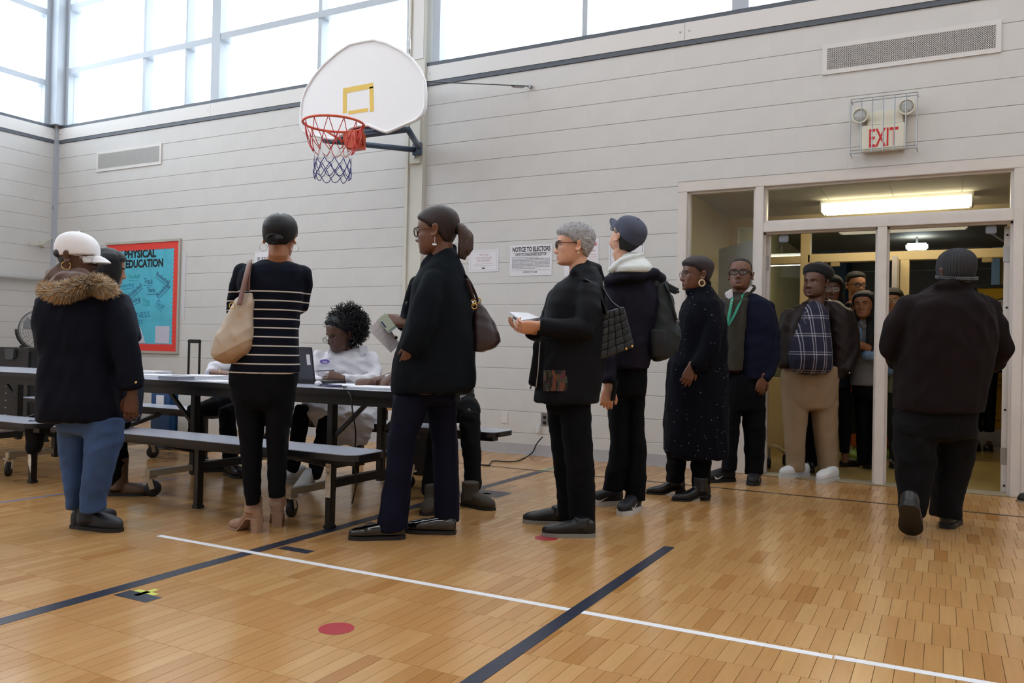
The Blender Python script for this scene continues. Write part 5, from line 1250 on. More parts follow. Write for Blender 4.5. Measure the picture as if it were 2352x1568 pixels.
B('folded_form', MB().obox(Vector(f.P(297, 764, -.16)), .05, .012, .03, Matrix.Rotation(.2, 3, 'Y')), M_PAPER, label='small folded white form in the slate-coated person’s hand', cat='paper')

# ---------- woman in striped sweater
f = Fig((598, 1226), 'person in a navy and white striped sweater, back to the viewer')
def striped():
    m = bpy.data.materials.new('striped_knit'); m.use_nodes = True; nt = m.node_tree; b_ = nt.nodes['Principled BSDF']; b_.inputs['Roughness'].default_value = .85; b_.inputs['Specular IOR Level'].default_value = .15
    tc = nt.nodes.new('ShaderNodeTexCoord'); sp = nt.nodes.new('ShaderNodeSeparateXYZ'); nt.links.new(tc.outputs['Object'], sp.inputs[0])
    zt = f.P(620, 672).tolist()[2]
    def mt(op, a, bb):
        n = nt.nodes.new('ShaderNodeMath'); n.operation = op
        for i, q in enumerate((a, bb)):
            if isinstance(q, (int, float)): n.inputs[i].default_value = q
            else: nt.links.new(q, n.inputs[i])
        return n.outputs[0]
    d = mt('SUBTRACT', zt+.003, sp.outputs[2]); fr = mt('MODULO', d, .0462); ln = mt('LESS_THAN', fr, .0065); ok = mt('GREATER_THAN', d, 0.0); k = mt('MULTIPLY', ln, ok)
    mx = nt.nodes.new('ShaderNodeMix'); mx.data_type = 'RGBA'; nt.links.new(k, mx.inputs[0]); mx.inputs[6].default_value = lin((9, 14, 28))+(1,); mx.inputs[7].default_value = lin((206, 202, 198))+(1,)
    nt.links.new(mx.outputs[2], b_.inputs['Base Color']); return m
f.wear('sweater', [f.rows([(603, 588, 676, .06), (610, 566, 696, .095), (625, 553, 704, .115), (650, 549, 704, .125), (690, 556, 697, .125), (724, 562, 687, .12), (760, 557, 685, .12), (800, 545, 686, .125), (835, 535, 687, .13), (858, 529, 687, .13)], 2.5, (.25, .04)),
                   f.limb([(562, 622, -.0, .056), (549, 660, .03, .055), (540, 695, .06, .048), (536, 715, .16, .04), (560, 720, .26, .036)]),
                   f.limb([(693, 625, 0, .056), (697, 655, .03, .054), (690, 700, .07, .046), (670, 720, .2, .04), (600, 715, .27, .036)])], striped(), .009, 4, .004, (.07, .2))
f.wear('trousers', [f.rows([(845, 530, 686, .125), (875, 530, 683, .125), (915, 535, 676, .12), (935, 540, 672, .1)], 2.5, (.1, .2)),
                    f.rows([(915, 536, 607, .10), (970, 547, 605, .085), (1020, 554, 602, .078), (1070, 557, 600, .068), (1120, 560, 598, .06), (1158, 566, 597, .056)], 2.2, (.2, .05)),
                    f.rows([(915, 608, 677, .10), (970, 611, 667, .085), (1020, 614, 661, .078), (1070, 616, 658, .068), (1115, 617, 656, .06), (1142, 617, 654, .056)], 2.2, (.2, .05))], BLKP, .009, 4, .003)
M_BOOTB = mat('taupe_suede', (158, 128, 108), .75, var=.08, vscale=12)
for hp_, pl_ in (((598, 1224), (-.75, .45)), ((636, 1211), (-.25, .9))):
    h0 = npv(on_z(*hp_)); q_ = RGTH*pl_[0]+FWDH*pl_[1]; o = f.shoe(h0, h0+q_, M_BOOTB, M_BOOTB, .23, .043, .062, .044, .010, heelh=.07, ankle=(.115, .046), pointy=.15)
H = Head(f, 644, 547, 180, -2, 0, .94)
f.hand(f.P(545, 712, .14), npv((-.25, .1, .15)), FWD*-1, 1, .17, (.5, .5, .5, .5))
f.body(H, NK(H, f.P(640, 612), .05, .058), SK_M, extra=[f.rows([(590, 618, 666, .05), (600, 600, 672, .055), (608, 590, 680, .06)], 2.2)])
H.shell_part(lambda x, y, z, p: .013+.008*np.exp(-((p-1.6)/.5)**2), hairline(.07, .015, .012, -.055), 'hair', HAIR_B, f.e)
B('hair_bun', MB().sphere(Vector(H.W((0, .098, -.022))), .034, 20, (1.5, .62, .75)).torus(Vector(H.W((.004, .112, -.024))), .022, .008, Vector(H.M[1]), 20, 8, sx=1.5), HAIR_B, f.e, True)
for sg in (-1, 1): earring(f, H.W((sg*.088, .016, -.058)), .02, .0013, M_SILV, Vector(FWDH))
# beige tote on her shoulder
tt = empty('tote_bag', f.P(535, 800, -.1), label='large beige leather tote hanging from the striped sweater’s shoulder', cat='bag')
M_TOTE = mat('beige_leather', (184, 162, 140), .5, var=.05, vscale=6); M_TOTED = mat('tan_leather_base', (150, 116, 88), .5)
V, N, F_ = remesh([f.rows([(672, 556, 586, .035, -.1), (690, 540, 586, .05, -.1), (715, 526, 585, .06, -.1), (745, 510, 585, .068, -.1), (775, 496, 585, .075, -.1), (795, 488, 583, .078, -.1), (812, 486, 572, .075, -.1), (826, 494, 552, .06, -.1), (835, 512, 534, .035, -.1)], 2.8, (.1, .2))], .005, 4)
V = folds(V, N, .005, (.06, .16), (1, 1, 1), 4)
def two_tone(ref):
    m = bpy.data.materials.new('two_tone_leather'); m.use_nodes = True; nt = m.node_tree; b_ = nt.nodes['Principled BSDF']; b_.inputs['Roughness'].default_value = .5
    tc = nt.nodes.new('ShaderNodeTexCoord'); sv = nt.nodes.new('ShaderNodeVectorMath'); sv.operation = 'SUBTRACT'; nt.links.new(tc.outputs['Object'], sv.inputs[0]); sv.inputs[1].default_value = ref.tolist()
    dv = nt.nodes.new('ShaderNodeVectorMath'); dv.operation = 'DOT_PRODUCT'; nt.links.new(sv.outputs[0], dv.inputs[0]); dv.inputs[1].default_value = (ZUP-.55*RGT).tolist()
    lt = nt.nodes.new('ShaderNodeMath'); lt.operation = 'LESS_THAN'; nt.links.new(dv.outputs['Value'], lt.inputs[0]); lt.inputs[1].default_value = -.05
    mx = nt.nodes.new('ShaderNodeMix'); mx.data_type = 'RGBA'; nt.links.new(lt.outputs[0], mx.inputs[0]); mx.inputs[6].default_value = lin((188, 173, 156))+(1,); mx.inputs[7].default_value = lin((160, 132, 104))+(1,); nt.links.new(mx.outputs[2], b_.inputs['Base Color']); return m
mesh_obj('bag_body', V, F_, two_tone(f.P(520, 788, -.1)-npv(tt.location)), tt, True)
M_STRAP = mat('brown_strap', (116, 80, 70), .55)
f.strap('strap', [f.P(549, 700, -.17), f.P(556, 672, -.16), f.P(566, 630, -.14), f.P(573, 602, -.06), f.P(572, 600, .04)], .017, .005, M_STRAP, tt); f.strap('strap', [f.P(569, 668, -.14), f.P(570, 635, -.13), f.P(575, 606, -.07)], .015, .005, M_STRAP, tt)
B('bag_ring', MB().torus(Vector(f.P(533, 702, -.17)), .014, .003, Vector(FWDH), 16, 6), M_GOLD, tt, True)

# ---------- seated poll workers
SY = 4.93
def seated_legs(fig, hip, kneeL, kneeR, footL, footR, m, r=.078):
    sh = []
    for hx_, kn, ft in ((-.09, kneeL, footL), (.09, kneeR, footR)):
        h_ = npv(hip)+np.array([hx_, 0, 0]); kn, ft = npv(kn), npv(ft)
        sh.append(fig.limb3([(h_, r*1.1), ((h_+kn)/2, r), (kn, r*.85), (kn*.5+ft*.5, r*.72), (ft, r*.62)]))
    sh.append(fig.limb3([(npv(hip)+np.array([0, 0, -.05]), .15, .12), (npv(hip)+np.array([0, 0, .1]), .14, .11)], (.5, .4)))
    return fig.wear('trousers', sh, m, .010, 4, .004)
SHIRT = mat('white_cotton', (214, 214, 222), .75, bump=.1, bscale=200)
f = Fig((792, 850), 'person with curly black hair and white shirt seated at the table with a pen', y=SY)
f.wear('shirt', [f.rows([(800, 768, 836, .07), (810, 740, 850, .10), (828, 722, 860, .125), (852, 716, 862, .14), (882, 716, 862, .15), (915, 716, 866, .155), (950, 722, 868, .16), (975, 730, 864, .15)], 2.3, (.3, .1)),
                 f.limb([(738, 818, -.02, .062), (720, 850, -.08, .058), (716, 872, -.2, .05), (732, 878, -.36, .04)]),
                 f.limb([(848, 820, -.02, .064), (862, 852, -.05, .06), (856, 872, -.18, .052), (818, 874, -.32, .044), (790, 868, -.40, .04)]),
                 thin(f.rows([(918, 690, 868, .12, -.20), (945, 696, 868, .12, -.28), (975, 722, 862, .07, -.32), (1005, 742, 852, .03, -.34), (1022, 762, 846, .02, -.34)], 2.2, (.2, .3)))], SHIRT, .009, 3, .007, (.05, .14))
for sg, pts in ((1, ((826, 795), (842, 792), (846, 806), (830, 818))), (-1, ((770, 806), (757, 800), (752, 812), (764, 828)))):
    q = [Vector(f.P(x, y, -.09)) for x, y in pts]; B('collar', MB().add([p[:] for p in q]+[(p+Vector(FWD)*.012)[:] for p in q], [(0, 1, 2, 3), (7, 6, 5, 4), (0, 4, 5, 1), (1, 5, 6, 2), (2, 6, 7, 3), (3, 7, 4, 0)]), SHIRT, f.e)
gx = f.g.x
seated_legs(f, (gx, SY, .55), f.P(694, 945, -.30), f.P(752, 968, -.34), f.P(672, 1075, -.5), f.P(722, 1090, -.62), BLKP, .08)
f.shoe(None, on_z(652, 1112), WHITESH, SOLEW, .27, .05, .08, .05, .03, place=(-.3, -1))
o = f.shoe((0, 0, 0), (1, 0, 0), WHITESH, SOLEW, .285, .05, .085, .055, .03, laces=WHITESH)
f.repose(o, Vector(f.P(716, 1098, -.56)), Vector(f.P(684, 1146, -.74))-Vector(f.P(716, 1098, -.56)), (.35, -.55, .75))
H = Head(f, 782, 768, -44, -18, -4, 1.08, -.08, .14)
f.hand(f.P(783, 868, -.42), -RGT*1.0+ZUP*.25, -FWD*.8+ZUP*.5, -1, .175, (.35, .5, .7, .8), (.5, .5))
f.body(H, NK(H, f.P(803, 815, .0), .055, .066), SK_D1, LIP_D); f.face(H, open_=.35)
f.glasses(H, mat('dark_glasses', (30, 24, 24), .3), hh=.015, z=-.012, y=-.112, drop=.01)
earring(f, H.W((.081, .018, -.048)), .024, .0025, M_SILV, Vector((H.M[0]*.8+H.M[1]*-.5)))
H.shell_part(lambda x, y, z, p: .02+.02*smoothstep(0, 2.5, p), hairline(.100, .045, .03, -.10), 'hair', HAIR_B, f.e)
def curls(fig, H, n, seed, rx, cen, L=(.05, .09), m=HAIR_B):
    rg = random.Random(seed); mb = MB()
    for i in range(n):
        v = Vector((rg.gauss(0, 1), rg.gauss(0, 1), rg.gauss(0, 1))).normalized(); 
        c = Vector((cen[0]+v.x*rx[0], cen[1]+v.y*rx[1], cen[2]+v.z*rx[2]))
        if c.y < -.045 and c.z < .125: continue
        if c.y < .0 and c.z < .085: continue
        d = (v+Vector((0, 0, -.55))).normalized(); u = d.orthogonal().normalized(); w = d.cross(u); R_ = rg.uniform(.006, .011); LL = rg.uniform(*L); ph = rg.uniform(0, 6.28); p = []
        for k in range(15):
            t = k/14; a = ph+t*11; p.append(Vector(H.W(c+d*LL*(t-.3)+(u*math.cos(a)+w*math.sin(a))*R_)))
        mb.tube(p, [.0024]*13+[.0018, .001], 4)
    return B('hair_curl_field', mb, m, fig.e, True, kind='stuff')
curls(f, H, 950, 7, (.108, .115, .128), (.014, .066, .05))
B('sticker', MB().prism([(.037*math.cos(k*math.pi/12), .017*math.sin(k*math.pi/12)) for k in range(24)], Vector(f.P(746, 830, -.145)), Vector(RGT), Vector(UPV), .003), mat('violet_sticker', (112, 92, 180), .5), f.e)
B('sticker_stripe', MB().prism([(-.018, -.005), (.018, -.009), (.018, -.002), (-.018, .003)], Vector(f.P(746, 830, -.149)), Vector(RGT), Vector(UPV), .002), M_PAPER, f.e)
pc = Vector(f.P(742, 852, -.47)); B('pen', MB().tube([Vector(f.P(722, 852, -.50)), Vector(f.P(730, 851.5, -.49)), Vector(f.P(768, 850, -.46))], [.0012, .0045, .0045], 8), mat('grey_pen', (96, 98, 106), .3, metal=.5), label='slim grey pen in the seated person’s hand', cat='pen')
B('necklace', MB().tube(smooth_path([Vector(f.P(797, 800, -.06)), Vector(f.P(795, 812, -.075)), Vector(f.P(788, 818, -.09))]), .002, 5), M_GOLD, f.e)

f = Fig((592, 850), 'person in white shirt seated at the table, mostly hidden by the striped sweater', y=SY)
f.wear('shirt', [f.rows([(806, 568, 640, .08), (825, 552, 655, .12), (870, 548, 660, .14), (920, 552, 658, .15), (965, 556, 654, .15)], 2.3, (.3, .1)),
                 f.limb([(566, 822, -.02, .06), (530, 838, -.10, .06), (490, 846, -.20, .06), (484, 856, -.26, .05)], (.6, .3)), f.limb([(640, 830, -.02, .06), (650, 860, -.1, .055), (620, 872, -.3, .045)])], SHIRT, .009, 3, .006)
seated_legs(f, (f.g.x, SY, .55), f.P(448, 945, -.30), f.P(520, 950, -.34), f.P(455, 1060, -.30), f.P(530, 1060, -.4), BLKP, .088)
f.shoe(on_z(440, 1082), on_z(505, 1082), BLKSHOE, SOLEB, .28, .05, .08, .055, .02); f.shoe(on_z(520, 1088), on_z(560, 1100), BLKSHOE, SOLEB, .28, .05, .08, .055, .02)
H = Head(f, 604, 772, -10, -10)
w0 = f.P(486, 858, -.30); f.hand(f.P(528, 861, -.40), RGT-ZUP*.1-FWD*.25, ZUP, -1, .18, (.3, .3, .3, .3))
f.body(H, NK(H, f.P(604, 826)), SK_D2, LIP_D, extra=[f.limb([(490, 857, -.28, .036), (510, 859, -.34, .033), (530, 861, -.4, .028)])]); f.face(H)
H.shell_part(lambda x, y, z, p: .01+0*x, hairline(), 'hair', HAIR_SH, f.e)
B('bracelet', MB().torus(Vector(f.P(508, 859, -.335)), .036, .0028, Vector(RGT), 24, 6), M_GOLD, f.e, True)

f = Fig((1012, 850), 'person in a pale striped shirt seated at the table end behind the ponytail', y=SY)
f.wear('shirt', [f.rows([(796, 985, 1050, .08), (815, 965, 1070, .12), (860, 962, 1076, .14), (905, 975, 1083, .14), (918, 985, 1082, .13)], 2.3, (.3, .1)),
                 f.limb([(972, 815, -.02, .06), (940, 845, -.1, .055), (912, 858, -.2, .05), (900, 868, -.3, .04)]), f.limb([(1040, 820, -.05, .06), (1000, 860, -.22, .05), (925, 872, -.38, .042), (890, 872, -.42, .036)])], mat('striped_shirt', (190, 190, 198), .8, var=.12, vscale=1, stretch=(90, 90, 1)), .009, 3, .005)
seated_legs(f, f.P(1045, 935, .0), f.P(1010, 985, -.42), f.P(1078, 955, -.30), f.P(985, 1130, -.45), f.P(1088, 1118, -.38), mat('charcoal_trousers', (14, 16, 19), .85, spec=.2), .09)
M_OLV = mat('olive_suede', (62, 54, 42), .8)
f.shoe(on_z(1062, 1158), on_z(1132, 1172), M_OLV, SOLEB, .275, .052, .08, .055, .016, ankle=(.15, .056)); f.shoe(on_z(1000, 1165), on_z(972, 1190), M_OLV, SOLEB, .275, .052, .08, .055, .016, ankle=(.15, .056))
H = Head(f, 1015, 752, -30, -10)
f.hand(f.P(852, 878, -.50), -RGT*.9-FWD*.2-ZUP*.15, ZUP*.6-FWD*.7, -1, .185, (.9, 1.0, 1.05, 1.1)); f.hand(f.P(897, 868, -.46), -RGT*.7-ZUP*.55-FWD*.3, ZUP*.8-FWD*.4, -1, .185, (.15, .15, .2, .2))
f.body(H, NK(H, f.P(1012, 805)), SK_D1, LIP_D, extra=[f.limb([(905, 864, -.3, .034), (875, 873, -.42, .03), (852, 878, -.5, .027)])]); f.face(H)
H.shell_part(lambda x, y, z, p: .006+0*x, hairline(), 'hair', HAIR_SH, f.e)
B('belt', MB().torus(Vector(f.P(1042, 918, .0)), .145, .018, (0, 0, 1), 28, 6, up=(0, 1, 0)), BLKSHOE, f.e, True)

# ---------- woman with ponytail in dark coat
f = Fig((945, 1226), 'person with brown ponytail, glasses and long dark coat holding papers')
f.wear('coat', [f.rows([(575, 1008, 1046, .07), (592, 994, 1056, .10), (615, 968, 1066, .15), (650, 946, 1077, .19), (690, 941, 1084, .205), (730, 936, 1087, .21), (770, 922, 1090, .21), (810, 907, 1092, .215), (850, 900, 1095, .22), (886, 897, 1095, .22), (900, 899, 1080, .215)], 2.5, (.3, .04)),
                f.limb([(1000, 640, -.13, .07), (985, 690, -.18, .076), (968, 745, -.21, .074), (954, 785, -.22, .066), (942, 808, -.22, .058)], (.6, .2)),
                f.limb([(965, 650, .14, .06), (945, 705, .2, .056), (936, 735, .2, .05), (926, 745, .14, .042)]),
                f.limb([(1040, 572, .03, .03), (1020, 562, .06, .028), (1000, 585, .02, .03), (975, 615, -.06, .03)], (.5, .5))], DKCOAT, .010, 4, .005, (.08, .22), (1, 1, .5))
for py in (697, 775): B('button', MB().sphere(Vector(f.P(935 if py < 700 else 909, py, -.02)), .011, 10, (1, 1, 1)), BLKSHOE, f.e)
f.wear('trousers', [f.rows([(880, 905, 1050, .14), (920, 903, 1049, .135)], 2.3, (.1, .2)),
                    f.rows([(905, 905, 995, .11, -.06), (950, 899, 978, .10, -.07), (1000, 891, 958, .09, -.08), (1050, 887, 950, .082, -.08), (1100, 884, 945, .085, -.08), (1150, 874, 941, .092, -.08), (1200, 866, 936, .10, -.08), (1216, 864, 935, .10, -.08)], 2.2, (.2, .05)),
                    f.rows([(905, 975, 1048, .11, .08), (960, 985, 1050, .10, .09), (1030, 992, 1052, .085, .10), (1090, 995, 1054, .085, .1), (1150, 996, 1056, .092, .1), (1196, 996, 1056, .10, .1)], 2.2, (.2, .05))], DJEANS, .009, 4, .004, (.06, .16), (1, 1, .5))
f.shoe(on_z(930, 1236), on_z(815, 1238), GLOSSY, SOLEB, .285, .048, .07, .045, .02); f.shoe(on_z(1046, 1226), on_z(950, 1222), GLOSSY, SOLEB, .28, .048, .07, .045, .02)
H = Head(f, 1003, 533, -104, -4, 0, 1.06, 0, .06)
f.hand(f.P(926, 742, .12), -RGT+ZUP*.25, -FWD*.7+ZUP*.6, 1, .185, (.55, .6, .7, .8)); f.hand(f.P(946, 800, -.20), -RGT*.5-ZUP+FWD*.45, -FWD, 1, .15, (.3, .3, .3, .3))
f.body(H, NK(H, f.P(1016, 600), .056, .06), SK_D2, LIP_D); f.face(H)
f.glasses(H, mat('tortoise', (96, 66, 40), .3, var=.5, vscale=60), r=.0034, hh=.022, e=2.6)
H.shell_part(lambda x, y, z, p: .012+.004*smoothstep(1, 3, p), hairline(.072, .025, .02, -.07), 'hair', HAIR_BR, f.e)
f.wear('ponytail', [f.limb([(1046, 522, -.02, .026), (1060, 526, -.02, .034), (1069, 545, -.02, .042), (1068, 570, -.02, .042), (1060, 592, -.02, .022)], (.5, .4))], mat('hair_brown_tail', (74, 54, 46), .4, stretch=(90, 90, 8), bump=.7, bscale=6, var=.35, vscale=5), .006, 2, .004, (.02, .05), (1, 1, .2), core=False)
B('hair_tie', MB().torus(Vector(f.P(1050, 524, -.02)), .024, .009, Vector(RGT), 18, 8), HAIR_B, f.e, True)
ear = H.W((.082, .018, -.036)); B('earring', MB().tube([Vector(ear), Vector(ear-ZUP*.02), Vector(ear-ZUP*.035)], .0014, 5).obox(Vector(ear-ZUP*.042), .026, .006, .009, Matrix.Rotation(.1, 3, 'Y')), M_SILV, f.e)
# her papers and cards
pa = empty('ballot_application', f.P(880, 770, .1), label='white form held out by the ponytailed person', cat='paper')
q = [Vector(f.P(*p)) for p in ((876, 723, .10), (846, 758, .02), (898, 810, .10), (918, 790, .16))]; nn_ = Vector(FWD)*.0012
B('sheet', MB().add([p[:] for p in q]+[(p+nn_)[:] for p in q], [(0, 1, 2, 3), (7, 6, 5, 4), (0, 4, 5, 1), (1, 5, 6, 2), (2, 6, 7, 3), (3, 7, 4, 0)]), M_PAPER, pa)
for i in range(5):
    a0 = q[0].lerp(q[3], .2+.16*i)-nn_*.6; a1 = q[1].lerp(q[2], .2+.16*i)-nn_*.6; B('printed_line', MB().bar(a0.lerp(a1, .1), a0.lerp(a1, .85), .0012, .002, up=FWD), M_INKP, pa)
idc = Vector(f.P(888, 740, .07)); u_ = (Vector(f.P(902, 758, .07))-Vector(f.P(876, 724, .07))).normalized(); w_ = u_.cross(Vector(FWD)).normalized()
for k, (mm_, nm_) in enumerate(((mat('pale_green_card', (186, 208, 196), .4), 'pale green identity card pinched over the form'), (mat('blue_card', (150, 184, 200), .4), 'blue card behind the pale green one'))):
    ce = empty('identity_card', idc, label=nm_, cat='card'); B('card', MB().obox(idc+Vector(FWD)*.004*k+u_*.012*k, .0856, .0012, .054, Matrix((u_, Vector(FWD), w_)).transposed()), mm_, ce); B('card_stripe', MB().obox(idc+Vector(FWD)*(.004*k-.0008)+u_*.012*k-w_*.02, .04, .0006, .008, Matrix((u_, Vector(FWD), w_)).transposed()), mat('card_blue', (30, 50, 110), .4), ce)
# her shoulder bag
hb = empty('shoulder_bag', f.P(1118, 770, .05), label='burgundy leather shoulder bag with gold rings behind the dark coat', cat='bag')
M_BURG = mat('burgundy_leather', (52, 38, 42), .38)
V, N, F_ = remesh([f.rows([(692, 1088, 1104, .035, .02), (710, 1086, 1118, .05, .02), (740, 1084, 1136, .065, .02), (765, 1083, 1148, .075, .02), (785, 1082, 1152, .075, .02), (798, 1082, 1140, .07, .02), (807, 1082, 1112, .06, .02)], 2.6, (.1, .1))], .007, 3)
mesh_obj('bag_body', folds(V, N, .005, (.05, .14), (1, 1, .5), 9), F_, M_BURG, hb, True)
f.strap('strap', [f.P(1066, 628, -.07), f.P(1078, 645, -.06), f.P(1090, 670, -.03), f.P(1098, 692, -.02)], .014, .006, M_BURG, hb); f.strap('strap', [f.P(1072, 640, -.10), f.P(1082, 670, -.08), f.P(1087, 690, -.05)], .012, .006, M_BURG, hb)
for p in ((1098, 690, -.02), (1089, 703, -.07), (1086, 695, -.06)): B('bag_ring', MB().torus(Vector(f.P(*p)), .014, .0036, Vector(FWDH), 16, 6), M_GOLD, hb, True)

# ---------- grey-haired person
f = Fig((1305, 1215), 'person with short grey hair and black jacket with a colourful patch')
BLKJ = mat('black_jacket', (6, 8, 16), .75, spec=.2, bump=.12, bscale=300)
f.wear('jacket', [f.rows([(622, 1320, 1376, .08), (640, 1292, 1384, .13), (662, 1270, 1389, .17), (690, 1254, 1394, .19), (720, 1249, 1396, .195), (760, 1243, 1396, .2), (800, 1237, 1394, .2), (840, 1232, 1390, .2), (880, 1229, 1384, .2), (922, 1226, 1374, .2)], 2.5, (.4, .04)),
                  f.limb([(1350, 668, -.13, .072), (1352, 715, -.19, .074), (1340, 755, -.22, .07), (1300, 757, -.25, .062), (1262, 752, -.26, .054), (1242, 749, -.26, .05)], (.6, .1)),
                  f.limb([(1280, 680, .15, .062), (1262, 735, .2, .06), (1236, 768, .14, .054), (1222, 762, .02, .046)], (.6, .1)),
                  f.limb([(1318, 630, -.1, .034), (1345, 612, .0, .042), (1370, 618, .06, .04), (1376, 640, .08, .034)]), f.limb([(1238, 790, -.08, .03), (1230, 840, -.08, .03), (1224, 880, -.08, .028)])], BLKJ, .010, 4, .005, (.06, .2))
f.wear('trousers', [f.rows([(905, 1252, 1356, .135), (940, 1254, 1356, .13)], 2.3, (.1, .2)), f.rows([(925, 1254, 1318, .1, .08), (1000, 1262, 1322, .09, .09), (1080, 1272, 1326, .085, .09), (1150, 1280, 1330, .085, .09), (1190, 1281, 1330, .085, .09)], 2.2, (.2, .05)),
                    f.rows([(925, 1285, 1357, .105, -.05), (1000, 1290, 1360, .1, -.06), (1080, 1300, 1366, .095, -.06), (1150, 1305, 1368, .095, -.06), (1205, 1307, 1368, .095, -.06)], 2.2, (.2, .05))], BLKP, .009, 4, .003)
SOLEG = mat('grey_sole', (128, 124, 118), .7)
f.shoe(on_z(1366, 1232), on_z(1243, 1230), BLKSHOE, SOLEG, .28, .046, .075, .045, .02, ankle=(.10, .044)); f.shoe(on_z(1312, 1203), on_z(1222, 1200), BLKSHOE, SOLEG, .275, .046, .075, .045, .02, ankle=(.10, .044))
H = Head(f, 1318, 566, -88, 0, 0, .98)
f.hand(f.P(1238, 748, -.26), -RGT*1.0-ZUP*.1, -ZUP*.5-FWD*.6, -1, .18, (.5, .6, .65, .7)); f.hand(f.P(1220, 760, .0), -RGT*.9+ZUP*.15-FWD*.2, -ZUP, 1, .18, (.45, .45, .5, .55))
f.body(H, NK(H, f.P(1330, 640), .05, .058), SK_L, LIP_L); f.face(H, (70, 60, 50), (90, 84, 80))
f.glasses(H, mat('brown_frame', (58, 36, 34), .3), r=.003, hh=.021)
nz = lambda Q: .006*np.sin(Q[..., 0]*330+3*np.sin(Q[..., 2]*120))*np.sin(Q[..., 1]*300+2*np.sin(Q[..., 0]*150))*np.sin(Q[..., 2]*310)
H.shell_part(lambda x, y, z, p: .018+.002*smoothstep(.02, .1, z), hairline(.07, .028, .02, -.062), 'hair', HAIR_G, f.e, noise=nz, nu=140, nv=120)
ear = H.W((.084, .018, -.040)); B('earring', MB().sphere(Vector(ear-ZUP*.006), .006, 10), mat('pearl', (226, 220, 212), .2), f.e, True)
def patchwork():
    m = bpy.data.materials.new('tapestry_patch'); m.use_nodes = True; nt = m.node_tree; b_ = nt.nodes['Principled BSDF']; b_.inputs['Roughness'].default_value = .9
    tc = nt.nodes.new('ShaderNodeTexCoord'); mp = nt.nodes.new('ShaderNodeMapping'); mp.inputs['Scale'].default_value = (62, 62, 24); nt.links.new(tc.outputs['Object'], mp.inputs[0])
    v = nt.nodes.new('ShaderNodeTexVoronoi'); v.inputs['Scale'].default_value = 1.0; nt.links.new(mp.outputs[0], v.inputs['Vector'])
    n = nt.nodes.new('ShaderNodeTexNoise'); n.inputs['Scale'].default_value = 60; nt.links.new(tc.outputs['Object'], n.inputs['Vector'])
    cr = nt.nodes.new('ShaderNodeValToRGB'); e_ = cr.color_ramp.elements; e_[0].color = lin((24, 20, 22))+(1,); e_[1].color = lin((96, 30, 56))+(1,)
    for p_, c_ in ((.25, (38, 32, 28)), (.42, (28, 58, 50)), (.55, (84, 80, 64)), (.68, (118, 54, 28)), (.82, (36, 66, 50))): q_ = e_.new(p_); q_.color = lin(c_)+(1,)
    sp = nt.nodes.new('ShaderNodeSeparateColor'); nt.links.new(v.outputs['Color'], sp.inputs[0]); mx = nt.nodes.new('ShaderNodeMath'); mx.operation = 'MULTIPLY_ADD'; nt.links.new(n.outputs[0], mx.inputs[0]); mx.inputs[1].default_value = .5; nt.links.new(sp.outputs[0], mx.inputs[2])
    sb = nt.nodes.new('ShaderNodeMath'); sb.operation = 'SUBTRACT'; nt.links.new(mx.outputs[0], sb.inputs[0]); sb.inputs[1].default_value = .25; nt.links.new(sb.outputs[0], cr.inputs[0]); nt.links.new(cr.outputs[0], b_.inputs['Base Color']); return m
V = []; n_ = 9
for j in range(5):
    for i in range(n_): V.append(f.P(1248+81*i/(n_-1), 850+48*j/4, -.207+.010*abs(i-3.2)*.55))
Fq = [(j*n_+i, j*n_+i+1, (j+1)*n_+i+1, (j+1)*n_+i) for j in range(4) for i in range(n_-1)]; V2 = [v+FWD*.012 for v in V]; k_ = len(V); bd = [i for i in range(n_)]+[j*n_+n_-1 for j in range(1, 5)]+[4*n_+i for i in range(n_-2, -1, -1)]+[j*n_ for j in range(3, 0, -1)]
mesh_obj('pocket_patch', V+V2, Fq+[tuple(k_+i for i in reversed(q)) for q in Fq]+[(bd[i], bd[(i+1) % len(bd)], k_+bd[(i+1) % len(bd)], k_+bd[i]) for i in range(len(bd))], patchwork(), f.e)
B('zipper', MB().tube([Vector(f.P(1240, 785, -.19)), Vector(f.P(1236, 850, -.19)), Vector(f.P(1231, 890, -.18))], .003, 5), M_STEEL, f.e); B('zip_pull', MB().tube([Vector(f.P(1221, 882, -.1)), Vector(f.P(1218, 893, -.1))], .004, 6), BLKSHOE, f.e)
# papers and phone in her hands
q = [Vector(f.P(*p)) for p in ((1170, 716, -.02), (1212, 718, .10), (1240, 729, .0), (1198, 735, -.16))]; t_ = Vector((0, 0, -.010))
B('paper_sheaf', MB().add([p[:] for p in q]+[(p+t_)[:] for p in q], [(3, 2, 1, 0), (4, 5, 6, 7), (0, 1, 5, 4), (1, 2, 6, 5), (2, 3, 7, 6), (3, 0, 4, 7)]), M_PAPER, label='folded white sheets held flat by the grey-haired person', cat='paper')
q = [p+Vector((0, 0, -.018))+Vector(RGT)*.02 for p in q]; t_ = Vector((0, 0, -.016)); B('wallet', MB().add([p[:] for p in q]+[(p+t_)[:] for p in q], [(3, 2, 1, 0), (4, 5, 6, 7), (0, 1, 5, 4), (1, 2, 6, 5), (2, 3, 7, 6), (3, 0, 4, 7)]), BLKSHOE, label='black wallet held under the folded sheets', cat='wallet')
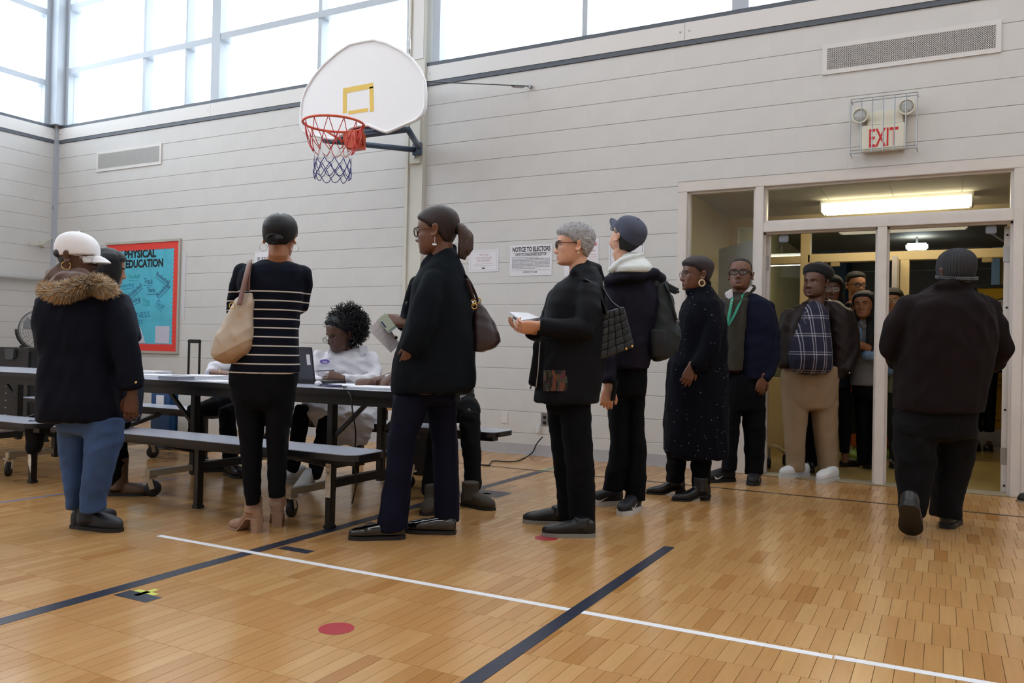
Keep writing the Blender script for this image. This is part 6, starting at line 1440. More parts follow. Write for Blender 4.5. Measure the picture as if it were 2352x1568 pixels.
# woven bag: pads laid in a plait
wbg = empty('woven_bag', f.P(1408, 770, .03), label='black woven leather shoulder bag on the grey-haired person', cat='bag')
c00, c10, c01, c11 = (1376, 722), (1433, 704), (1354, 834), (1457, 795)
def bl(u, v, d): x = (1-u)*(1-v)*c00[0]+u*(1-v)*c10[0]+(1-u)*v*c01[0]+u*v*c11[0]; y = (1-u)*(1-v)*c00[1]+u*(1-v)*c10[1]+(1-u)*v*c01[1]+u*v*c11[1]; return f.P(x, y, d)
M_WOV = mat('woven_black_leather', (20, 27, 34), .38, bump=.1, bscale=90)
bagd = -.13
V, N, F_ = remesh([Tube([(np.mean([bl(0, v, bagd+.05), bl(1, v, bagd+.05)], 0), (bl(1, v, bagd+.05)-bl(0, v, bagd+.05))/2, FWD*(.05 if .05 < v < .95 else .035)) for v in np.linspace(0, 1, 7)], 4, 26, (.1, .1))], .009, 2)
mesh_obj('bag_body', V, F_, M_WOV, wbg, True)
for i in range(5):
    for j in range(6):
        u0, u1, v0, v1 = i/5+.008, (i+1)/5-.008, j/6+.008, (j+1)/6-.008; cc = bl((u0+u1)/2, (v0+v1)/2, bagd-.012); ex_ = (bl(u1, (v0+v1)/2, bagd)-bl(u0, (v0+v1)/2, bagd))/2; ey_ = (bl((u0+u1)/2, v0, bagd)-bl((u0+u1)/2, v1, bagd))/2
        if (i+j) % 2: ex_ = ex_*1.12
        else: ey_ = ey_*1.12
        V_, F2_ = Tube([(cc-FWD*.012*(t-.5)*0+FWD*(.012-.014*t), ex_*s_*1.04, ey_*s_*1.04) for t, s_ in ((0, .97), (.5, .985), (.72, .93), (.8, .8))], 5, 16, (0, 0)).geo(); mesh_obj('woven_pad', V_, F2_, M_WOV, wbg, True)
for u, v in ((.05, 1.0), (.16, .99), (.82, .985), (.95, .98)): B('stud', MB().sphere(Vector(bl(u, v, bagd-.01)), .008, 10), M_GOLD, wbg, True)
f.strap('strap', [f.P(1340, 640, -.16), f.P(1362, 655, -.15), f.P(1382, 690, -.15), f.P(1392, 722, -.14)], .018, .006, M_WOV, wbg); f.strap('strap', [f.P(1350, 634, -.08), f.P(1378, 652, -.09), f.P(1402, 690, -.11), f.P(1424, 708, -.12)], .014, .006, M_WOV, wbg)

# ---------- man in cap with backpack
f = Fig((1442, 1168), 'person in a slate baseball cap with backpack, looking up at the wall')
JKT = mat('plum_navy_shell', (17, 15, 32), .7, spec=.2, bump=.1, bscale=200)
f.wear('jacket', [f.rows([(612, 1412, 1478, .08), (628, 1396, 1502, .13), (650, 1391, 1515, .17), (690, 1390, 1516, .18), (730, 1392, 1512, .18), (780, 1394, 1502, .17), (820, 1396, 1496, .165), (846, 1399, 1491, .16)], 2.4, (.3, .04)),
                  f.limb([(1412, 655, -.08, .066), (1404, 710, -.12, .066), (1398, 780, -.13, .058), (1396, 840, -.15, .052), (1396, 880, -.17, .046)], (.6, .1)), f.limb([(1495, 660, .12, .066), (1500, 730, .16, .06), (1480, 790, .1, .055)]),
                  f.limb([(1395, 645, -.12, .04), (1420, 636, -.17, .036), (1460, 634, -.19, .036), (1500, 626, -.15, .04), (1520, 640, -.06, .04)])], JKT, .010, 4, .006, (.05, .18))
f.wear('hood_lining', [f.rows([(588, 1428, 1478, .06, -.04), (602, 1410, 1492, .11, -.07), (616, 1403, 1500, .14, -.09), (627, 1403, 1499, .14, -.09)], 2.3, (.5, .1)), f.limb([(1401, 622, -.16, .02), (1425, 600, -.17, .022), (1455, 590, -.15, .022), (1476, 585, -.10, .02)])], mat('white_lining', (206, 210, 208), .6), .007, 3, .003, core=False)
f.wear('trousers', [f.rows([(838, 1400, 1488, .12), (880, 1398, 1486, .12), (905, 1398, 1484, .11)], 2.3, (.1, .2)), f.rows([(895, 1397, 1444, .095), (960, 1397, 1442, .085), (1030, 1402, 1442, .08), (1080, 1391, 1440, .078), (1125, 1383, 1433, .075)], 2.2, (.2, .05)), f.rows([(895, 1440, 1484, .1, .02), (960, 1440, 1478, .09, .02), (1030, 1442, 1485, .085, .0), (1100, 1440, 1485, .082, -.02), (1147, 1435, 1483, .08, -.02)], 2.2, (.2, .05))], BLKP, .009, 4, .004)
BSN = mat('black_mesh_sneaker', (16, 16, 22), .6)
def swoosh(o, heel, toe, z, side, L, z0=0):
    heel, toe = npv(heel), npv(toe); d = toe-heel; d[2] = 0; d /= np.linalg.norm(d); sd = np.array([d[1], -d[0], 0])*side
    pts = [(.0, .035), (.012, .012), (.03, .004), (.06, .014), (.115, .042), (.06, .023), (.032, .020), (.012, .03)]
    q0 = heel+d*L*.78+sd*.052+ZUP*(.02+z0); V = [q0-d*x*.9+ZUP*y*.9-sd*.012*(x/.115) for x, y in pts]; n = len(V)
    mesh_obj('side_mark', V+[v-sd*.006 for v in V], [tuple(range(n)), tuple(range(n, 2*n))[::-1]]+[(i, (i+1) % n, n+(i+1) % n, n+i) for i in range(n)], WHITESH, o)
for hp_, tp_ in (((1428, 1157), (1368, 1160)), ((1466, 1168), (1412, 1190))):
    o = f.shoe(on_z(*hp_), on_z(*tp_), BSN, SOLEW, .285, .048, .08, .05, .028); swoosh(o, on_z(*hp_), on_z(*tp_), .03, -1, .285)
H = Head(f, 1438, 546, -150, 38, 6, 1.05)
f.hand(f.P(1396, 890, -.17), -ZUP-RGT*.05, -FWD, -1, .185, (.5, .55, .6, .6)); f.body(H, NK(H, f.P(1440, 612), .054, .058), SK_L, LIP_L); f.face(H)
H.shell_part(lambda x, y, z, p: .008+0*x, hairline(.07, .02, .0, -.085), 'hair', HAIR_SH, f.e)
M_SLC = mat('slate_cap_cloth', (62, 66, 84), .8, bump=.12, bscale=300)
cap_parts(f, H, M_SLC, .022, -.10, .014, (.082, .092), .004)
f.glasses(H, mat('dark_glasses', (30, 24, 24)), r=.0028)
B('smartphone', MB().obox(Vector(f.P(1411, 896, -.22)), .012, .06, .13, Matrix.Rotation(.15, 3, 'Y'), .004), BLKSHOE, label='dark phone in the cap wearer’s lowered hand', cat='phone')
B('ring', MB().torus(Vector(f.P(1394, 911, -.185)), .0098, .002, (0, 0, 1), 14, 5), M_GOLD, f.e)
# roll-top backpack
bp_ = empty('backpack', f.P(1528, 740, -.03), label='dark grey roll-top backpack on the cap wearer’s back', cat='backpack')
M_PACK = mat('grey_tarpaulin', (46, 52, 56), .55, spec=.2, var=.08, vscale=8)
V, N, F_ = remesh([f.rows([(648, 1500, 1532, .09, -.02), (668, 1497, 1538, .10, -.02), (700, 1495, 1547, .11, -.02), (740, 1493, 1556, .12, -.02), (772, 1492, 1564, .125, -.02), (795, 1492, 1558, .12, -.02), (815, 1494, 1545, .11, -.02), (826, 1498, 1530, .09, -.02)], 3, (.2, .2)), f.limb([(1504, 650, -.12, .03), (1512, 644, -.03, .032), (1520, 645, .06, .03)])], .008, 3)
mesh_obj('pack_body', folds(V, N, .005, (.06, .16), (1, 1, .6), 3), F_, M_PACK, bp_, True)
V, N, F_ = remesh([f.rows([(758, 1490, 1528, .07, -.10), (790, 1490, 1536, .07, -.10), (818, 1494, 1530, .06, -.10)], 3.2, (.2, .2))], .008, 2); mesh_obj('front_pocket', V, F_, mat('black_pack_pocket', (16, 20, 26), .7), bp_, True)
B('buckle_strap', MB().tube(smooth_path([Vector(f.P(1526, 652, -.12)), Vector(f.P(1540, 680, -.13)), Vector(f.P(1550, 720, -.14)), Vector(f.P(1557, 738, -.13))]), .014, 8, flat=.4), BLKSHOE, bp_, True); B('rolled_top', MB().obox(Vector(f.P(1541, 662, -.05)), .10, .09, .04, Matrix.Rotation(.5, 3, 'Y'), .012), M_PACK, bp_)
B('buckle', MB().obox(Vector(f.P(1557, 737, -.145)), .02, .008, .016, Matrix.Identity(3), .003), M_STEEL, bp_)

# ---------- woman in sequinned coat
f = Fig((1572, 1142), 'person in a long black coat flecked with sequins and round hoop earrings')
def sequin():
    m = bpy.data.materials.new('sequinned_wool'); m.use_nodes = True; nt = m.node_tree; b_ = nt.nodes['Principled BSDF']; b_.inputs['Roughness'].default_value = .85; b_.inputs['Specular IOR Level'].default_value = .12
    tc = nt.nodes.new('ShaderNodeTexCoord'); v = nt.nodes.new('ShaderNodeTexVoronoi'); v.inputs['Scale'].default_value = 32; nt.links.new(tc.outputs['Object'], v.inputs['Vector'])
    lt = nt.nodes.new('ShaderNodeMath'); lt.operation = 'LESS_THAN'; nt.links.new(v.outputs['Distance'], lt.inputs[0]); lt.inputs[1].default_value = .075
    mx = nt.nodes.new('ShaderNodeMix'); mx.data_type = 'RGBA'; nt.links.new(lt.outputs[0], mx.inputs[0]); mx.inputs[6].default_value = lin((6, 8, 18))+(1,); mx.inputs[7].default_value = lin((210, 212, 224))+(1,); nt.links.new(mx.outputs[2], b_.inputs['Base Color']); return m
SEQ = sequin()
f.wear('coat', [f.rows([(662, 1590, 1634, .08), (676, 1580, 1644, .11), (695, 1570, 1656, .15), (725, 1560, 1664, .18), (765, 1555, 1668, .19), (800, 1547, 1670, .195), (835, 1535, 1670, .2), (880, 1530, 1671, .205), (950, 1526, 1672, .215), (1000, 1524, 1672, .22), (1035, 1524, 1671, .22), (1048, 1536, 1669, .215)], 2.4, (.3, .04)),
                f.limb([(1632, 700, -.10, .07), (1638, 750, -.15, .075), (1630, 800, -.19, .07), (1606, 838, -.21, .058), (1592, 846, -.21, .05)], (.6, .2)), f.limb([(1582, 672, -.04, .03), (1604, 655, .0, .03), (1628, 652, .04, .03)])], SEQ, .010, 4, .005, (.08, .22), (1, 1, .4))
f.wear('trousers', [f.rows([(1030, 1532, 1580, .08, .04), (1070, 1531, 1574, .075, .04), (1106, 1530, 1572, .07, .04)], 2.2, (.2, .05)), f.rows([(1030, 1586, 1636, .085, -.02), (1080, 1588, 1633, .08, -.02), (1122, 1590, 1630, .075, -.02)], 2.2, (.2, .05)), f.rows([(960, 1545, 1650, .12), (1030, 1545, 1640, .11)], 2.2)], BLKP, .010, 4, .005, (.05, .1))
f.shoe(on_z(1572, 1134), on_z(1488, 1134), BLKSHOE, SOLEB, .275, .042, .07, .04, .012, heelh=.025, ankle=(.13, .048), pointy=.5); f.shoe(on_z(1630, 1148), on_z(1550, 1150), BLKSHOE, SOLEB, .275, .042, .07, .04, .012, heelh=.025, ankle=(.13, .048), pointy=.5)
H = Head(f, 1599, 633, -82, 2, 0, 1.0)
f.hand(f.P(1588, 842, -.22), -ZUP*.9-RGT*.3, -FWD, -1, .175, (.4, .45, .5, .5)); f.body(H, NK(H, f.P(1608, 680), .05, .056), SK_D2, LIP_D); f.face(H)
H.shell_part(lambda x, y, z, p: .013+.010*smoothstep(.02, .09, z), hairline(.07, .035, .025, -.05), 'hair', HAIR_SHB, f.e)
f.glasses(H, mat('thin_brown_frame', (74, 34, 34), .3), r=.0018, hh=.018)
B('earring', MB().torus(Vector(H.W((.088, .010, -.060))), .0215, .005, Vector(H.M[0]+H.M[1]*.2), 26, 8), mat('ivory_hoop', (206, 186, 150), .3), f.e, True)

# ---------- man with green lanyard
f = Fig((1700, 1108), 'person in a navy jacket with green lanyard and black glasses')
NVJ = mat('navy_fleece', (9, 15, 38), .85, spec=.2, bump=.15, bscale=250); M_OLIVE = mat('olive_hoodie', (58, 56, 50), .85, spec=.2)
f.wear('sweatshirt', [f.rows([(676, 1670, 1718, .08, -.02), (690, 1660, 1720, .12, -.03), (740, 1656, 1712, .14, -.04), (800, 1660, 1706, .14, -.04), (850, 1664, 1704, .13, -.03)], 2.3, (.3, .1))], M_OLIVE, .009, 3, .003)
f.wear('jacket', [f.rows([(680, 1690, 1742, .10, .0), (692, 1688, 1764, .14, 0), (720, 1686, 1778, .16, 0), (760, 1684, 1782, .165, 0), (800, 1684, 1782, .165, 0), (840, 1684, 1776, .16, 0), (868, 1690, 1764, .15, 0)], 2.4, (.3, .06)), f.rows([(690, 1654, 1672, .11, .03), (740, 1648, 1670, .14, .03), (800, 1650, 1668, .14, .03), (866, 1658, 1672, .13, .03)], 2.4, (.3, .06)),
                  f.limb([(1758, 705, -.02, .072), (1772, 760, -.02, .07), (1774, 815, -.05, .064), (1764, 856, -.1, .056), (1754, 872, -.12, .045)], (.6, .2))], NVJ, .010, 4, .005, (.07, .2))
f.wear('hood', [f.limb([(1700, 690, -.12, .02), (1714, 676, -.10, .022), (1728, 664, -.04, .024), (1730, 660, .05, .024)])], M_OLIVE, .008, 3, .003, core=False)
for pts in (((1668, 672), (1682, 663), (1684, 690), (1678, 697)), ((1708, 674), (1724, 656), (1730, 659), (1714, 680))):
    q = [Vector(f.P(x, y, -.105)) for x, y in pts]; B('collar', MB().add([p[:] for p in q]+[(p+Vector(FWD)*.05)[:] for p in q], [(0, 1, 2, 3), (7, 6, 5, 4), (0, 4, 5, 1), (1, 5, 6, 2), (2, 6, 7, 3), (3, 7, 4, 0)]), SHIRT, f.e)
f.wear('trousers', [f.rows([(860, 1662, 1757, .13), (905, 1660, 1757, .13), (940, 1662, 1757, .12)], 2.3, (.1, .2)), f.rows([(930, 1660, 1702, .1), (1000, 1662, 1697, .085), (1050, 1660, 1692, .075), (1078, 1657, 1690, .075)], 2.2, (.2, .05)), f.rows([(930, 1704, 1757, .105), (1000, 1708, 1757, .09), (1050, 1711, 1755, .08), (1088, 1712, 1752, .08)], 2.2, (.2, .05))], BLKP, .010, 4, .004)
for hp_, tp_, sd_ in (((1686, 1104), (1630, 1107), -1), ((1738, 1104), (1716, 1128), -1)):
    o = f.shoe(on_z(*hp_), on_z(*tp_), BSN, SOLEB, .29, .05, .085, .05, .028); swoosh(o, on_z(*hp_), on_z(*tp_), .03, sd_, .29)
H = Head(f, 1701, 632, -24, 7, 0, 1.06, -.04, .14)
f.hand(f.P(1752, 866, -.13), -ZUP-RGT*.2, -FWD, -1, .18, (.4, .4, .4, .4)); f.body(H, NK(H, f.P(1702, 684, -.02), .056, .062), SK_D2, LIP_D); f.face(H)
H.shell_part(lambda x, y, z, p: .005+0*x, hairline(.096, .055, .03, -.06), 'hair', HAIR_SH, f.e)
f.glasses(H, mat('thick_black_frame', (10, 10, 11), .3), r=.0042, hh=.02, hw=.028)
M_LAN = mat('green_lanyard', (20, 128, 100), .6)
lan = f.strap('lanyard', [f.P(1682, 684, -.13), f.P(1679, 700, -.16), f.P(1675, 722, -.19), f.P(1671, 748, -.20)], .012, .003, M_LAN); f.strap('lanyard', [f.P(1706, 676, -.12), f.P(1697, 700, -.16), f.P(1686, 724, -.19), f.P(1672, 748, -.20)], .012, .003, M_LAN)
for i in range(6): B('lanyard_print', MB().obox(Vector(f.P(1681.3-i*1.5, 690+i*7.2, -.152-.007*i)), .006, .004, .015, Matrix.Rotation(.2, 3, 'Y')), WHITESH, lan)
B('lanyard_clip', MB().obox(Vector(f.P(1670, 752, -.205)), .014, .006, .02, Matrix.Identity(3), .003), M_SILV, lan)

# ---------- man in beret and plaid shirt
f = Fig((1856, 1096), 'person in a black beret, plaid shirt and khaki trousers in the doorway')
def plaid():
    m = bpy.data.materials.new('navy_plaid'); m.use_nodes = True; nt = m.node_tree; b_ = nt.nodes['Principled BSDF']; b_.inputs['Roughness'].default_value = .85; L = nt.links.new
    tc = nt.nodes.new('ShaderNodeTexCoord'); dt = nt.nodes.new('ShaderNodeVectorMath'); dt.operation = 'DOT_PRODUCT'; L(tc.outputs['Object'], dt.inputs[0]); dt.inputs[1].default_value = RGTH.tolist()
    sp = nt.nodes.new('ShaderNodeSeparateXYZ'); L(tc.outputs['Object'], sp.inputs[0])
    def mt(op, a, bb):
        n = nt.nodes.new('ShaderNodeMath'); n.operation = op
        for i, q in enumerate((a, bb)):
            if isinstance(q, (int, float)): n.inputs[i].default_value = q
            else: L(q, n.inputs[i])
        return n.outputs[0]
    def lines(src, per, ph): 
        t = mt('MODULO', mt('ADD', src, 10+ph), per); a = mt('LESS_THAN', t, .006); t2 = mt('ABSOLUTE', mt('SUBTRACT', t, .022), 0.0); return mt('MAXIMUM', a, mt('MULTIPLY', mt('LESS_THAN', t2, .003), .8))
    k = mt('ADD', lines(dt.outputs['Value'], .085, .03), lines(sp.outputs[2], .145, .02)); mx = nt.nodes.new('ShaderNodeMix'); mx.data_type = 'RGBA'; L(mt('MINIMUM', mt('MULTIPLY', k, .42), 1.0), mx.inputs[0]); mx.inputs[6].default_value = lin((18, 20, 46))+(1,); mx.inputs[7].default_value = lin((206, 204, 214))+(1,); L(mx.outputs[2], b_.inputs['Base Color']); return m
f.wear('plaid_shirt', [f.rows([(698, 1850, 1888, .08, -.04), (712, 1838, 1900, .12, -.05), (745, 1826, 1902, .16, -.07), (790, 1814, 1906, .19, -.10), (825, 1808, 1908, .20, -.11), (845, 1810, 1908, .19, -.10), (856, 1820, 1900, .17, -.08)], 2.2, (.3, .15))], plaid(), .009, 3, .003)
M_BRJ = mat('dark_brown_leather', (34, 26, 26), .5, spec=.2, bump=.2, bscale=120)
f.wear('jacket', [f.rows([(694, 1886, 1926, .10, .02), (712, 1888, 1950, .14, .02), (745, 1892, 1956, .16, .02), (800, 1896, 1956, .165, .02), (850, 1898, 1940, .15, .02), (866, 1904, 1930, .13, .02)], 2.3, (.3, .06)), f.rows([(702, 1826, 1852, .1, .02), (730, 1808, 1838, .14, .02), (780, 1798, 1822, .15, .02), (835, 1796, 1814, .15, .02)], 2.3, (.3, .06)),
                  f.limb([(1940, 720, -.02, .078), (1954, 770, -.03, .078), (1954, 815, -.06, .072), (1940, 852, -.1, .06)], (.6, .2)), f.limb([(1816, 722, .0, .072), (1800, 765, 0, .07), (1796, 810, -.03, .066), (1804, 842, -.08, .055)], (.6, .2)), f.limb([(1848, 700, -.04, .026), (1868, 688, .06, .028), (1900, 688, .04, .028), (1894, 715, -.08, .024)])], M_BRJ, .010, 4, .005, (.06, .18))
M_KHA = mat('khaki_twill', (140, 118, 92), .85, var=.08, vscale=6)
f.wear('trousers', [f.rows([(842, 1800, 1922, .16, -.02), (872, 1795, 1924, .16, -.01), (915, 1797, 1924, .15), (935, 1799, 1923, .13)], 2.4, (.1, .2)), f.rows([(920, 1797, 1858, .12), (970, 1800, 1852, .105), (1020, 1804, 1848, .095), (1060, 1807, 1847, .088), (1080, 1806, 1848, .088)], 2.3, (.2, .08)), f.rows([(920, 1861, 1923, .12), (970, 1867, 1923, .105), (1020, 1874, 1923, .095), (1060, 1880, 1924, .09), (1088, 1882, 1925, .09)], 2.3, (.2, .08))], M_KHA, .009, 4, .004, (.08, .2), (1, 1, .7))
f.shoe(None, on_z(1792, 1098), WHITESH, SOLEW, .30, .052, .085, .06, .03, place=(-.9, -.42), laces=WHITESH); f.shoe(None, on_z(1880, 1110), WHITESH, SOLEW, .30, .052, .085, .06, .03, place=(-.75, -.7), laces=WHITESH)
H = Head(f, 1873, 651, -50, 2, 0, 1.08, -.03, .22)
f.body(H, NK(H, f.P(1873, 700, -.02), .062, .068), SK_D1, LIP_D); f.face(H, brows=False); f.core = []
H.shell_part(lambda x, y, z, p: .004+0*x, hairline(.1, .05, .02, -.06), 'hair', HAIR_SH, f.e)
M_BER = mat('black_felt', (12, 13, 20), .95, sheen=.1, bump=.2, bscale=250)
H.shell_part(lambda x, y, z, p: .016+.026*smoothstep(.02, .07, z+.45*y-.03)+.012*smoothstep(1.2, 2.6, p), lambda x, y, z, p: smoothstep(-.004, .004, z-(.052-.42*y)), 'beret', M_BER, f.e, inside=.012)
B('hung_glasses', MB().torus(Vector(f.P(1853, 722, -.16)), .022, .0018, Vector(FWDH), 20, 6, sx=.7).torus(Vector(f.P(1852, 735, -.19)), .022, .0018, Vector(FWDH), 20, 6, sx=.8), M_STEEL, f.e, True)
B('key_clip', MB().sphere(Vector(f.P(1951, 856, -.17)), .007, 8), M_SILV, f.e)

# ---------- people inside the vestibule
f = Fig((1905, 900), 'person laughing behind the plaid shirt, with dark hair and glasses', y=7.85)
f.wear('coat', [f.rows([(700, 1880, 1936, .09), (715, 1868, 1948, .12), (770, 1864, 1952, .14), (840, 1866, 1950, .14), (890, 1868, 1950, .14)], 2.3, (.3, .06))], BLKJ, .012, 3, .003)
f.wear('trousers', [f.rows([(880, 1852, 1952, .12), (920, 1852, 1954, .11)], 2.3, (.1, .2)), f.rows([(910, 1926, 1955, .09, -.05), (1000, 1928, 1952, .07, -.06), (1040, 1930, 1950, .055, -.06)], 2.2, (.2, .05)), f.rows([(910, 1850, 1890, .09), (1000, 1848, 1880, .08), (1070, 1848, 1876, .07)], 2.2, (.2, .05))], BLKP, .012, 3, .003)
f.shoe(on_z(1930, 1072), on_z(1962, 1070), BLKSHOE, SOLEB, .24, .042, .06, .04, .012); f.shoe(on_z(1860, 1078), on_z(1858, 1090), BLKSHOE, SOLEB, .25, .045, .06, .04, .012)
H = Head(f, 1909, 668, -18, 2, 0, 1.02)
f.body(H, NK(H, f.P(1908, 712)), SK_D2, LIP_D, extra=[f.limb([(1940, 1030, -.06, .035), (1941, 1058, -.06, .03)])]); f.face(H); f.glasses(H, M_SILV, r=.002)
H.shell_part(lambda x, y, z, p: .03+0*x, hairline(.075, .02, -.03, -.1), 'hair', HAIR_SH, f.e)
f.wear('hair', [f.limb([(1926, 660, .0, .035), (1930, 690, .0, .04), (1934, 715, .0, .03)])], HAIR_B, .009, 2, .004, core=False)
f = Fig((1968, 900), 'person in glasses with an orange shirt and lanyard standing inside the vestibule', y=8.62)
f.wear('shirt', [f.rows([(694, 1946, 1986, .09), (706, 1936, 2000, .12), (760, 1932, 2006, .13), (850, 1934, 2004, .13), (900, 1938, 2002, .13)], 2.3, (.3, .06))], mat('orange_shirt', (190, 82, 44), .8), .012, 3, .003)
f.wear('jacket', [f.rows([(698, 1930, 1954, .12, .0), (730, 1924, 1950, .14, 0), (800, 1922, 1948, .14, 0), (880, 1924, 1950, .14, 0)], 2.3, (.3, .1)), f.rows([(698, 1980, 2006, .12), (730, 1984, 2014, .14), (800, 1986, 2016, .14), (880, 1986, 2014, .14)], 2.3, (.3, .1)), f.limb([(2002, 715, 0, .06), (2012, 780, -.02, .055), (2006, 840, -.05, .045)]), f.limb([(1934, 715, 0, .06), (1926, 780, -.02, .055), (1930, 840, -.05, .045)])], BLKJ, .012, 3, .003)
M_DGR = mat('dark_green_leggings', (22, 32, 30), .85); M_ORS = mat('orange_sock', (176, 92, 36), .85); M_GRS = mat('lime_sneaker', (120, 150, 60), .6, var=.5, vscale=14)
f.wear('trousers', [f.rows([(890, 1938, 2004, .12), (920, 1940, 2010, .11)], 2.3), f.limb([(1958, 915, 0, .085), (1960, 950, 0, .075), (1962, 988, 0, .062)]), f.limb([(1996, 915, 0, .085), (2018, 955, 0, .075), (2036, 992, 0, .062)])], M_DGR, .012, 3, .003)
f.wear('sock', [f.limb([(1962, 980, 0, .042), (1962, 1020, 0, .038)])], M_ORS, .010, 2, 0); f.wear('sock', [f.limb([(2036, 985, 0, .042), (2036, 1022, 0, .038)])], M_ORS, .010, 2, 0)
f.shoe(f.P(1965, 1048, .1)*np.array([1, 1, 0]), f.P(1958, 1050, -.2)*np.array([1, 1, 0]), M_GRS, SOLEW, .29, .05, .1, .06, .025); f.shoe(f.P(2034, 1048, .1)*np.array([1, 1, 0]), f.P(2050, 1050, -.1)*np.array([1, 1, 0]), M_GRS, SOLEW, .29, .05, .1, .06, .025)
H = Head(f, 1966, 656, 4, -2, 0, 1.02)
f.body(H, NK(H, f.P(1967, 706)), SK_T, LIP_L, mat('stubble_skin', (160, 104, 76), .6, var=.1, vscale=200)); f.face(H, brow=(40, 26, 18), open_=.4); f.glasses(H, mat('thick_black_frame', (10, 10, 11)), r=.003)
H.shell_part(lambda x, y, z, p: .010+.012*smoothstep(.06, .12, z), hairline(.085, .05, .03, -.06), 'hair', HAIR_SH, f.e)
lan = f.strap('lanyard', [f.P(1953, 692, -.10), f.P(1952, 720, -.14), f.P(1958, 748, -.15)], .012, .003, BLKSHOE)
for i in range(4): B('lanyard_print', MB().sphere(Vector(f.P(1952+(i > 2)*2, 694+i*13, -.125-.008*i)), .006, 8), WHITESH, lan)
f = Fig((1990, 1078), 'person with long black hair, grey hoodie and denim sleeves, arms crossed')
M_HOO = mat('grey_hoodie', (112, 112, 116), .85, bump=.1, bscale=200); M_DEN = mat('light_denim', (108, 138, 176), .85, var=.12, vscale=20)
f.wear('hoodie', [f.rows([(734, 1972, 2008, .08), (748, 1962, 2022, .11), (790, 1962, 2026, .13), (840, 1962, 2024, .13), (884, 1954, 2024, .135)], 2.3, (.3, .06)), f.limb([(1976, 740, -.06, .03), (1986, 752, -.09, .03), (1996, 742, -.06, .03)])], M_HOO, .010, 3, .004)
f.wear('denim_sleeve', [f.limb([(2016, 760, -.02, .056), (2026, 800, -.05, .056), (2016, 818, -.14, .05), (1988, 816, -.2, .044)])], M_DEN, .009, 3, .005, (.03, .08)); f.wear('denim_sleeve', [f.limb([(1972, 755, -.03, .05), (1966, 785, -.06, .05), (1968, 800, -.12, .045)])], M_DEN, .009, 3, .004)
f.wear('trousers', [f.rows([(876, 1958, 2022, .12), (910, 1960, 2020, .11)], 2.3, (.1, .2)), f.rows([(900, 1962, 1994, .085, .06), (980, 1966, 1990, .07, .06), (1040, 1970, 1988, .055, .06), (1064, 1972, 1988, .05, .06)], 2.2, (.2, .05)), f.rows([(900, 1992, 2022, .085), (980, 1994, 2014, .07), (1040, 1992, 2008, .055), (1068, 1991, 2006, .05)], 2.2, (.2, .05))], BLKP, .010, 3, .003)
f.shoe(on_z(2002, 1070), on_z(1980, 1084), BLKSHOE, SOLEB, .25, .045, .075, .048, .02); f.shoe(on_z(1982, 1062), on_z(1972, 1070), BLKSHOE, SOLEB, .25, .045, .075, .048, .02)
H = Head(f, 1984, 702, -36, 2, 4, 1.02, -.04)
f.body(H, NK(H, f.P(1990, 748, -.02), .046, .054), SK_M, LIP_M, extra=[f.limb([(1994, 800, -.18, .036), (1975, 792, -.2, .033), (1962, 797, -.2, .028)])]); f.face(H)
H.shell_part(lambda x, y, z, p: .016+0*x, hairline(.08, .02, -.02, -.1), 'hair', HAIR_B, f.e)
f.wear('hair', [f.limb([(1990, 678, -.02, .06, .07), (2002, 705, -.03, .058, .06), (2004, 740, -.10, .05, .05), (2000, 780, -.16, .045, .03), (1994, 825, -.17, .03, .02)]), f.limb([(1974, 684, .03, .05), (1969, 710, .05, .04), (1967, 735, .03, .035), (1970, 756, -.02, .02)])], HAIR_B, .008, 2, .004, (.02, .06), (1, 1, .2), core=False)
f = Fig((2062, 900), 'person with long brown hair half hidden behind the centre post', y=8.25)
f.wear('top', [f.rows([(730, 2042, 2082, .09), (745, 2032, 2096, .12), (800, 2030, 2098, .13), (900, 2030, 2100, .13)], 2.3, (.3, .06))], mat('olive_top', (120, 124, 96), .85), .012, 3, .003)
f.wear('denim_jacket', [f.limb([(2042, 750, -.02, .06), (2036, 800, -.04, .058), (2042, 838, -.10, .055), (2050, 858, -.13, .05)], (.6, .05)), f.limb([(2088, 750, 0, .06), (2094, 810, 0, .055), (2088, 860, 0, .05)])], M_DEN, .010, 3, .005, (.03, .08))
f.wear('trousers', [f.rows([(895, 2034, 2098, .12), (930, 2036, 2096, .11)], 2.3), f.rows([(920, 2036, 2064, .09), (1060, 2046, 2064, .06)], 2.2), f.rows([(920, 2068, 2096, .09), (1060, 2070, 2088, .06)], 2.2)], M_DGR, .012, 3, .003)
f.shoe(f.P(2056, 1068, .1)*np.array([1, 1, 0]), f.P(2052, 1070, -.15)*np.array([1, 1, 0]), BLKSHOE, SOLEB, .25, .045, .075, .05, .02); f.shoe(f.P(2080, 1068, .1)*np.array([1, 1, 0]), f.P(2082, 1070, -.15)*np.array([1, 1, 0]), BLKSHOE, SOLEB, .25, .045, .075, .05, .02)
H = Head(f, 2050, 694, -30, 0); f.body(H, NK(H, f.P(2054, 742)), SK_T, LIP_L); f.face(H); f.glasses(H, M_GOLD, r=.0016)
H.shell_part(lambda x, y, z, p: .018+0*x, hairline(.07, .02, -.02, -.1), 'hair', HAIR_BR, f.e)
f.wear('hair', [f.limb([(2066, 690, .0, .04), (2070, 725, -.03, .045), (2068, 760, -.08, .03)]), f.limb([(2036, 700, .02, .035), (2034, 730, 0, .035), (2036, 756, -.04, .025)])], HAIR_BR, .009, 2, .004, core=False)

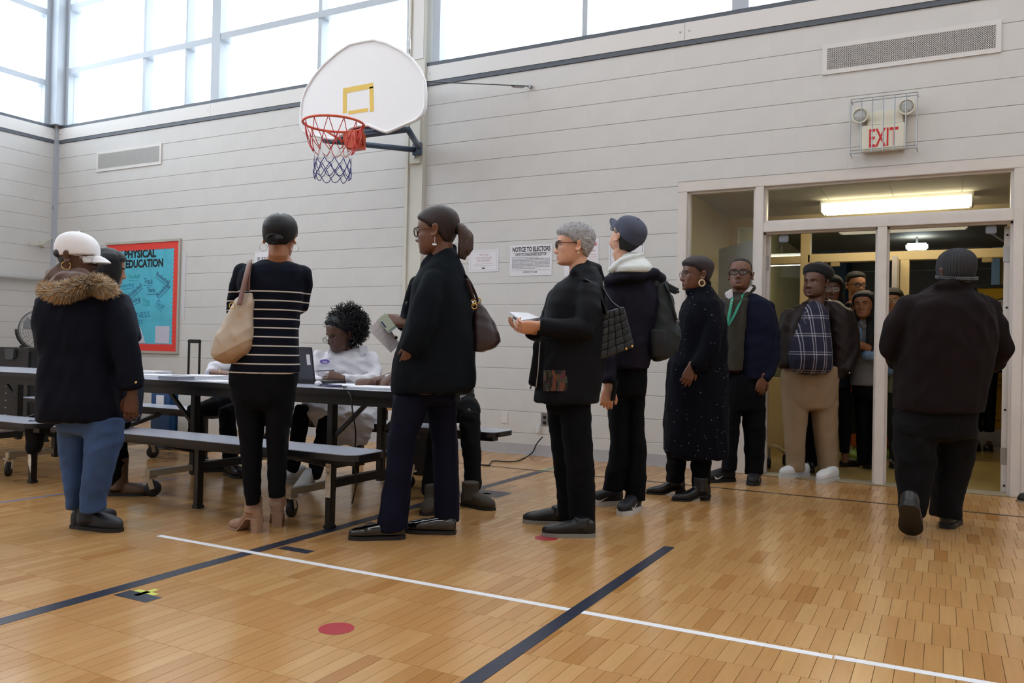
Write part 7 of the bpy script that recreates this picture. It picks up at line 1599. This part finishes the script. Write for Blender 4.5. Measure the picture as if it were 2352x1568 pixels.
# ---------- man in knitted beanie walking in
f = Fig((2160, 1222), 'person in a grey knitted beanie and maroon wool jacket walking to the doors')
M_MAR = mat('maroon_wool', (21, 12, 14), .9, spec=.2, var=.3, vscale=5, bump=.15, bscale=200)
f.wear('jacket', [f.rows([(660, 2138, 2228, .09), (678, 2102, 2248, .14), (700, 2080, 2268, .17), (735, 2068, 2280, .185), (780, 2066, 2282, .19), (830, 2064, 2272, .19), (880, 2060, 2262, .19), (920, 2057, 2254, .19), (944, 2060, 2249, .19)], 2.5, (.3, .04)),
                  f.limb([(2092, 700, 0, .08), (2062, 750, .03, .078), (2046, 795, .06, .07), (2064, 830, .18, .062), (2090, 840, .3, .05)]), f.limb([(2258, 702, 0, .08), (2284, 755, .03, .078), (2298, 800, .06, .07), (2284, 832, .18, .062), (2256, 845, .3, .05)]),
                  f.limb([(2150, 658, -.07, .03), (2190, 652, -.1, .03), (2226, 660, -.07, .03)])], M_MAR, .011, 4, .006, (.08, .2))
f.wear('trousers', [f.rows([(930, 2060, 2244, .15), (970, 2056, 2240, .15), (1000, 2056, 2238, .14)], 2.4, (.1, .2)), f.rows([(985, 2056, 2147, .125), (1040, 2056, 2145, .115), (1090, 2058, 2142, .105), (1130, 2064, 2132, .095), (1165, 2068, 2122, .085), (1184, 2070, 2118, .08)], 2.3, (.2, .05)), f.rows([(985, 2150, 2239, .125, .06), (1040, 2150, 2233, .115, .08), (1090, 2147, 2224, .105, .1), (1140, 2140, 2210, .1, .12), (1186, 2142, 2202, .095, .12)], 2.3, (.2, .05))], mat('black_slacks', (7, 8, 12), .85, spec=.2), .010, 4, .006, (.06, .16))
f.shoe(on_z(2172, 1214), on_z(2200, 1190), BLKSHOE, SOLEB, .30, .055, .085, .055, .028)
o = f.shoe((0, 0, 0), (1, 0, 0), BLKSHOE, SOLEB, .31, .06, .085, .055, .03)
tp_ = npv(on_z(2093, 1234)); dv_ = np.array([.02, .74, -.62]); dv_ /= np.linalg.norm(dv_); f.repose(o, Vector(tp_-dv_*.31+ZUP*.012), dv_, (0, .62, .74))
H = Head(f, 2195, 628, 178, 2, 0, 1.06)
f.hand(f.P(2092, 842, .32), FWD+RGT*.4, ZUP, 1, .18, (.6,)*4); f.hand(f.P(2254, 846, .32), FWD-RGT*.4, ZUP, -1, .18, (.6,)*4)
f.body(H, NK(H, f.P(2192, 684), .06, .066), SK_D1, LIP_D); f.face(H)
H.shell_part(lambda x, y, z, p: .006+0*x, hairline(.07, .02, .0, -.08), 'hair', HAIR_SH, f.e)
def knit():
    m = bpy.data.materials.new('ribbed_knit'); m.use_nodes = True; nt = m.node_tree; b_ = nt.nodes['Principled BSDF']; b_.inputs['Roughness'].default_value = .95; b_.inputs['Base Color'].default_value = lin((52, 54, 58))+(1,); return m
KN = knit()
bean = H.shell_part(lambda x, y, z, p: .014+0*x, lambda x, y, z, p: smoothstep(-.003, .003, z-(-.036-.10*y)), 'beanie', KN, f.e, noise=lambda Q: .0035*np.sin(22*np.arctan2(Q[..., 0], Q[..., 1])*2), nu=200, nv=60)
nb = 64; rb = []
for k in range(nb):
    a = 2*math.pi*k/nb; rb.append(Vector(H.W((.0855*math.sin(a), .010-.107*math.cos(a), -.026-.10*(.010-.107*math.cos(a))))))
B('beanie_band', MB().tube(rb, .011, 10, True, flat=1.0), KN, bean, True)
mbk = MB()
for k in range(nb*2):
    a = 2*math.pi*k/(nb*2); yy = .010-.1165*math.cos(a); p = Vector(H.W((.0955*math.sin(a), yy, -.022-.10*yy+.005*(-1)**k))); mbk.sphere(p, .0032, 6)
B('knit_stitch_field', mbk, mat('pale_yarn', (120, 118, 120), .95), bean, kind='stuff')

# ---------- dark figure deep in the corridor
f = Fig((2268, 900), 'person in dark clothes and blue jacket standing beyond the inner doors', y=10.4)
f.wear('jacket', [f.rows([(715, 2206, 2246, .09), (728, 2198, 2258, .12), (780, 2200, 2272, .13), (850, 2214, 2292, .13)], 2.3, (.3, .06)), f.limb([(2256, 745, 0, .055), (2282, 800, -.03, .055), (2298, 850, -.05, .045)])], mat('blue_shell', (20, 40, 120), .6), .013, 3, .003)
f.wear('trousers', [f.rows([(840, 2224, 2290, .12), (880, 2226, 2288, .11)], 2.3), f.rows([(870, 2226, 2256, .09), (990, 2232, 2254, .07)], 2.2), f.rows([(870, 2258, 2288, .09), (990, 2260, 2282, .07)], 2.2)], BLKP, .013, 3, .003)
for px in (2244, 2272): f.shoe(f.P(px, 1006, .1)*np.array([1, 1, 0]), f.P(px-3, 1010, -.2)*np.array([1, 1, 0]), BLKSHOE, SOLEB, .27, .048, .08, .05, .02)
H = Head(f, 2226, 684, 160); f.body(H, NK(H, f.P(2226, 724)), SK_D1, LIP_D); f.face(H, eyes=False, brows=False)
H.shell_part(lambda x, y, z, p: .008+0*x, hairline(), 'hair', HAIR_SH, f.e)

# ---------- loose things at the edges
g0 = npv(on_z(112, 1103)); g0[2] = 0
V, N, F_ = remesh([Tube([(g0+np.array([.02, -.12, z]), RGTH*a, FWDH*.06) for z, a in ((.215, .03), (.25, .052), (.31, .06), (.38, .056), (.425, .035))], 2.6, 20, (.4, .3))], .008, 3)
db = empty('dark_bag', g0+np.array([.02, -.12, .2]), label='soft black bag hanging at the bench end beside the blue jeans', cat='bag')
mesh_obj('bag_body', folds(V, N, .006, (.05, .12)), F_, BLKJ, db, True)
q_ = on_z(2352, 1152); ds = empty('door_stop', q_, label='black rubber door stop on the floor at the right picture edge', cat='door stop')
B('rubber_dome', MB().tube([q_+Z*.012, q_+Z*.03, q_+Z*.05, q_+Z*.062], [.042, .04, .03, .012], 20), SOLEB, ds, True)
B('base_plate', MB().cyl(q_, q_+Z*.012, .05, n=24), M_STEEL, ds)
# ------------------------------------------------------------------ tidy up
bpy.data.scenes.remove(TMP)
